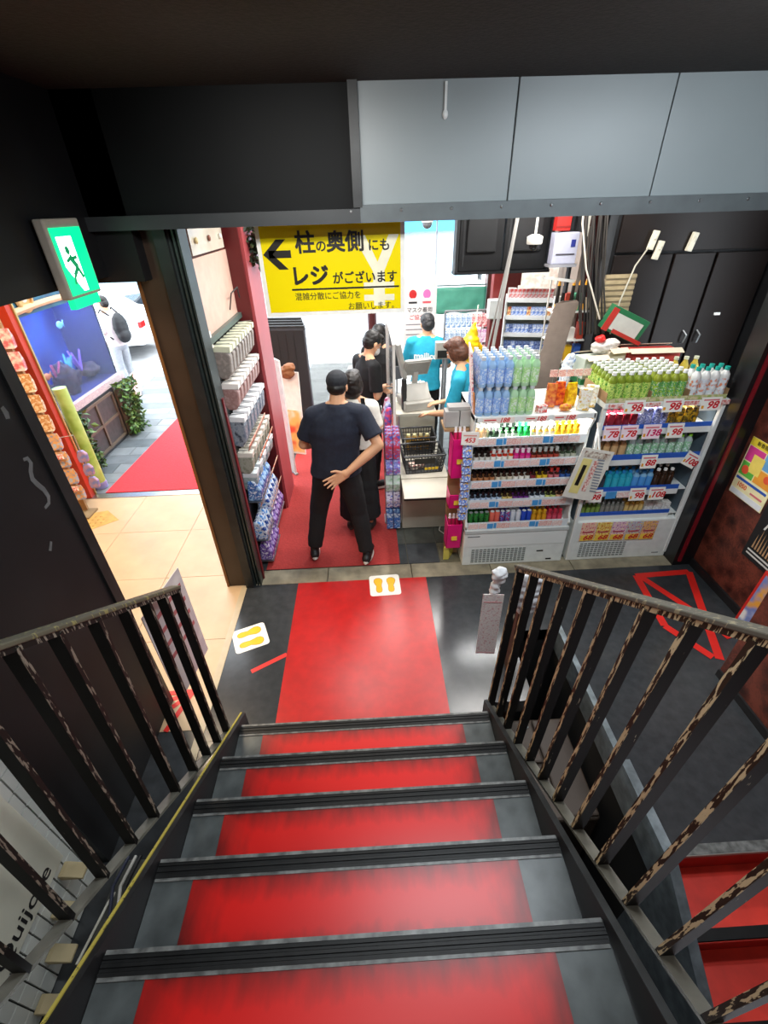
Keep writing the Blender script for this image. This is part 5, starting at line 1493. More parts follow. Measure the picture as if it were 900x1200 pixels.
t = thing('plastic_bag', 'blue and white plastic bag beside the curved cardboard strip', 'bag', (1.645, 3.70, 1.461))
remeshed(MB().ball((0, 0, 0.14), (0.05, 0.04, 0.14)).ball((0.02, 0, 0.25), (0.04, 0.03, 0.06)), 'bag_body', printed('blue_white_bag', ['e4e8ee', '6f8fc0', 'e4e8ee', 'b9c6dc'], 12, 0.35), t, 0.009, 0.010, 18)
# curved cardboard strip
t = thing('cardboard_strip', 'tall curved strip of brown cardboard rising behind the snack bags', 'cardboard', (1.62, 4.06, 0))
mb = MB(); pts = []
for i in range(14):
    u = i / 13
    pts.append((0.0 + 0.10 * u * u, 0.0, 1.0 + 1.22 * u if u < 0.8 else 1.0 + 1.22 * 0.8 + 0.12 * math.sin((u - 0.8) / 0.2 * PI / 2)))
for i in range(13):
    (x0, _, z0), (x1, _, z1) = pts[i], pts[i + 1]
    w0, w1 = 0.11, 0.11
    if i == 12: w1 = 0.07
    mb.add([(x0 - w0, 0, z0), (x0 + w0, 0.03, z0), (x1 + w1, 0.03, z1), (x1 - w1 * 0.9, 0, z1), (x0 - w0, 0.006, z0), (x0 + w0, 0.036, z0), (x1 + w1, 0.036, z1), (x1 - w1 * 0.9, 0.006, z1)], [(0, 1, 2, 3), (7, 6, 5, 4), (0, 4, 5, 1), (2, 6, 7, 3), (1, 5, 6, 2), (0, 3, 7, 4)])
mb.build('card_sheet', pm('8b7b70', 0.75, var=0.08), t)
MB().box((-0.1, 0.0, 0.0), (0.12, 0.03, 1.0)).build('card_foot', CARD, t)

# cigarette shelving
t = thing('cigarette_shelf', 'tall white shelving of small blue and white packs behind the water bottles', 'shelving', (1.46, 5.02, 0.0), R(-14))
for x in (0, 0.46):
    MB().box((x, 0, 0), (x + 0.015, 0.28, 1.98)).build('side_panel', WENAMEL, t)
MB().box((0.015, 0.262, 0), (0.46, 0.28, 1.98)).build('back_panel', WENAMEL, t)
zs = [0.95, 1.12, 1.29, 1.46, 1.63, 1.80, 1.965]
for i, z_ in enumerate(zs):
    sh = MB().box((0.015, -0.02, z_), (0.46, 0.262, z_ + 0.012)).build('shelf', WENAMEL, t)
    MB().box((0.0, -0.03, z_ - 0.02), (0.475, -0.02, z_ + 0.022)).build('shelf_rail', pm('dfe3e6', 0.4), sh)
SP = [printed('pack_blue', ['2f57b8', '4f7fd6', 'dfe6f2'], 20), printed('pack_white', ['f1f0ee', 'd9dce0', 'c8362f'], 14), printed('pack_navy', ['1f2f6a', '8fa6d6', '2a3f86'], 20), printed('pack_yellow', ['e2b21c', 'f4e2a0', 'b8302a'], 14)]
spm = [MB().box((0, 0, 0), (0.036, 0.05, 0.085)).mesh('small_pack', m) for m in SP]
c14, s14 = math.cos(R(-14)), math.sin(R(-14))
for k, z_ in enumerate(zs):
    for i in range(11):
        q = [1, 0, 0, 2, 0, 0, 1][k] if (i + k) % 5 else [1, 0, 2, 0, 2, 3, 1][k]
        lx, ly = 0.022 + 0.0395 * i, 0.0
        o = place('small_pack', spm[q], None, (1.46 + lx * c14 - ly * s14, 5.02 + lx * s14 + ly * c14, z_ + 0.013), (0, 0, R(-14)))
        tag(o, f'{["blue", "white", "navy", "yellow"][q]} small pack, {ORD[i]} from the street end, {"shelf " + ORD[6 - k] + " from top" if k < 6 else "top of the white shelving"}', 'pack', 'small packs on the white shelving')
for i, (x, h, w, c_) in enumerate([(0.06, 0.07, 0.08, 'efece6'), (0.16, 0.09, 0.09, 'e4d9cc'), (0.27, 0.075, 0.09, 'd8b23a'), (0.38, 0.08, 0.10, 'f2f0ea')]):
    o = MB().box((-w / 2, -0.05, 0), (w / 2, 0.05, h)).build('carton', pm(c_, 0.5), None, (1.46 + x * c14 - 0.15 * s14, 5.02 + x * s14 + 0.17 * c14, 2.0), (0, 0, R(-14)))
    o.location.z = 1.979
    tag(o, ['off-white carton on top of the white shelving, street end', 'pale beige carton on top of the white shelving', 'mustard yellow carton on top of the white shelving', 'white carton on top of the white shelving, wall end'][i], 'carton')
tag(MB().box((0, 0, 0), (0.34, 0.012, 0.26)).build('paper_notice', printed('pale_notice', ['f0ebe2', 'e0cfc2', 'f4f0ea'], 8), None, (1.56, 4.93, 2.08), (R(-6), 0, R(-14))), 'pale paper notice standing above the white shelving', 'notice')
sbox('wall_partition', (1.95, 4.55, 0), (2.02, 5.6, 2.6), mat('grey_partition', srgb('8b7f76'), 0.7, 0.1, 5))
t = thing('side_shelf', 'open side shelf of mixed small goods behind the cardboard strip', 'shelving', (1.80, 4.42, 0.0))
for z_ in (1.1, 1.3, 1.5, 1.7, 1.95):
    MB().box((-0.1, -0.1, z_), (0.24, 0.1, z_ + 0.012)).build('shelf', WENAMEL, t)
for x in (-0.1, 0.23):
    MB().box((x, 0.08, 0), (x + 0.01, 0.1, 2.2)).build('upright', pm('b0aca6', 0.5), t)
mc = ['e3b31f', '3a62b8', 'efe9e0', 'b5432f', '4fa07a', 'd9c6a8']
for k, z_ in enumerate((1.112, 1.312, 1.512, 1.712, 1.962)):
    for i in range(4):
        h = rnd.uniform(0.09, 0.15)
        o = MB().box((-0.03, -0.03, 0), (0.03, 0.03, h)).build('small_box', pm(mc[(i + k * 2) % 6], 0.5), None, (1.745 + 0.085 * i, 4.38, z_), bevel=0.003)
        tag(o, f'{["yellow", "blue", "cream", "red", "green", "tan"][(i + k * 2) % 6]} small box, {["lowest", "second", "middle", "fourth", "top"][k]} level of the side shelf, {ORD[i]} from the shelving', 'box', 'small boxes on the side shelf')
for i in range(5):
    o = MB().lathe([(0.014, 0), (0.018, 0.05), (0.014, 0.2), (0.006, 0.24)], n=8, mis=[0, 1, 0]).build('lighter_torch', [pm('e8a12a', 0.4), pm('2a2522', 0.4)], None, (1.80 + 0.07 * i, 4.30, 2.0), smooth=True)
    o.location.z = 1.974
    o.location.x = 1.72 + 0.05 * i if i < 2 else 1.85 + 0.055 * (i - 2)
    o.location.y = 4.345
    tag(o, f'orange and black tool-like torch above the side shelf, {ORD[i]} from the shelving', 'torch', 'orange torches above the side shelf')

# ------------------------------------------------------------------ overhead: screens, camera, poles, cables
t = thing('monitor_bank', 'bank of black monitor backs hanging under the shop ceiling', 'monitor', (1.16, 4.28, 2.3))
for x, w in ((-0.37, 0.36), (0.0, 0.36)):
    m_ = MB().box((x, -0.05, 0.02), (x + w, 0.05, 0.60)).build('monitor_back', pm('1b1c1e', 0.45, var=0.2), t, bevel=0.008)
    MB().box((x + 0.06, -0.075, 0.16), (x + w - 0.06, -0.05, 0.44)).build('electronics_hump', pm('232426', 0.5), m_, bevel=0.01)
    MB().box((x + 0.03, -0.053, 0.06), (x + 0.045, -0.048, 0.56)).build('rib', pm('2c2d2f', 0.5), m_)
MB().box((-0.40, -0.07, 0.0), (0.40, 0.07, 0.02)).build('bottom_shelf', BLACK, t)
for x in (-0.385, 0.385):
    MB().box((x - 0.012, -0.06, 0.0), (x + 0.012, 0.06, 0.82)).build('hanger', pm('2a2b2d', 0.5), t)
t = thing('security_camera', 'white dome security camera hanging from a rod before the monitors', 'camera', (1.33, 4.0, 2.52))
MB().tube([(0, 0, 0.06), (0, 0, 0.6)], 0.010, 8).build('rod', pm('c9c9c4', 0.4), t)
MB().lathe([(0.055, 0), (0.06, 0.01), (0.06, 0.05), (0.03, 0.065)], n=16).build('camera_housing', pm('e4e1d6', 0.4), t, smooth=True)
MB().ball((0, 0, -0.002), (0.038, 0.038, 0.045)).build('dome', pm('1d1d20', 0.1), t, smooth=True)
t = thing('security_camera', 'small white dome camera under the ceiling near the shop front', 'camera', (0.72, 5.8, 2.62))
MB().lathe([(0.06, 0.02), (0.07, 0.04), (0.07, 0.5)], n=16).build('camera_housing', pm('eceae4', 0.4), t, smooth=True)
MB().ball((0, 0, 0.01), (0.055, 0.055, 0.055)).build('dome', pm('55585c', 0.1), t, smooth=True)
for i, (a, b, lab) in enumerate([((1.20, 3.96, 3.1), (1.06, 3.98, 1.46), 'pale grey pole leaning behind the water bottles, the thicker one'), ((1.24, 4.02, 3.1), (1.02, 4.04, 1.46), 'thin grey pole crossing close to the thicker leaning pole')]):
    tag(MB().tube([a, b], 0.014 if i == 0 else 0.008, 8).build('pole', pm('9c9a95', 0.4), smooth=True), lab, 'pole')
tag(MB().box((0.95, 3.92, 0), (1.25, 4.08, 1.455)).build('storage_cabinet', pm('8d8880', 0.6)), 'grey cabinet behind the checkout cooler that the poles stand on', 'cabinet')
tag(MB().tube([(1.57, 3.85, 3.1), (1.62, 3.86, 2.65), (1.72, 3.87, 2.35), (1.92, 3.88, 1.98)], 0.006, 6).build('cable', pm('d8cfc0'), smooth=True), 'single pale cable slanting down across the black cable bundle', 'cable')
for i in range(11):
    pts = []
    x0, x1 = 1.63 + 0.016 * i, 1.80 + 0.022 * i
    for j in range(7):
        u = j / 6
        pts.append((x0 + (x1 - x0) * u ** 1.5 + rnd.uniform(-1, 1) * 0.008, 3.93 + 0.012 * (i % 3), 3.1 - 1.25 * u))
    tag(MB().tube(pts, 0.007, 6).build('cable', pm(['2a2724', '3a3632', '1d1b1a'][i % 3], 0.5), smooth=True), f'dark cable of the hanging bundle, {ORD[i]} from the monitors', 'cable', 'dark cables of the hanging bundle')
t = thing('red_box', 'red box high beside the hanging cables', 'box', (1.55, 4.08, 2.60))
MB().box((-0.05, -0.04, 0), (0.06, 0.04, 0.22)).build('box_body', pm('b0231e', 0.5), t, bevel=0.004)
MB().box((-0.05, -0.043, 0.02), (0.06, -0.04, 0.035)).build('band', pm('7a1814', 0.5), t)
t = thing('wall_device', 'pale lilac boxed device with a blue label under the red box', 'device', (1.58, 4.1, 2.35))
MB().box((-0.075, -0.05, 0.02), (0.12, 0.05, 0.24)).build('device_body', pm('aeb0c2', 0.45), t, bevel=0.008)
MB().box((0.06, -0.053, 0.14), (0.095, -0.05, 0.19)).build('blue_label', pm('26307c', 0.5), t)
MB().box((-0.05, -0.053, 0.085), (0.10, -0.05, 0.095)).build('slot', pm('45424a', 0.5), t)
MB().box((-0.09, -0.06, 0.0), (0.13, 0.06, 0.02)).build('tray', pm('8a8a90', 0.5), t)
MB().cbox((0.02, -0.03, -0.09), (0.26, 0.03, 0.02), rot=(0, R(8), 0)).build('lower_bar', pm('b9b8b4', 0.5), t)
MB().box((0.1, 0.0, -0.2), (0.12, 0.05, 0.8)).build('bracket', BLACK, t)
t = thing('metal_frame', 'white metal frame bracket beside the cable bundle at the ceiling', 'frame', (1.66, 4.2, 2.55))
MB().box((-0.08, -0.01, 0), (-0.06, 0.01, 0.18)).box((-0.08, -0.01, 0.18), (0.16, 0.01, 0.2)).build('frame_bar', pm('c6c2b6', 0.5), t)
MB().box((0.14, -0.012, 0), (0.16, 0.012, 0.2)).build('frame_bar', pm('c6c2b6', 0.5), t)
MB().box((-0.06, -0.004, 0.03), (0.12, 0.004, 0.18)).build('dark_panel', pm('2a2d30', 0.5), t)
MB().box((0.03, -0.01, 0.2), (0.05, 0.01, 0.56)).build('hanger', pm('c6c2b6', 0.5), t)
t = thing('wicker_panel', 'tan wicker-like panel on the black wall beside the cable bundle', 'panel', (2.08, 3.99, 1.95))
fr = MB().box((-0.13, 0.0, 0), (0.12, 0.02, 0.34)).build('panel_backing', pm('8a7a5e', 0.8), t)
wv = MB()
for i in range(8):
    wv.box((-0.13, -0.006, 0.02 + 0.042 * i), (0.12, 0, 0.042 + 0.042 * i))
wv.build('weave', pm('a08e6c', 0.8, var=0.2), fr)

# ------------------------------------------------------------------ staff corner goods
t = thing('gridwall_rack', 'wire grid rack of hanging blue and red packs behind the near till', 'rack', (1.14, 5.42, 0.002))
for x in (-0.24, 0.24):
    MB().tube([(x, 0, 0), (x, 0, 1.80)], 0.012, 8).build('upright', pm('6a6d70', 0.4), t)
MB().tube([(-0.24, 0, 1.80), (0.24, 0, 1.80)], 0.012, 8).build('top_bar', pm('6a6d70', 0.4), t)
g = MB()
for i in range(9): g.tube([(-0.24 + 0.06 * i, 0.005, 0.9), (-0.24 + 0.06 * i, 0.005, 1.79)], 0.003, 5)
for j in range(10): g.tube([(-0.24, 0.005, 0.9 + 0.1 * j), (0.24, 0.005, 0.9 + 0.1 * j)], 0.003, 5)
g.build('wire_grid', STEEL, t)
hm_ = [MB().box((-0.026, -0.03, -0.14), (0.026, -0.012, 0)).mesh('hang_pack', printed(f'hang_{i}', c_, 14, 0.3)) for i, c_ in enumerate([['5aa9d8', 'dfeaf2', '3a78b8'], ['d84a4a', 'f2dede', 'b83240'], ['e6d3ea', 'c07ab8', 'f4f0f4']])]
for k in range(3):
    for i in range(8):
        q = 0 if i < 5 else 1
        if k == 1 and i > 4: q = 2
        o = place('hang_pack', hm_[q], None, (0.93 + 0.06 * i, 5.42, 1.77 - 0.17 * k))
        tag(o, f'{["blue", "red", "lilac"][q]} hanging pack on the grid rack, {["top", "middle", "lower"][k]} row, {ORD[i]} from the till', 'pack', 'packs on the wire grid rack')
t = thing('yellow_bag', 'bright yellow pointed plastic bag hanging behind the near worker', 'bag', (1.12, 5.0, 1.33))
c = MB().cap((0, 0, 0.10), (0, 0, 0.22), 0.13, 0.10, 14).cap((0, 0, 0.22), (0.03, 0, 0.42), 0.09, 0.02, 12).ball((0, 0, 0.12), (0.15, 0.09, 0.14))
remeshed(c, 'bag_body', pm('f2c40c', 0.4), t, 0.011, 0.012, 12)
MB().tube([(0.03, 0, 0.41), (0.05, 0.0, 0.6)], 0.006, 6).build('string', pm('e0dccc'), t)
tag(MB().box((-0.07, -0.05, -0.09), (0.07, 0.05, 0.09)).build('meter_box', pm('c9ccca', 0.4), None, (1.32, 4.92, 1.90), bevel=0.008), 'pale grey meter box by the leaning poles', 'box')
sbox('post_1', (1.30, 4.98, 0), (1.42, 5.08, 2.9), pm('6f1f1e', 0.5))

# ------------------------------------------------------------------ goods board in the doorway
t = thing('goods_board', 'black pegboard of hanging goods in the doorway beside the shutter column', 'board', (-1.10, 3.28, 0.0065))
MB().box((-0.015, 0, 0.05), (-0.003, 0.99, 2.02)).build('peg_panel', pm('1b1c1d', 0.5), t)
MB().box((-0.003, -0.0, 2.02), (0.03, 0.99, 2.06)).build('top_rail', pm('4a5a55', 0.4), t)
MB().box((-0.003, 0.0, 1.99), (0.02, 0.08, 2.10)).build('white_tag', PAPER, t)
hk = MB()
rows = [(2.00, 9, 0.20, 'grey'), (1.73, 8, 0.17, 'pink'), (1.47, 7, 0.22, 'navy'), (1.16, 7, 0.16, 'olive'), (0.97, 5, 0.14, 'silver')]
for z_, n_, h, nm_ in rows:
    for i in range(n_):
        y = 0.07 + (0.88 / n_) * (i + 0.4)
        hk.tube([(0, y, z_), (0.125, y, z_ + 0.006)], 0.003, 5)
hk.build('peg_hook', STEEL, t)
SOCK = {'grey': ['8f8781', '979089', '8a827c', 'a49a92'], 'pink': ['a5827e', 'b08e8a', '9c7974', 'b39591'], 'navy': ['333b47', '6f7e90', '9aa3ad', '3a4250'], 'olive': ['7f836f', '8e9280', 'a9aa9c', '858a78'], 'silver': ['8fa0a4', '7c8d92', 'a3b0b4', '8a9c8e']}
TIN = {'grey': ('grey-beige sock pack', 'pale lime header'), 'pink': ('dusty pink sock pack', 'white header'), 'navy': ('dark and white pack', 'white header'), 'olive': ('olive grey pack', 'pale header'), 'silver': ('small silvery pack', 'pale header')}
HEAD = {'grey': 'd6dac0', 'pink': 'f0ece6', 'navy': 'eef1f4', 'olive': 'e4e0d4', 'silver': 'dfe8ec'}
for r_i, (z_, n_, h, nm_) in enumerate(rows):
    w = 0.88 / n_ * 0.66
    me = MB().prism([(0.0, -h * 0.8), (0.03, -h), (0.085, -h), (0.115, -h * 0.75), (0.12, -0.03), (0.10, 0.0), (0.0, 0.0)], -w / 2, w / 2, 'y').mesh('sock_pack', printed(f'sock_{nm_}', SOCK[nm_], 9, 0.4, (1, 3, 1)))
    hd_ = MB().box((0.004, -w / 2, -0.004), (0.124, w / 2, 0.036)).mesh('header_card', pm(HEAD[nm_], 0.4))
    for i in range(n_):
        y = 0.07 + (0.88 / n_) * (i + 0.4)
        o = place('goods_pack', me, None, (-1.094, 3.28 + y, 0.0065 + z_ - 0.038), (0, R(4), R(rnd.uniform(-4, 4))))
        bev(o, 0.012)
        place('header_card', hd_, o)
        tag(o, f'{TIN[nm_][0]} with {TIN[nm_][1]} on the doorway pegboard, {ORD[i]} from the column', 'pack', 'hanging packs on the doorway pegboard')
for k, (z_, y0, y1, c_) in enumerate([(1.20, 0.05, 0.75, 'cf9a82'), (0.98, 0.3, 0.95, 'd0784a'), (0.66, 0.05, 0.95, 'cfa584'), (0.42, 0.35, 0.95, 'cfa584')]):
    MB().cbox((0.125, (y0 + y1) / 2, z_ + 0.01), (0.006, y1 - y0, 0.05), rot=(0, R(18), 0)).build('ticket_strip', printed(f'ticket_{k}', [c_, 'ead9c8', c_, 'd8604a'], 24, 0.5), t)
PCH = {'blue and white': ['2f78cc', 'e6eef6', '1f5fb0', 'a9cbea'], 'deep blue': ['1f57b8', '3f8fe0', 'e2ecf6', '16408f'], 'purple and white': ['6b3fa0', 'ece8f4', '5a2f98', 'b9a6dc']}
for k, (nm_, z_, y0, n_) in enumerate([('blue and white', 0.70, 0.10, 5), ('deep blue', 0.45, 0.30, 5), ('deep blue', 0.33, 0.04, 3), ('purple and white', 0.18, 0.42, 5), ('purple and white', 0.06, 0.08, 4)]):
    me = MB().prism([(0.01, 0), (0.13, 0), (0.14, 0.09), (0.09, 0.19), (0.03, 0.19)], -0.042, 0.042, 'y').mesh('refill', printed(f'refill_{k}', PCH[nm_], 12, 0.25))
    sh = MB().box((0.0, y0 - 0.05, z_ - 0.008), (0.14, y0 + 0.1 * n_ - 0.04, z_ - 0.001)).build('wire_shelf', STEEL, t)
    for i in range(n_):
        o = place('refill_pouch', me, None, (-1.094, 3.28 + y0 + 0.1 * i, 0.0065 + z_), (0, 0, R(rnd.uniform(-6, 6))))
        bev(o, 0.016)
        tag(o, f'{nm_} refill pouch on {["the highest", "the second", "the middle", "the fourth", "the lowest"][k]} doorway shelf, {ORD[i]} from the column', 'pouch', 'refill pouches on the doorway shelves')
t = thing('wall_board', 'glossy white board with dangling trinkets above the doorway goods', 'board', (-1.10, 3.36, 2.56))
MB().box((0, 0, 0), (0.02, 0.80, 0.32)).build('board_face', mat('glossy_cream_board', srgb('d8d0bf'), 0.15, 0.1, 5), t)
for i in range(7):
    MB().ball((0.03, 0.1 + 0.1 * i, 0.08 + 0.11 * (i * 5 % 3) / 1.3), (0.012, 0.018, 0.02)).build('trinket', pm(['e6d2a0', 'c98a5a', 'f2f0ea', '8a5a4a'][i % 4], 0.2), t, smooth=True)
tag(MB().tube([(-1.09, 4.0, 2.13), (-1.06, 4.02, 2.25), (-1.03, 4.12, 2.28), (-1.03, 4.14, 2.2)], 0.006, 6).build('wire_hook', DARKSTEEL, smooth=True), 'bent dark wire hook standing on the pegboard rail', 'hook')
# hanging plant beside the sign


def leaf_cloud(n, size, fn, seed):
    r = random.Random(seed)
    m = MB()
    for i in range(n):
        c = Vector(fn(r))
        a = Vector((r.uniform(-1, 1), r.uniform(-1, 1), r.uniform(-1, 0.6))).normalized()
        b = a.cross(Vector((r.uniform(-1, 1), r.uniform(-1, 1), r.uniform(-1, 1)))).normalized()
        s = size * r.uniform(0.7, 1.3)
        nn = a.cross(b) * s * 0.12
        m.add([c, c + a * s * 0.5 + b * s * 0.3 + nn, c + a * s, c + a * s * 0.5 - b * s * 0.3 + nn], [(0, 1, 2), (0, 2, 3)], i % 3)
    return m


LEAF = [mat(f'leaf_green_{i}', srgb(h), 0.5, 0.2, 9) for i, h in enumerate(['2f4a26', '45682f', '5f8038'])]
LEAFD = [mat(f'leaf_dark_{i}', srgb(h), 0.5, 0.2, 9) for i, h in enumerate(['1b2a18', '26381f', '34492a'])]
t = thing('hanging_plant', 'dark leafy hanging plant between the red post and the yellow sign', 'plant', (-0.90, 4.52, 2.4))
leaf_cloud(420, 0.07, lambda r: (r.gauss(0, 0.055), r.gauss(0, 0.07), 0.02 + 0.66 * r.random() ** 1.2), 3).build('foliage', LEAFD, t, kind='stuff')
MB().tube([(0, 0, 0.1), (0, 0, 0.7)], 0.012, 6).build('stem', pm('3a2f22', 0.7), t)
# standing banner and the stack of folded black screens
t = thing('sheet_banner', 'white and orange printed banner standing beyond the red post', 'banner', (-1.02, 5.70, 0.0015), R(-20))
MB().cbox((0, 0, 0.56), (0.30, 0.02, 1.10), rot=(R(-4), 0, 0)).build('banner_sheet', pm('efe6de', 0.45), t)
MB().cbox((0, -0.030, 0.33), (0.28, 0.004, 0.58), rot=(R(-4), 0, 0)).build('printed_flames', printed('banner_flames', ['e2622e', 'd9402a', 'f0b060', 'efe0d0'], 4, 0.45), t)
MB().cbox((-0.155, 0, 0.56), (0.012, 0.03, 1.12), rot=(R(-4), 0, 0)).build('gold_edge', pm('d09a3a', 0.4), t)
c = MB().ball((0.02, -0.02, 1.12), (0.11, 0.07, 0.08)).ball((0.06, -0.02, 1.18), (0.09, 0.06, 0.05))
remeshed(c, 'brown_bow', pm('8a5530', 0.6), t, 0.011, 0.014, 14)
t = thing('upright_poster', 'bright white poster board behind the red post next to the banner', 'poster', (-1.03, 5.16, 0.0085), R(-55))
MB().box((-0.10, -0.01, 0), (0.12, 0.01, 1.42)).build('poster_sheet', pm('f6f3ee', 0.4), t)
MB().box((-0.12, -0.02, 0), (0.14, 0.02, 0.02)).build('foot', pm('9a9a98', 0.4), t)
for i in range(4):
    t = thing('folded_screen', f'folded black panel screen leaning in the upright stack, {ORD[i]} from the aisle', 'screen', (-0.98 - 0.02 * i, 6.45 + 0.075 * i, 0.0025), R(-6))
    MB().box((-0.34, 0, 0), (0.16, 0.05, 1.50 + 0.02 * i)).build('panel', pm('1d1f22', 0.5), t, bevel=0.005)
    MB().box((-0.345, -0.004, 1.44 + 0.02 * i), (0.165, 0.054, 1.47 + 0.02 * i)).build('top_rail', pm('3a3d42', 0.4), t)
    for x in (-0.335, 0.145):
        MB().box((x, -0.006, 0.0), (x + 0.015, 0.0, 1.44)).build('edge_rail', pm('4a4e55', 0.4), t)
    g = MB()
    for j in range(3): g.box((-0.22 + 0.11 * j, -0.004, 0.05), (-0.215 + 0.11 * j, 0, 1.4))
    g.build('fold_line', pm('0c0d0f', 0.6), t)

# ------------------------------------------------------------------ posters and signs by the burgundy wall
t = thing('wall_poster', 'bright yellow, green and pink advertising poster high on the burgundy wall', 'poster', (2.877, 2.84, 1.06), R(0))
MB().box((-0.004, -0.17, -0.24), (0.0, 0.17, 0.23)).build('poster_sheet', pm('efe6b4', 0.35), t)
def pp(y0, z0, y1, z1, h, nm_='print_block', d=0.0): MB().box((-0.0055 - d, y0, z0), (-0.004, y1, z1)).build(nm_, pm(h, 0.4), t)
pp(-0.17, 0.17, 0.17, 0.23, 'e9d33c'); pp(0.0, 0.05, 0.16, 0.165, 'd8418f'); pp(-0.16, 0.05, -0.01, 0.165, '6aa8d8'); pp(0.02, -0.07, 0.16, 0.04, '5fb848'); pp(-0.16, -0.07, 0.01, 0.04, 'f0a23a'); pp(-0.02, -0.02, 0.09, 0.12, 'f4dc6a', d=0.001); pp(-0.15, -0.11, 0.16, -0.09, '2f58b0'); pp(-0.16, -0.235, 0.165, -0.19, 'dfe3e6'); pp(-0.14, -0.165, -0.02, -0.15, 'd9737a')
MB().ball((-0.0062, 0.11, -0.02), (0.001, 0.035, 0.035)).ball((-0.0062, -0.1, 0.0), (0.001, 0.03, 0.03)).build('print_dot', pm('e85a3a', 0.4), t)
text('1050', 0.05, pm('e0561c', 0.5), t, (-0.0062, 0.075, -0.145), '-x', bold=0.001)
text('新春限定入荷', 0.036, INK, t, (-0.0062, 0.0, 0.20), '-x', bold=0.0004)
t = thing('wall_poster', 'black poster with pale lettering and a row of figures low on the burgundy wall', 'poster', (2.877, 2.43, 0.66))
MB().box((-0.004, -0.25, -0.20), (0.0, 0.22, 0.36)).build('poster_sheet', pm('1a1c1e', 0.3), t)
cw = MB()
for i in range(14): cw.prism([(0.17 - 0.027 * i, -0.1), (0.155 - 0.027 * i, -0.1), (0.1625 - 0.027 * i, 0.02 + 0.02 * (i * 3 % 4))], -0.0055, -0.004, 'x')
cw.build('figure_row', pm('b08a62', 0.5), t)
text('/~', 0.16, pm('d8d6d0', 0.5), t, (-0.0058, 0.08, 0.13), '-x', bold=0.002)
for k in range(2): MB().box((-0.0055, -0.20, -0.135 - 0.03 * k), (-0.004, 0.19, -0.122 - 0.03 * k)).build('print_line', pm('c9c7c0', 0.6), t)
t = thing('leaning_poster', 'red framed colour poster standing on the floor against the burgundy wall', 'poster', (2.85, 2.22, 0.003))
MB().cbox((0.0, 0, 0.25), (0.018, 0.34, 0.5), rot=(0, R(3), 0)).build('red_frame', pm('c92a22', 0.45), t)
MB().cbox((-0.012, 0, 0.25), (0.004, 0.29, 0.45), rot=(0, R(3), 0)).build('picture', printed('picture_print', ['d8e0e8', 'e2a23a', '6f86c0', 'f0f0ee'], 6, 0.3), t)

# papers and bags tied to the railings
t = thing('paper_notice', 'pale printed notice tied to the outer end of the chipped railing', 'notice', (0.64, 1.80, 0.74), R(-6))
MB().box((-0.055, -0.002, -0.25), (0.06, 0.002, 0.25)).build('notice_sheet', printed('faded_notice', ['d9d4d2', 'cfc6c6', 'dfdcd8', 'c9a9aa'], 26, 0.4), t)
MB().box((-0.048, -0.004, -0.24), (0.053, -0.002, -0.236)).box((-0.048, -0.004, 0.19), (0.053, -0.002, 0.194)).build('print_line', pm('b9797c', 0.6), t)
MB().lathe([(0.02, -0.004), (0.02, -0.002)], (0, 0, 0), 14).build('print_ring', pm('bd8a8a', 0.6), t, (0.0, 0, 0.14), (PI / 2, 0, 0))
t = thing('plastic_bag', 'crumpled translucent white bag tied at the chipped railing end', 'bag', (0.665, 1.82, 1.08))
c = MB().ball((0.0, 0, 0.03), (0.045, 0.03, 0.06)).ball((-0.015, 0, -0.06), (0.03, 0.02, 0.07)).ball((-0.02, 0, -0.13), (0.022, 0.02, 0.06))
remeshed(c, 'bag_body', pm('d8d9dc', 0.3), t, 0.009, 0.010, 22)
t = thing('plastic_bag', 'white carrier bag hanging inside the chipped railing by its first bars', 'bag', (0.84, 1.80, 0.95))
c = MB().ball((0, 0, 0), (0.075, 0.03, 0.14)).ball((0.0, 0, 0.12), (0.06, 0.025, 0.07)).ball((0.07, 0.0, 0.09), (0.04, 0.025, 0.07))
remeshed(c, 'bag_body', pm('dddde0', 0.35), t, 0.009, 0.010, 18)
t = thing('plank', 'dark rusty plank standing in the gap behind the chipped railing', 'plank', (0.93, 2.08, -1.25))
MB().box((-0.03, -0.06, 0), (0.03, 0.06, 1.95)).build('plank_body', mat('rusty_plank', srgb('4a2c1c'), 0.6, 0.3, 8), t)
MB().box((-0.032, -0.062, 1.88), (0.032, 0.062, 1.95)).build('worn_end', pm('8a6a3c', 0.6), t)
t = thing('paper_notice', 'pale notice with red print tied to the end of the dusty railing', 'notice', (-1.02, 1.60, 1.02), R(82))
MB().box((-0.17, -0.002, -0.32), (0.17, 0.002, 0.30)).build('notice_sheet', printed('faded_red_notice', ['cfcac8', 'd6d1ce', 'c9c3c2', 'dedad4'], 5, 0.4), t)
for k in range(4): MB().box((-0.14, -0.004, 0.20 - 0.09 * k), (0.14, -0.002, 0.225 - 0.09 * k)).build('print_line', pm('b9696a', 0.6), t)

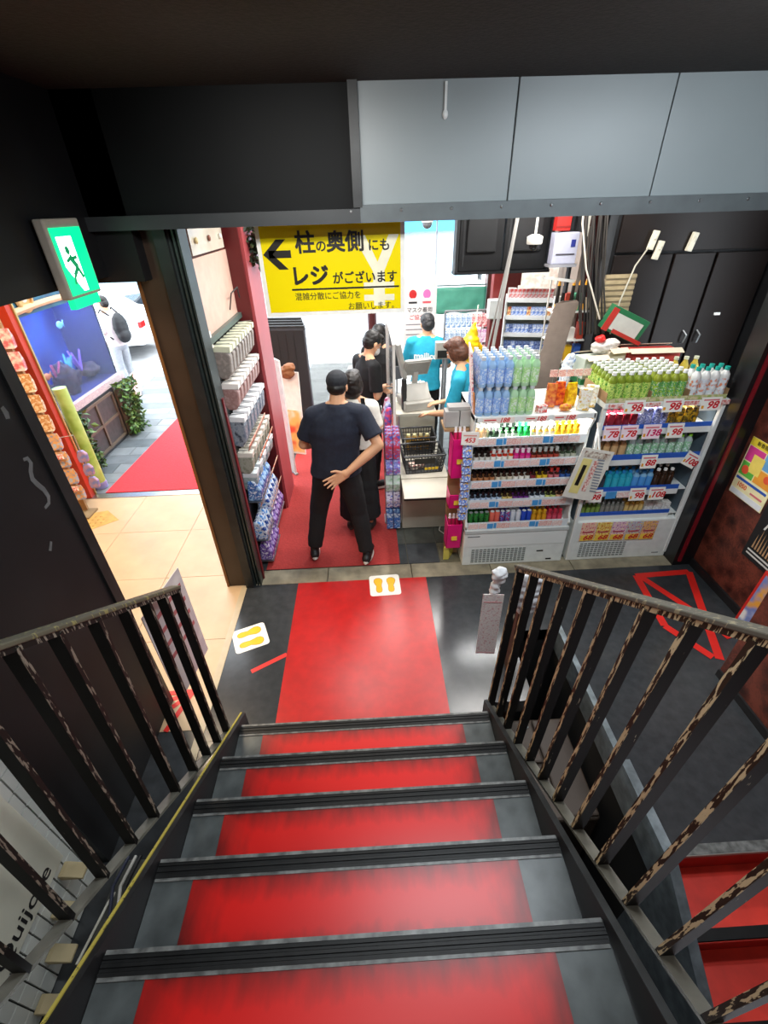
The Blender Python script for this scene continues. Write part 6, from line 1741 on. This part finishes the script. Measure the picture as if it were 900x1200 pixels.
# ------------------------------------------------------------------ white signboard, bracket shelf and clutter beside the dusty railing
t = thing('signboard', 'cream signboard with dark lettering on the tiled wall below the dusty railing', 'signboard', (-1.492, 0.60, 0.70))
MB().box((0.0, -0.75, -0.30), (0.022, 0.29, 0.34)).build('board_face', mat('cream_signboard', srgb('c9c8b8'), 0.4, 0.06, 4), t, bevel=0.004)
text('Don Quijote', 0.105, pm('17171a', 0.5), t, (0.0235, 0.225, -0.225), '+x', align='RIGHT', bold=0.0008)
MB().ball((0.0235, 0.0, 0.02), (0.0012, 0.05, 0.06), None, 18, 6).build('blue_mark', pm('1c2350', 0.5), t, smooth=True)
for i, (y, z_) in enumerate([(0.86, 0.30), (0.74, 0.22), (0.62, 0.12), (0.48, 0.04)]):
    tag(MB().prism([(0, 0), (0.10, 0), (0.10, 0.014), (0.02, 0.04), (0, 0.04)], -0.03, 0.03, 'y').build('wood_bracket', pm('b8a983', 0.6), None, (-1.493, y, z_), bevel=0.003), f'cream wooden bracket on the tiled wall under the signboard, {["highest", "second", "third", "lowest"][i]} one', 'bracket')
tag(MB().tube([(-1.30, 0.98, 0.02), (-1.34, 0.80, 0.10), (-1.36, 0.58, 0.14)], 0.006, 6).build('white_rod', pm('d4d1c4', 0.4), smooth=True), 'thin white rod lying between the dusty railing and the tiled wall', 'rod')
t = thing('floor_duct', 'grey metal duct on the floor between the dusty railing and tiled wall', 'duct', (-1.28, 0.55, -0.003))
MB().box((-0.08, -0.4, 0), (0.05, 0.42, 0.09)).build('duct_body', pm('4d4e4a', 0.5), t, bevel=0.005)
MB().box((-0.06, -0.36, 0.09), (0.03, -0.1, 0.12)).build('vent_box', pm('c9c4ae', 0.5), t)
hv = MB()
for i in range(5):
    for j in range(2): hv.box((-0.05 + 0.04 * j, -0.34 + 0.045 * i, 0.12), (-0.03 + 0.04 * j, -0.315 + 0.045 * i, 0.1205))
hv.build('vent_hole', BLACKINK, t)
for i, (dx, col, w_) in enumerate([(0, '2a2f45', 'navy'), (0.035, 'c9c7c0', 'pale grey'), (0.06, '15161a', 'black')]):
    tag(MB().tube([(-1.32 + dx, 0.98, 0.10), (-1.33 + dx, 0.85, 0.13), (-1.30 + dx, 0.72, 0.11), (-1.33 + dx, 0.55, 0.14), (-1.30 + dx, 0.40, 0.12)], 0.008, 6).build('cable', pm(col, 0.5), smooth=True), f'{w_} cable lying over the grey duct beside the dusty railing', 'cable')
# scuff marks on the black wall: flat strokes of worn paint along a bent path
for i, (pts, w) in enumerate([([(1.76, 1.95), (1.785, 1.945), (1.79, 1.92), (1.765, 1.89), (1.755, 1.86), (1.765, 1.83), (1.785, 1.79), (1.79, 1.75), (1.775, 1.725), (1.74, 1.72)], 0.011), ([(1.79, 2.17), (1.795, 2.14), (1.79, 2.12)], 0.012), ([(1.68, 1.58), (1.65, 1.55)], 0.008)]):
    m = MB()
    vs = []
    for k, p in enumerate(pts):
        a, b = Vector(pts[max(k - 1, 0)]), Vector(pts[min(k + 1, len(pts) - 1)])
        d = (b - a).normalized(); n_ = Vector((-d.y, d.x)) * w * (0.55 + 0.6 * math.sin(PI * (k + 0.4) / len(pts)))
        vs += [(-1.4592, p[0] + n_.x, p[1] + n_.y), (-1.4592, p[0] - n_.x, p[1] - n_.y), (-1.4599, p[0] + n_.x, p[1] + n_.y), (-1.4599, p[0] - n_.x, p[1] - n_.y)]
    fs = [(4 * k, 4 * k + 1, 4 * k + 5, 4 * k + 4) for k in range(len(pts) - 1)]
    fs += [(4 * k, 4 * k + 4, 4 * k + 6, 4 * k + 2) for k in range(len(pts) - 1)] + [(4 * k + 1, 4 * k + 3, 4 * k + 7, 4 * k + 5) for k in range(len(pts) - 1)]
    m.add(vs, fs).build(f'trim_{6 + i}', pm('5f6162', 0.7, var=0.2))['kind'] = 'structure'

# ------------------------------------------------------------------ snack rack and fish tank in the porch
REDP = mat('red_orange_post', srgb('b8331a'), 0.45, 0.1, 5)
t = thing('red_post', 'orange red square post at the edge of the porch beside the fish tank', 'post', (-3.42, 4.76, 0.0065))
MB().box((-0.07, -0.05, 0), (0.07, 0.05, 2.9)).build('post_body', REDP, t)
MB().box((0.065, 0.03, 0), (0.085, 0.05, 2.9)).build('brass_edge', pm('b9a56a', 0.35, metal=0.6), t)
t = thing('snack_rack', 'narrow hook rack of snack packs at the porch edge behind the black wall', 'rack', (-3.30, 4.36, 0.0))
MB().box((-0.06, 0.06, 0), (0.05, 0.09, 2.05)).build('back_board', CARD, t)
MB().box((-0.10, -0.1, 0), (0.14, 0.1, 0.02)).build('base_plate', pm('8d7a5c', 0.5), t)
MB().tube([(0.04, 0.07, 0.9), (0.2, 0.14, 0.9), (0.2, 0.14, 0.28)], 0.006, 6).build('side_arm', STEEL, t)
me = [MB().prism([(-0.02, 0), (0.03, 0.01), (0.035, 0.1), (0.0, 0.17), (-0.012, 0.17)], -0.055, 0.055, 'x').mesh('snack_pack', printed(f'snack_{i}', c_, 10, 0.3)) for i, c_ in enumerate([['c98a4e', 'dcc09a', 'b8804a', 'e6d8c0'], ['d98f9a', 'c9606a', 'f0d0cc'], ['e6e8ec', '9fb4cc', 'd8a060', '7f8fb0']])]
q_ = [(1.80, 1, 'pink'), (1.60, 1, 'rosy'), (1.40, 0, 'orange'), (1.20, 0, 'amber'), (1.00, 0, 'light orange'), (0.80, 2, 'white and blue'), (0.60, 2, 'pale blue'), (0.40, 2, 'white'), (0.20, 2, 'grey white')]
for k, (z_, m_, w_) in enumerate(q_):
    for i in range(2):
        o = place('snack_pack', me[m_], None, (-3.33 + 0.13 * i, 4.36 - 0.03, 0.0 + z_ + (0.02 if i else 0)), (R(-6), 0, R(10)))
        bev(o, 0.01)
        tag(o, f'{w_} snack pack on the porch rack, {ORD[k]} level from the top, {["wall", "tank"][i]} side', 'snack', 'snack packs on the porch rack')
for k, z_ in enumerate((0.74, 0.36)):
    o = MB().box((-0.10, -0.003, 0), (0.12, 0.003, 0.05)).build('price_strip', printed('red_white_price', ['f2e6e2', 'd04a4a', 'f6f0ec'], 30, 0.5), None, (-3.26, 4.26, z_), (R(-10), 0, R(8)))
    tag(o, ['red and white price strip across the middle of the snack rack', 'red and white price strip across the foot of the snack rack'][k], 'strip')
for k, z_ in enumerate((0.62, 0.46, 0.30)):
    tag(MB().prism([(-0.05, -0.07), (0.045, -0.06), (0.055, 0.03), (0.02, 0.075), (-0.03, 0.07), (-0.055, 0.0)], -0.02, 0.025, 'y').build('wrapped_toy', printed('toy_pack', ['d9d4e6', 'b08aa0', '6f7fc0'], 12, 0.3), None, (-3.10, 4.50, z_ + 0.03), bevel=0.012), f'wrapped pastel packet hanging at the tank side of the snack rack, {ORD[k]} down', 'packet')
tag(MB().lathe([(0.075, 0), (0.075, 0.08), (0.07, 0.085), (0.07, 1.25)], n=16, mis=[1, 1, 0]).build('rolled_sheet', [printed('green_roll', ['9cc25a', 'b8d67a', '8ab24a'], 6, 0.4), pm('8f94c8', 0.4)], None, (-3.36, 4.98, 0.0), smooth=True), 'tall lime green roll standing against the fish tank beside the red post', 'roll')
t = thing('fish_tank', 'large glowing blue fish tank with rocks and coral beside the red carpet', 'tank', (-3.76, 5.95, 0.0))
BLUEB = mat('deep_blue_backdrop', srgb('0a1c5e'), 0.5, 0.5, 2.2, 0, c2=srgb('1c4c94'), emit=0.5, ecol=srgb('1236c8'))  # emission paints in the blue glow of the lit water; backdrop is no lamp
MB().box((-0.62, -1.05, 0.80), (-0.58, 1.05, 1.90)).build('backdrop', BLUEB, t)
MB().box((-0.60, -1.05, 0.74), (0.05, 1.05, 0.82)).build('tank_floor', mat('dark_gravel', srgb('3a3570'), 0.8, 0.4, 30), t)
MB().box((-0.62, -1.08, 0.0), (0.06, 1.08, 0.74)).build('tank_cabinet', mat('dark_tank_cabinet', srgb('2d2b2e'), 0.5, 0.2, 5), t)
MB().box((-0.60, -1.05, 0.82), (-0.02, -1.02, 1.90)).box((-0.60, 1.02, 0.82), (-0.02, 1.05, 1.90)).build('side_wall', pm('1b2a6a', 0.4), t)
MB().box((-0.02, -1.05, 0.82), (-0.008, 1.05, 1.90)).build('front_glass', mat('tank_glass', (0.8, 0.9, 1.0), 0.03, 0.01, 4, trans=0.97, spec=0.15), t)
MB().box((-0.01, -1.08, 0.74), (0.06, 1.08, 0.83)).build('pebble_sill', printed('pebble_sill', ['b9a8a8', 'd8ccc4', '9a8890', 'c9b8b0'], 28, 0.6), t)
MB().box((-0.64, -1.1, 1.90), (0.04, 1.1, 2.85)).build('hood', mat('hood_teal', srgb('16305e'), 0.5, 0.3, 3, c2=srgb('1f6a80')), t)
MB().tube([(0.05, -1.08 + 0.216 * k, 1.93 + 0.05 * math.cos(PI * (k - 5) / 10)) for k in range(11)], 0.035, 8).build('hood_trim', pm('c9a27a', 0.5), t)
rk = MB()
for i in range(9):
    rk.ball((-0.35 + rnd.uniform(-0.15, 0.12), -0.9 + 0.21 * i + rnd.uniform(-.05, .05), 0.86 + 0.05 * (i % 3)), (0.14, 0.15, 0.10 + 0.06 * (i * 3 % 4)))
remeshed(rk, 'rock', mat('coral_rock', srgb('2c2352'), 0.8, 0.5, 8, 0.3, c2=srgb('5a4250')), t, 0.022, 0.03, 9)
for i in range(6):
    cr = MB(); y = -0.75 + 0.28 * i
    for j in range(6):
        a = rnd.uniform(0, 6.28)
        cr.cap((-0.28, y, 1.0), (-0.28 + 0.09 * math.cos(a), y + 0.09 * math.sin(a), 1.18 + 0.08 * rnd.random()), 0.022, 0.012, 7)
    cr.build('coral', pm(['b05ac0', 'e0884a', '7a4ac8', 'd05a8a', '4aa0b0', '8a5ad0'][i], 0.6, var=0.2), t, smooth=True)
for i, (y, z_, c_, w_) in enumerate([(-0.55, 1.62, 'e8cf2e', 'yellow'), (-0.15, 1.14, 'd8743a', 'orange'), (0.5, 1.62, '7fd0e8', 'pale blue')]):
    f = thing('fish', f'small {w_} fish swimming inside the blue tank', 'fish', (-4.0, 5.95 + y, z_))
    MB().ball((0, 0, 0), (0.02, 0.06, 0.045)).build('fish_body', pm(c_, 0.4), f, smooth=True)
    MB().prism([(0.05, 0), (0.10, 0.045), (0.085, 0), (0.10, -0.045)], -0.004, 0.004, 'x').build('tail', pm(c_, 0.4), f)
area('tank_lamp', (-4.06, 5.95, 1.87), 0.4, 1.9, 40, (0.45, 0.6, 1.0))
_mats['tank_glass'].node_tree.nodes['Principled BSDF'].inputs['IOR'].default_value = 1.1
t = thing('porthole', 'round brass porthole on the hood above the fish tank', 'porthole', (-3.72, 5.55, 2.08))
MB().lathe([(0.15, 0), (0.16, 0.015), (0.13, 0.03), (0.11, 0.03), (0.11, 0.012)], n=28).build('brass_ring', pm('c39a62', 0.35, metal=0.7), t, None, (0, PI / 2, 0), smooth=True)
MB().ball((0.01, 0, 0), (0.015, 0.06, 0.06)).build('lens', pm('f6ead0', 0.2), t, smooth=True)
# ivy frames and lattice door under the tank
for k, (y, lab) in enumerate([(5.28, 'green ivy panel under the fish tank on the red post side'), (6.72, 'green ivy panel under the fish tank at its street end')]):
    t = thing('ivy_panel', lab, 'plant', (-3.62, y, 0.0))
    MB().box((-0.03, -0.22, 0.02), (0.0, 0.22, 0.74)).build('trellis', pm('4a3a28', 0.7), t)
    leaf_cloud(420, 0.085, lambda r: (0.03 + abs(r.gauss(0, 0.035)), r.uniform(-0.24, 0.24), r.uniform(0.03, 0.80)), 11 + k).build('foliage', LEAF, t, kind='stuff')
t = thing('lattice_door', 'dark wooden panelled door under the fish tank between the ivy panels', 'door', (-3.69, 6.0, 0.06))
MB().box((-0.005, -0.46, 0), (0.01, 0.46, 0.64)).build('door_leaf', pm('3a3534', 0.6, var=0.2), t)
for y in (-0.47, 0.0, 0.47): MB().box((0.01, y - 0.02, 0), (0.03, y + 0.02, 0.64)).build('stile', pm('5a4c3e', 0.6), t)
for z_ in (0.0, 0.31, 0.62): MB().box((0.01, -0.45, z_), (0.028, 0.45, z_ + 0.035)).build('rail', pm('5a4c3e', 0.6), t)
tag(MB().box((0, -0.11, 0), (0.012, 0.11, 0.40)).build('paper_flyer', printed('pink_flyer', ['f0d9d4', 'e8b0a8', 'f6ece6'], 9, 0.5), None, (-3.62, 7.06, 0.40), (0, R(6), 0)), 'pale pink flyer hanging at the street end of the fish tank', 'flyer')

# ------------------------------------------------------------------ street: cars, pole, signs, buildings


def car(name, label, loc, rz, col, tall=False):
    t = thing(name, label, 'car', loc, rz)
    M_ = pm(col, 0.25)
    if tall: prof = [(-2.1, 0.35), (-2.15, 0.9), (-2.0, 1.0), (-1.2, 1.85), (1.9, 1.9), (2.1, 1.6), (2.15, 0.35)]
    else: prof = [(-2.15, 0.3), (-2.2, 0.72), (-1.9, 0.86), (-1.0, 0.95), (-0.35, 1.44), (0.95, 1.48), (1.65, 1.0), (2.1, 0.92), (2.2, 0.35)]
    MB().prism(prof, -0.84, 0.84, 'y').build('car_body', M_, t, bevel=0.06)
    gl = pm('1d2226', 0.08)
    if tall:
        wn = [[(-1.15, 1.12), (-0.75, 1.65), (0.1, 1.70), (0.1, 1.12)], [(0.2, 1.12), (0.2, 1.70), (1.75, 1.72), (1.8, 1.12)]]
    else:
        wn = [[(-0.8, 1.0), (-0.3, 1.36), (0.25, 1.39), (0.25, 1.0)], [(0.33, 1.0), (0.33, 1.39), (0.88, 1.40), (1.4, 1.03)]]
    for s in (-1, 1):
        for w in wn:
            MB().prism(w, s * 0.84, s * 0.852, 'y').build('side_window', gl, t)
        MB().prism([(-0.1, 0.8), (0.1, 0.8), (0.1, 0.83), (-0.1, 0.83)], s * 0.845, s * 0.87, 'y').build('door_handle', STEEL, t)
    (MB().beam((-1.62, 0, 1.42) if tall else (-0.70, 0, 1.20), (-1.61, 0, 1.43) if tall else (-0.69, 0, 1.21), 1.4, 0.1, side=(0, 1, 0))).build('windscreen', gl, t)
    for x in (-1.35, 1.35):
        for y in (-0.8, 0.8):
            w = MB().lathe([(0.31, -0.1), (0.32, -0.08), (0.32, 0.08), (0.31, 0.1)], (0, 0, 0), 18).build('wheel', pm('1a1a1b', 0.7), t, (x, y, 0.31), (PI / 2, 0, 0), smooth=True)
            MB().lathe([(0.19, -0.115), (0.19, 0.115)], (0, 0, 0), 14).build('hub', STEEL, w)
    for s in (-1, 1):
        MB().cbox((2.17, s * 0.62, 0.78), (0.06, 0.26, 0.12)).build('tail_lamp', pm('b81d1d', 0.2), t)
        MB().cbox((-2.15, s * 0.62, 0.68), (0.06, 0.28, 0.12)).build('head_lamp', pm('e8ecee', 0.1), t)
    return t


car('car', 'white car parked nearest the pavement behind the pedestrian', (-7.3, 11.7, -0.06), R(3), 'd5dade')
car('car', 'dark blue-grey estate car on the far lane of the street', (-5.2, 14.4, -0.06), R(3), '2b333c')
car('van', 'tall black taxi-like van waiting on the street beyond the white car', (-12.0, 14.8, -0.06), R(3), '1c1f24', True)
t = thing('street_pole', 'dark maroon pole at the shop front behind the masked customer', 'pole', (0.10, 7.05, -0.006))
MB().lathe([(0.10, 0), (0.10, 0.03), (0.065, 0.05), (0.065, 3.1)], n=14).build('shaft', pm('4a1f20', 0.45), t, smooth=True)
MB().lathe([(0.075, 1.2), (0.075, 1.26)], n=14).build('collar', pm('2c1a1a', 0.45), t)
t = thing('mask_poster', 'white poster with two red and pink masked faces at the shop front', 'poster', (0.79, 7.02, 0.0))
MB().box((-0.24, -0.008, 1.05), (0.24, 0.008, 1.95)).build('poster_sheet', pm('f2efec', 0.4), t)
MB().tube([(0, 0.02, 0), (0, 0.02, 1.9)], 0.014, 8).build('stand_pole', STEEL, t)
MB().lathe([(0.18, 0), (0.18, 0.015)], n=20).build('stand_base', DARKSTEEL, t)
for x, c1, c2 in ((-0.10, 'cf2a2a', '2a2a2c'), (0.10, 'e07ac0', 'e0606a')):
    f = MB().ball((x, -0.009, 1.75), (0.055, 0.002, 0.06)).build('printed_face', pm(c1, 0.5), t, smooth=True)
    MB().box((x - 0.055, -0.0115, 1.66), (x + 0.055, -0.0095, 1.70)).build('printed_mask', pm('f4f2f0', 0.5), f)
    MB().box((x - 0.06, -0.0105, 1.63), (x + 0.06, -0.0085, 1.655)).build('printed_collar', pm(c2, 0.5), f)
text('マスク着用', 0.075, INK, t, (0, -0.0095, 1.54), bold=0.0005); text('ご協力', 0.075, REDINK, t, (-0.04, -0.0095, 1.44), bold=0.0005)
for k in range(3): MB().box((-0.2, -0.0095, 1.34 - 0.07 * k), (0.2, -0.008, 1.355 - 0.07 * k)).build('print_line', pm('8a8a8e', 0.6), t)
t = thing('plastic_sheet', 'wrinkled translucent teal sheet hung across the shop front', 'sheet', (1.38, 7.04, 1.42))
mb = MB(); nx, nz = 18, 8
for j in range(nz + 1):
    for i in range(nx + 1):
        u, v = i / nx, j / nz
        mb.v.append((-0.36 + 0.72 * u, 0.02 * noise.noise(Vector((u * 5, v * 3, 2))), 0.06 + 0.34 * v + 0.02 * noise.noise(Vector((u * 4, v * 2, 9)))))
for j in range(nz):
    for i in range(nx):
        k = j * (nx + 1) + i; mb.f.append((k, k + 1, k + nx + 2, k + nx + 1)); mb.m.append(0)
o = mb.build('sheet_body', pm('5fb39a', 0.35), t, smooth=True)
so = o.modifiers.new('solid', 'SOLIDIFY'); so.thickness = 0.003
MB().tube([(-0.38, 0.03, 0.42), (0.38, 0.03, 0.42)], 0.01, 6).build('hanging_rod', STEEL, t)
for x in (-0.37, 0.37): MB().tube([(x, 0.03, -1.42), (x, 0.03, 1.7)], 0.010, 6).build('upright', pm('c9ccd0', 0.4), t)
# opposite side of the street: pale blocks with windows and blue shop signs


def facade(name, label, x0, x1, h, col, signs, y=22.0):
    t = thing(name, label, 'building', ((x0 + x1) / 2, y, 0))
    w = (x1 - x0) / 2
    MB().box((-w, 0, 0), (w, 8, h)).build('wall', pm(col, 0.7, var=0.05), t)
    n_ = max(2, int(w * 2 / 2.2))
    for k in range(int((h - 4) / 3)):
        for i in range(n_):
            x = -w + (i + 0.5) * 2 * w / n_
            f = MB().box((x - 0.75, -0.06, 4.2 + 3 * k), (x + 0.75, 0.0, 5.9 + 3 * k)).build('window', pm('d5dade', 0.4), t)
            MB().box((x - 0.68, -0.08, 4.27 + 3 * k), (x + 0.68, -0.06, 5.83 + 3 * k)).build('pane', pm('5f7688', 0.1), f)
    MB().box((-w, -0.9, 3.2), (w, 0, 3.35)).build('canopy', pm('aeb4b8', 0.5), t)
    for (a, b, z0, z1, c_) in signs:
        MB().box((a, -0.25, z0), (b, -0.05, z1)).build('shop_sign', pm(c_, 0.5), t)
    MB().box((-w + 0.3, -0.04, 0.1), (w - 0.3, 0.0, 2.8)).build('shop_window', pm('8fa6b4', 0.15), t)
    return t


facade('building', 'pale block with blue and violet shop signs straight across the street', -3.0, 5.0, 13, 'd9dcde', [(-0.6, 3.5, 1.9, 2.9, '3fa0dc'), (-0.9, 0.5, 2.4, 4.0, '4a4fc0'), (-2.6, -1.2, 2.2, 3.0, 'e6e9ec')])
facade('building', 'cream block across the street beyond the parked cars', -16.0, -3.2, 12, 'cfcabf', [(-5, -1, 2.2, 3.0, '4a8f6a'), (1, 4.5, 2.2, 3.0, 'e4e2dc')])
facade('building', 'grey block across the street at the cooler end', 5.2, 16.0, 14, 'b9bec2', [(-4, -1, 2.2, 3.0, 'd8dcdf')])
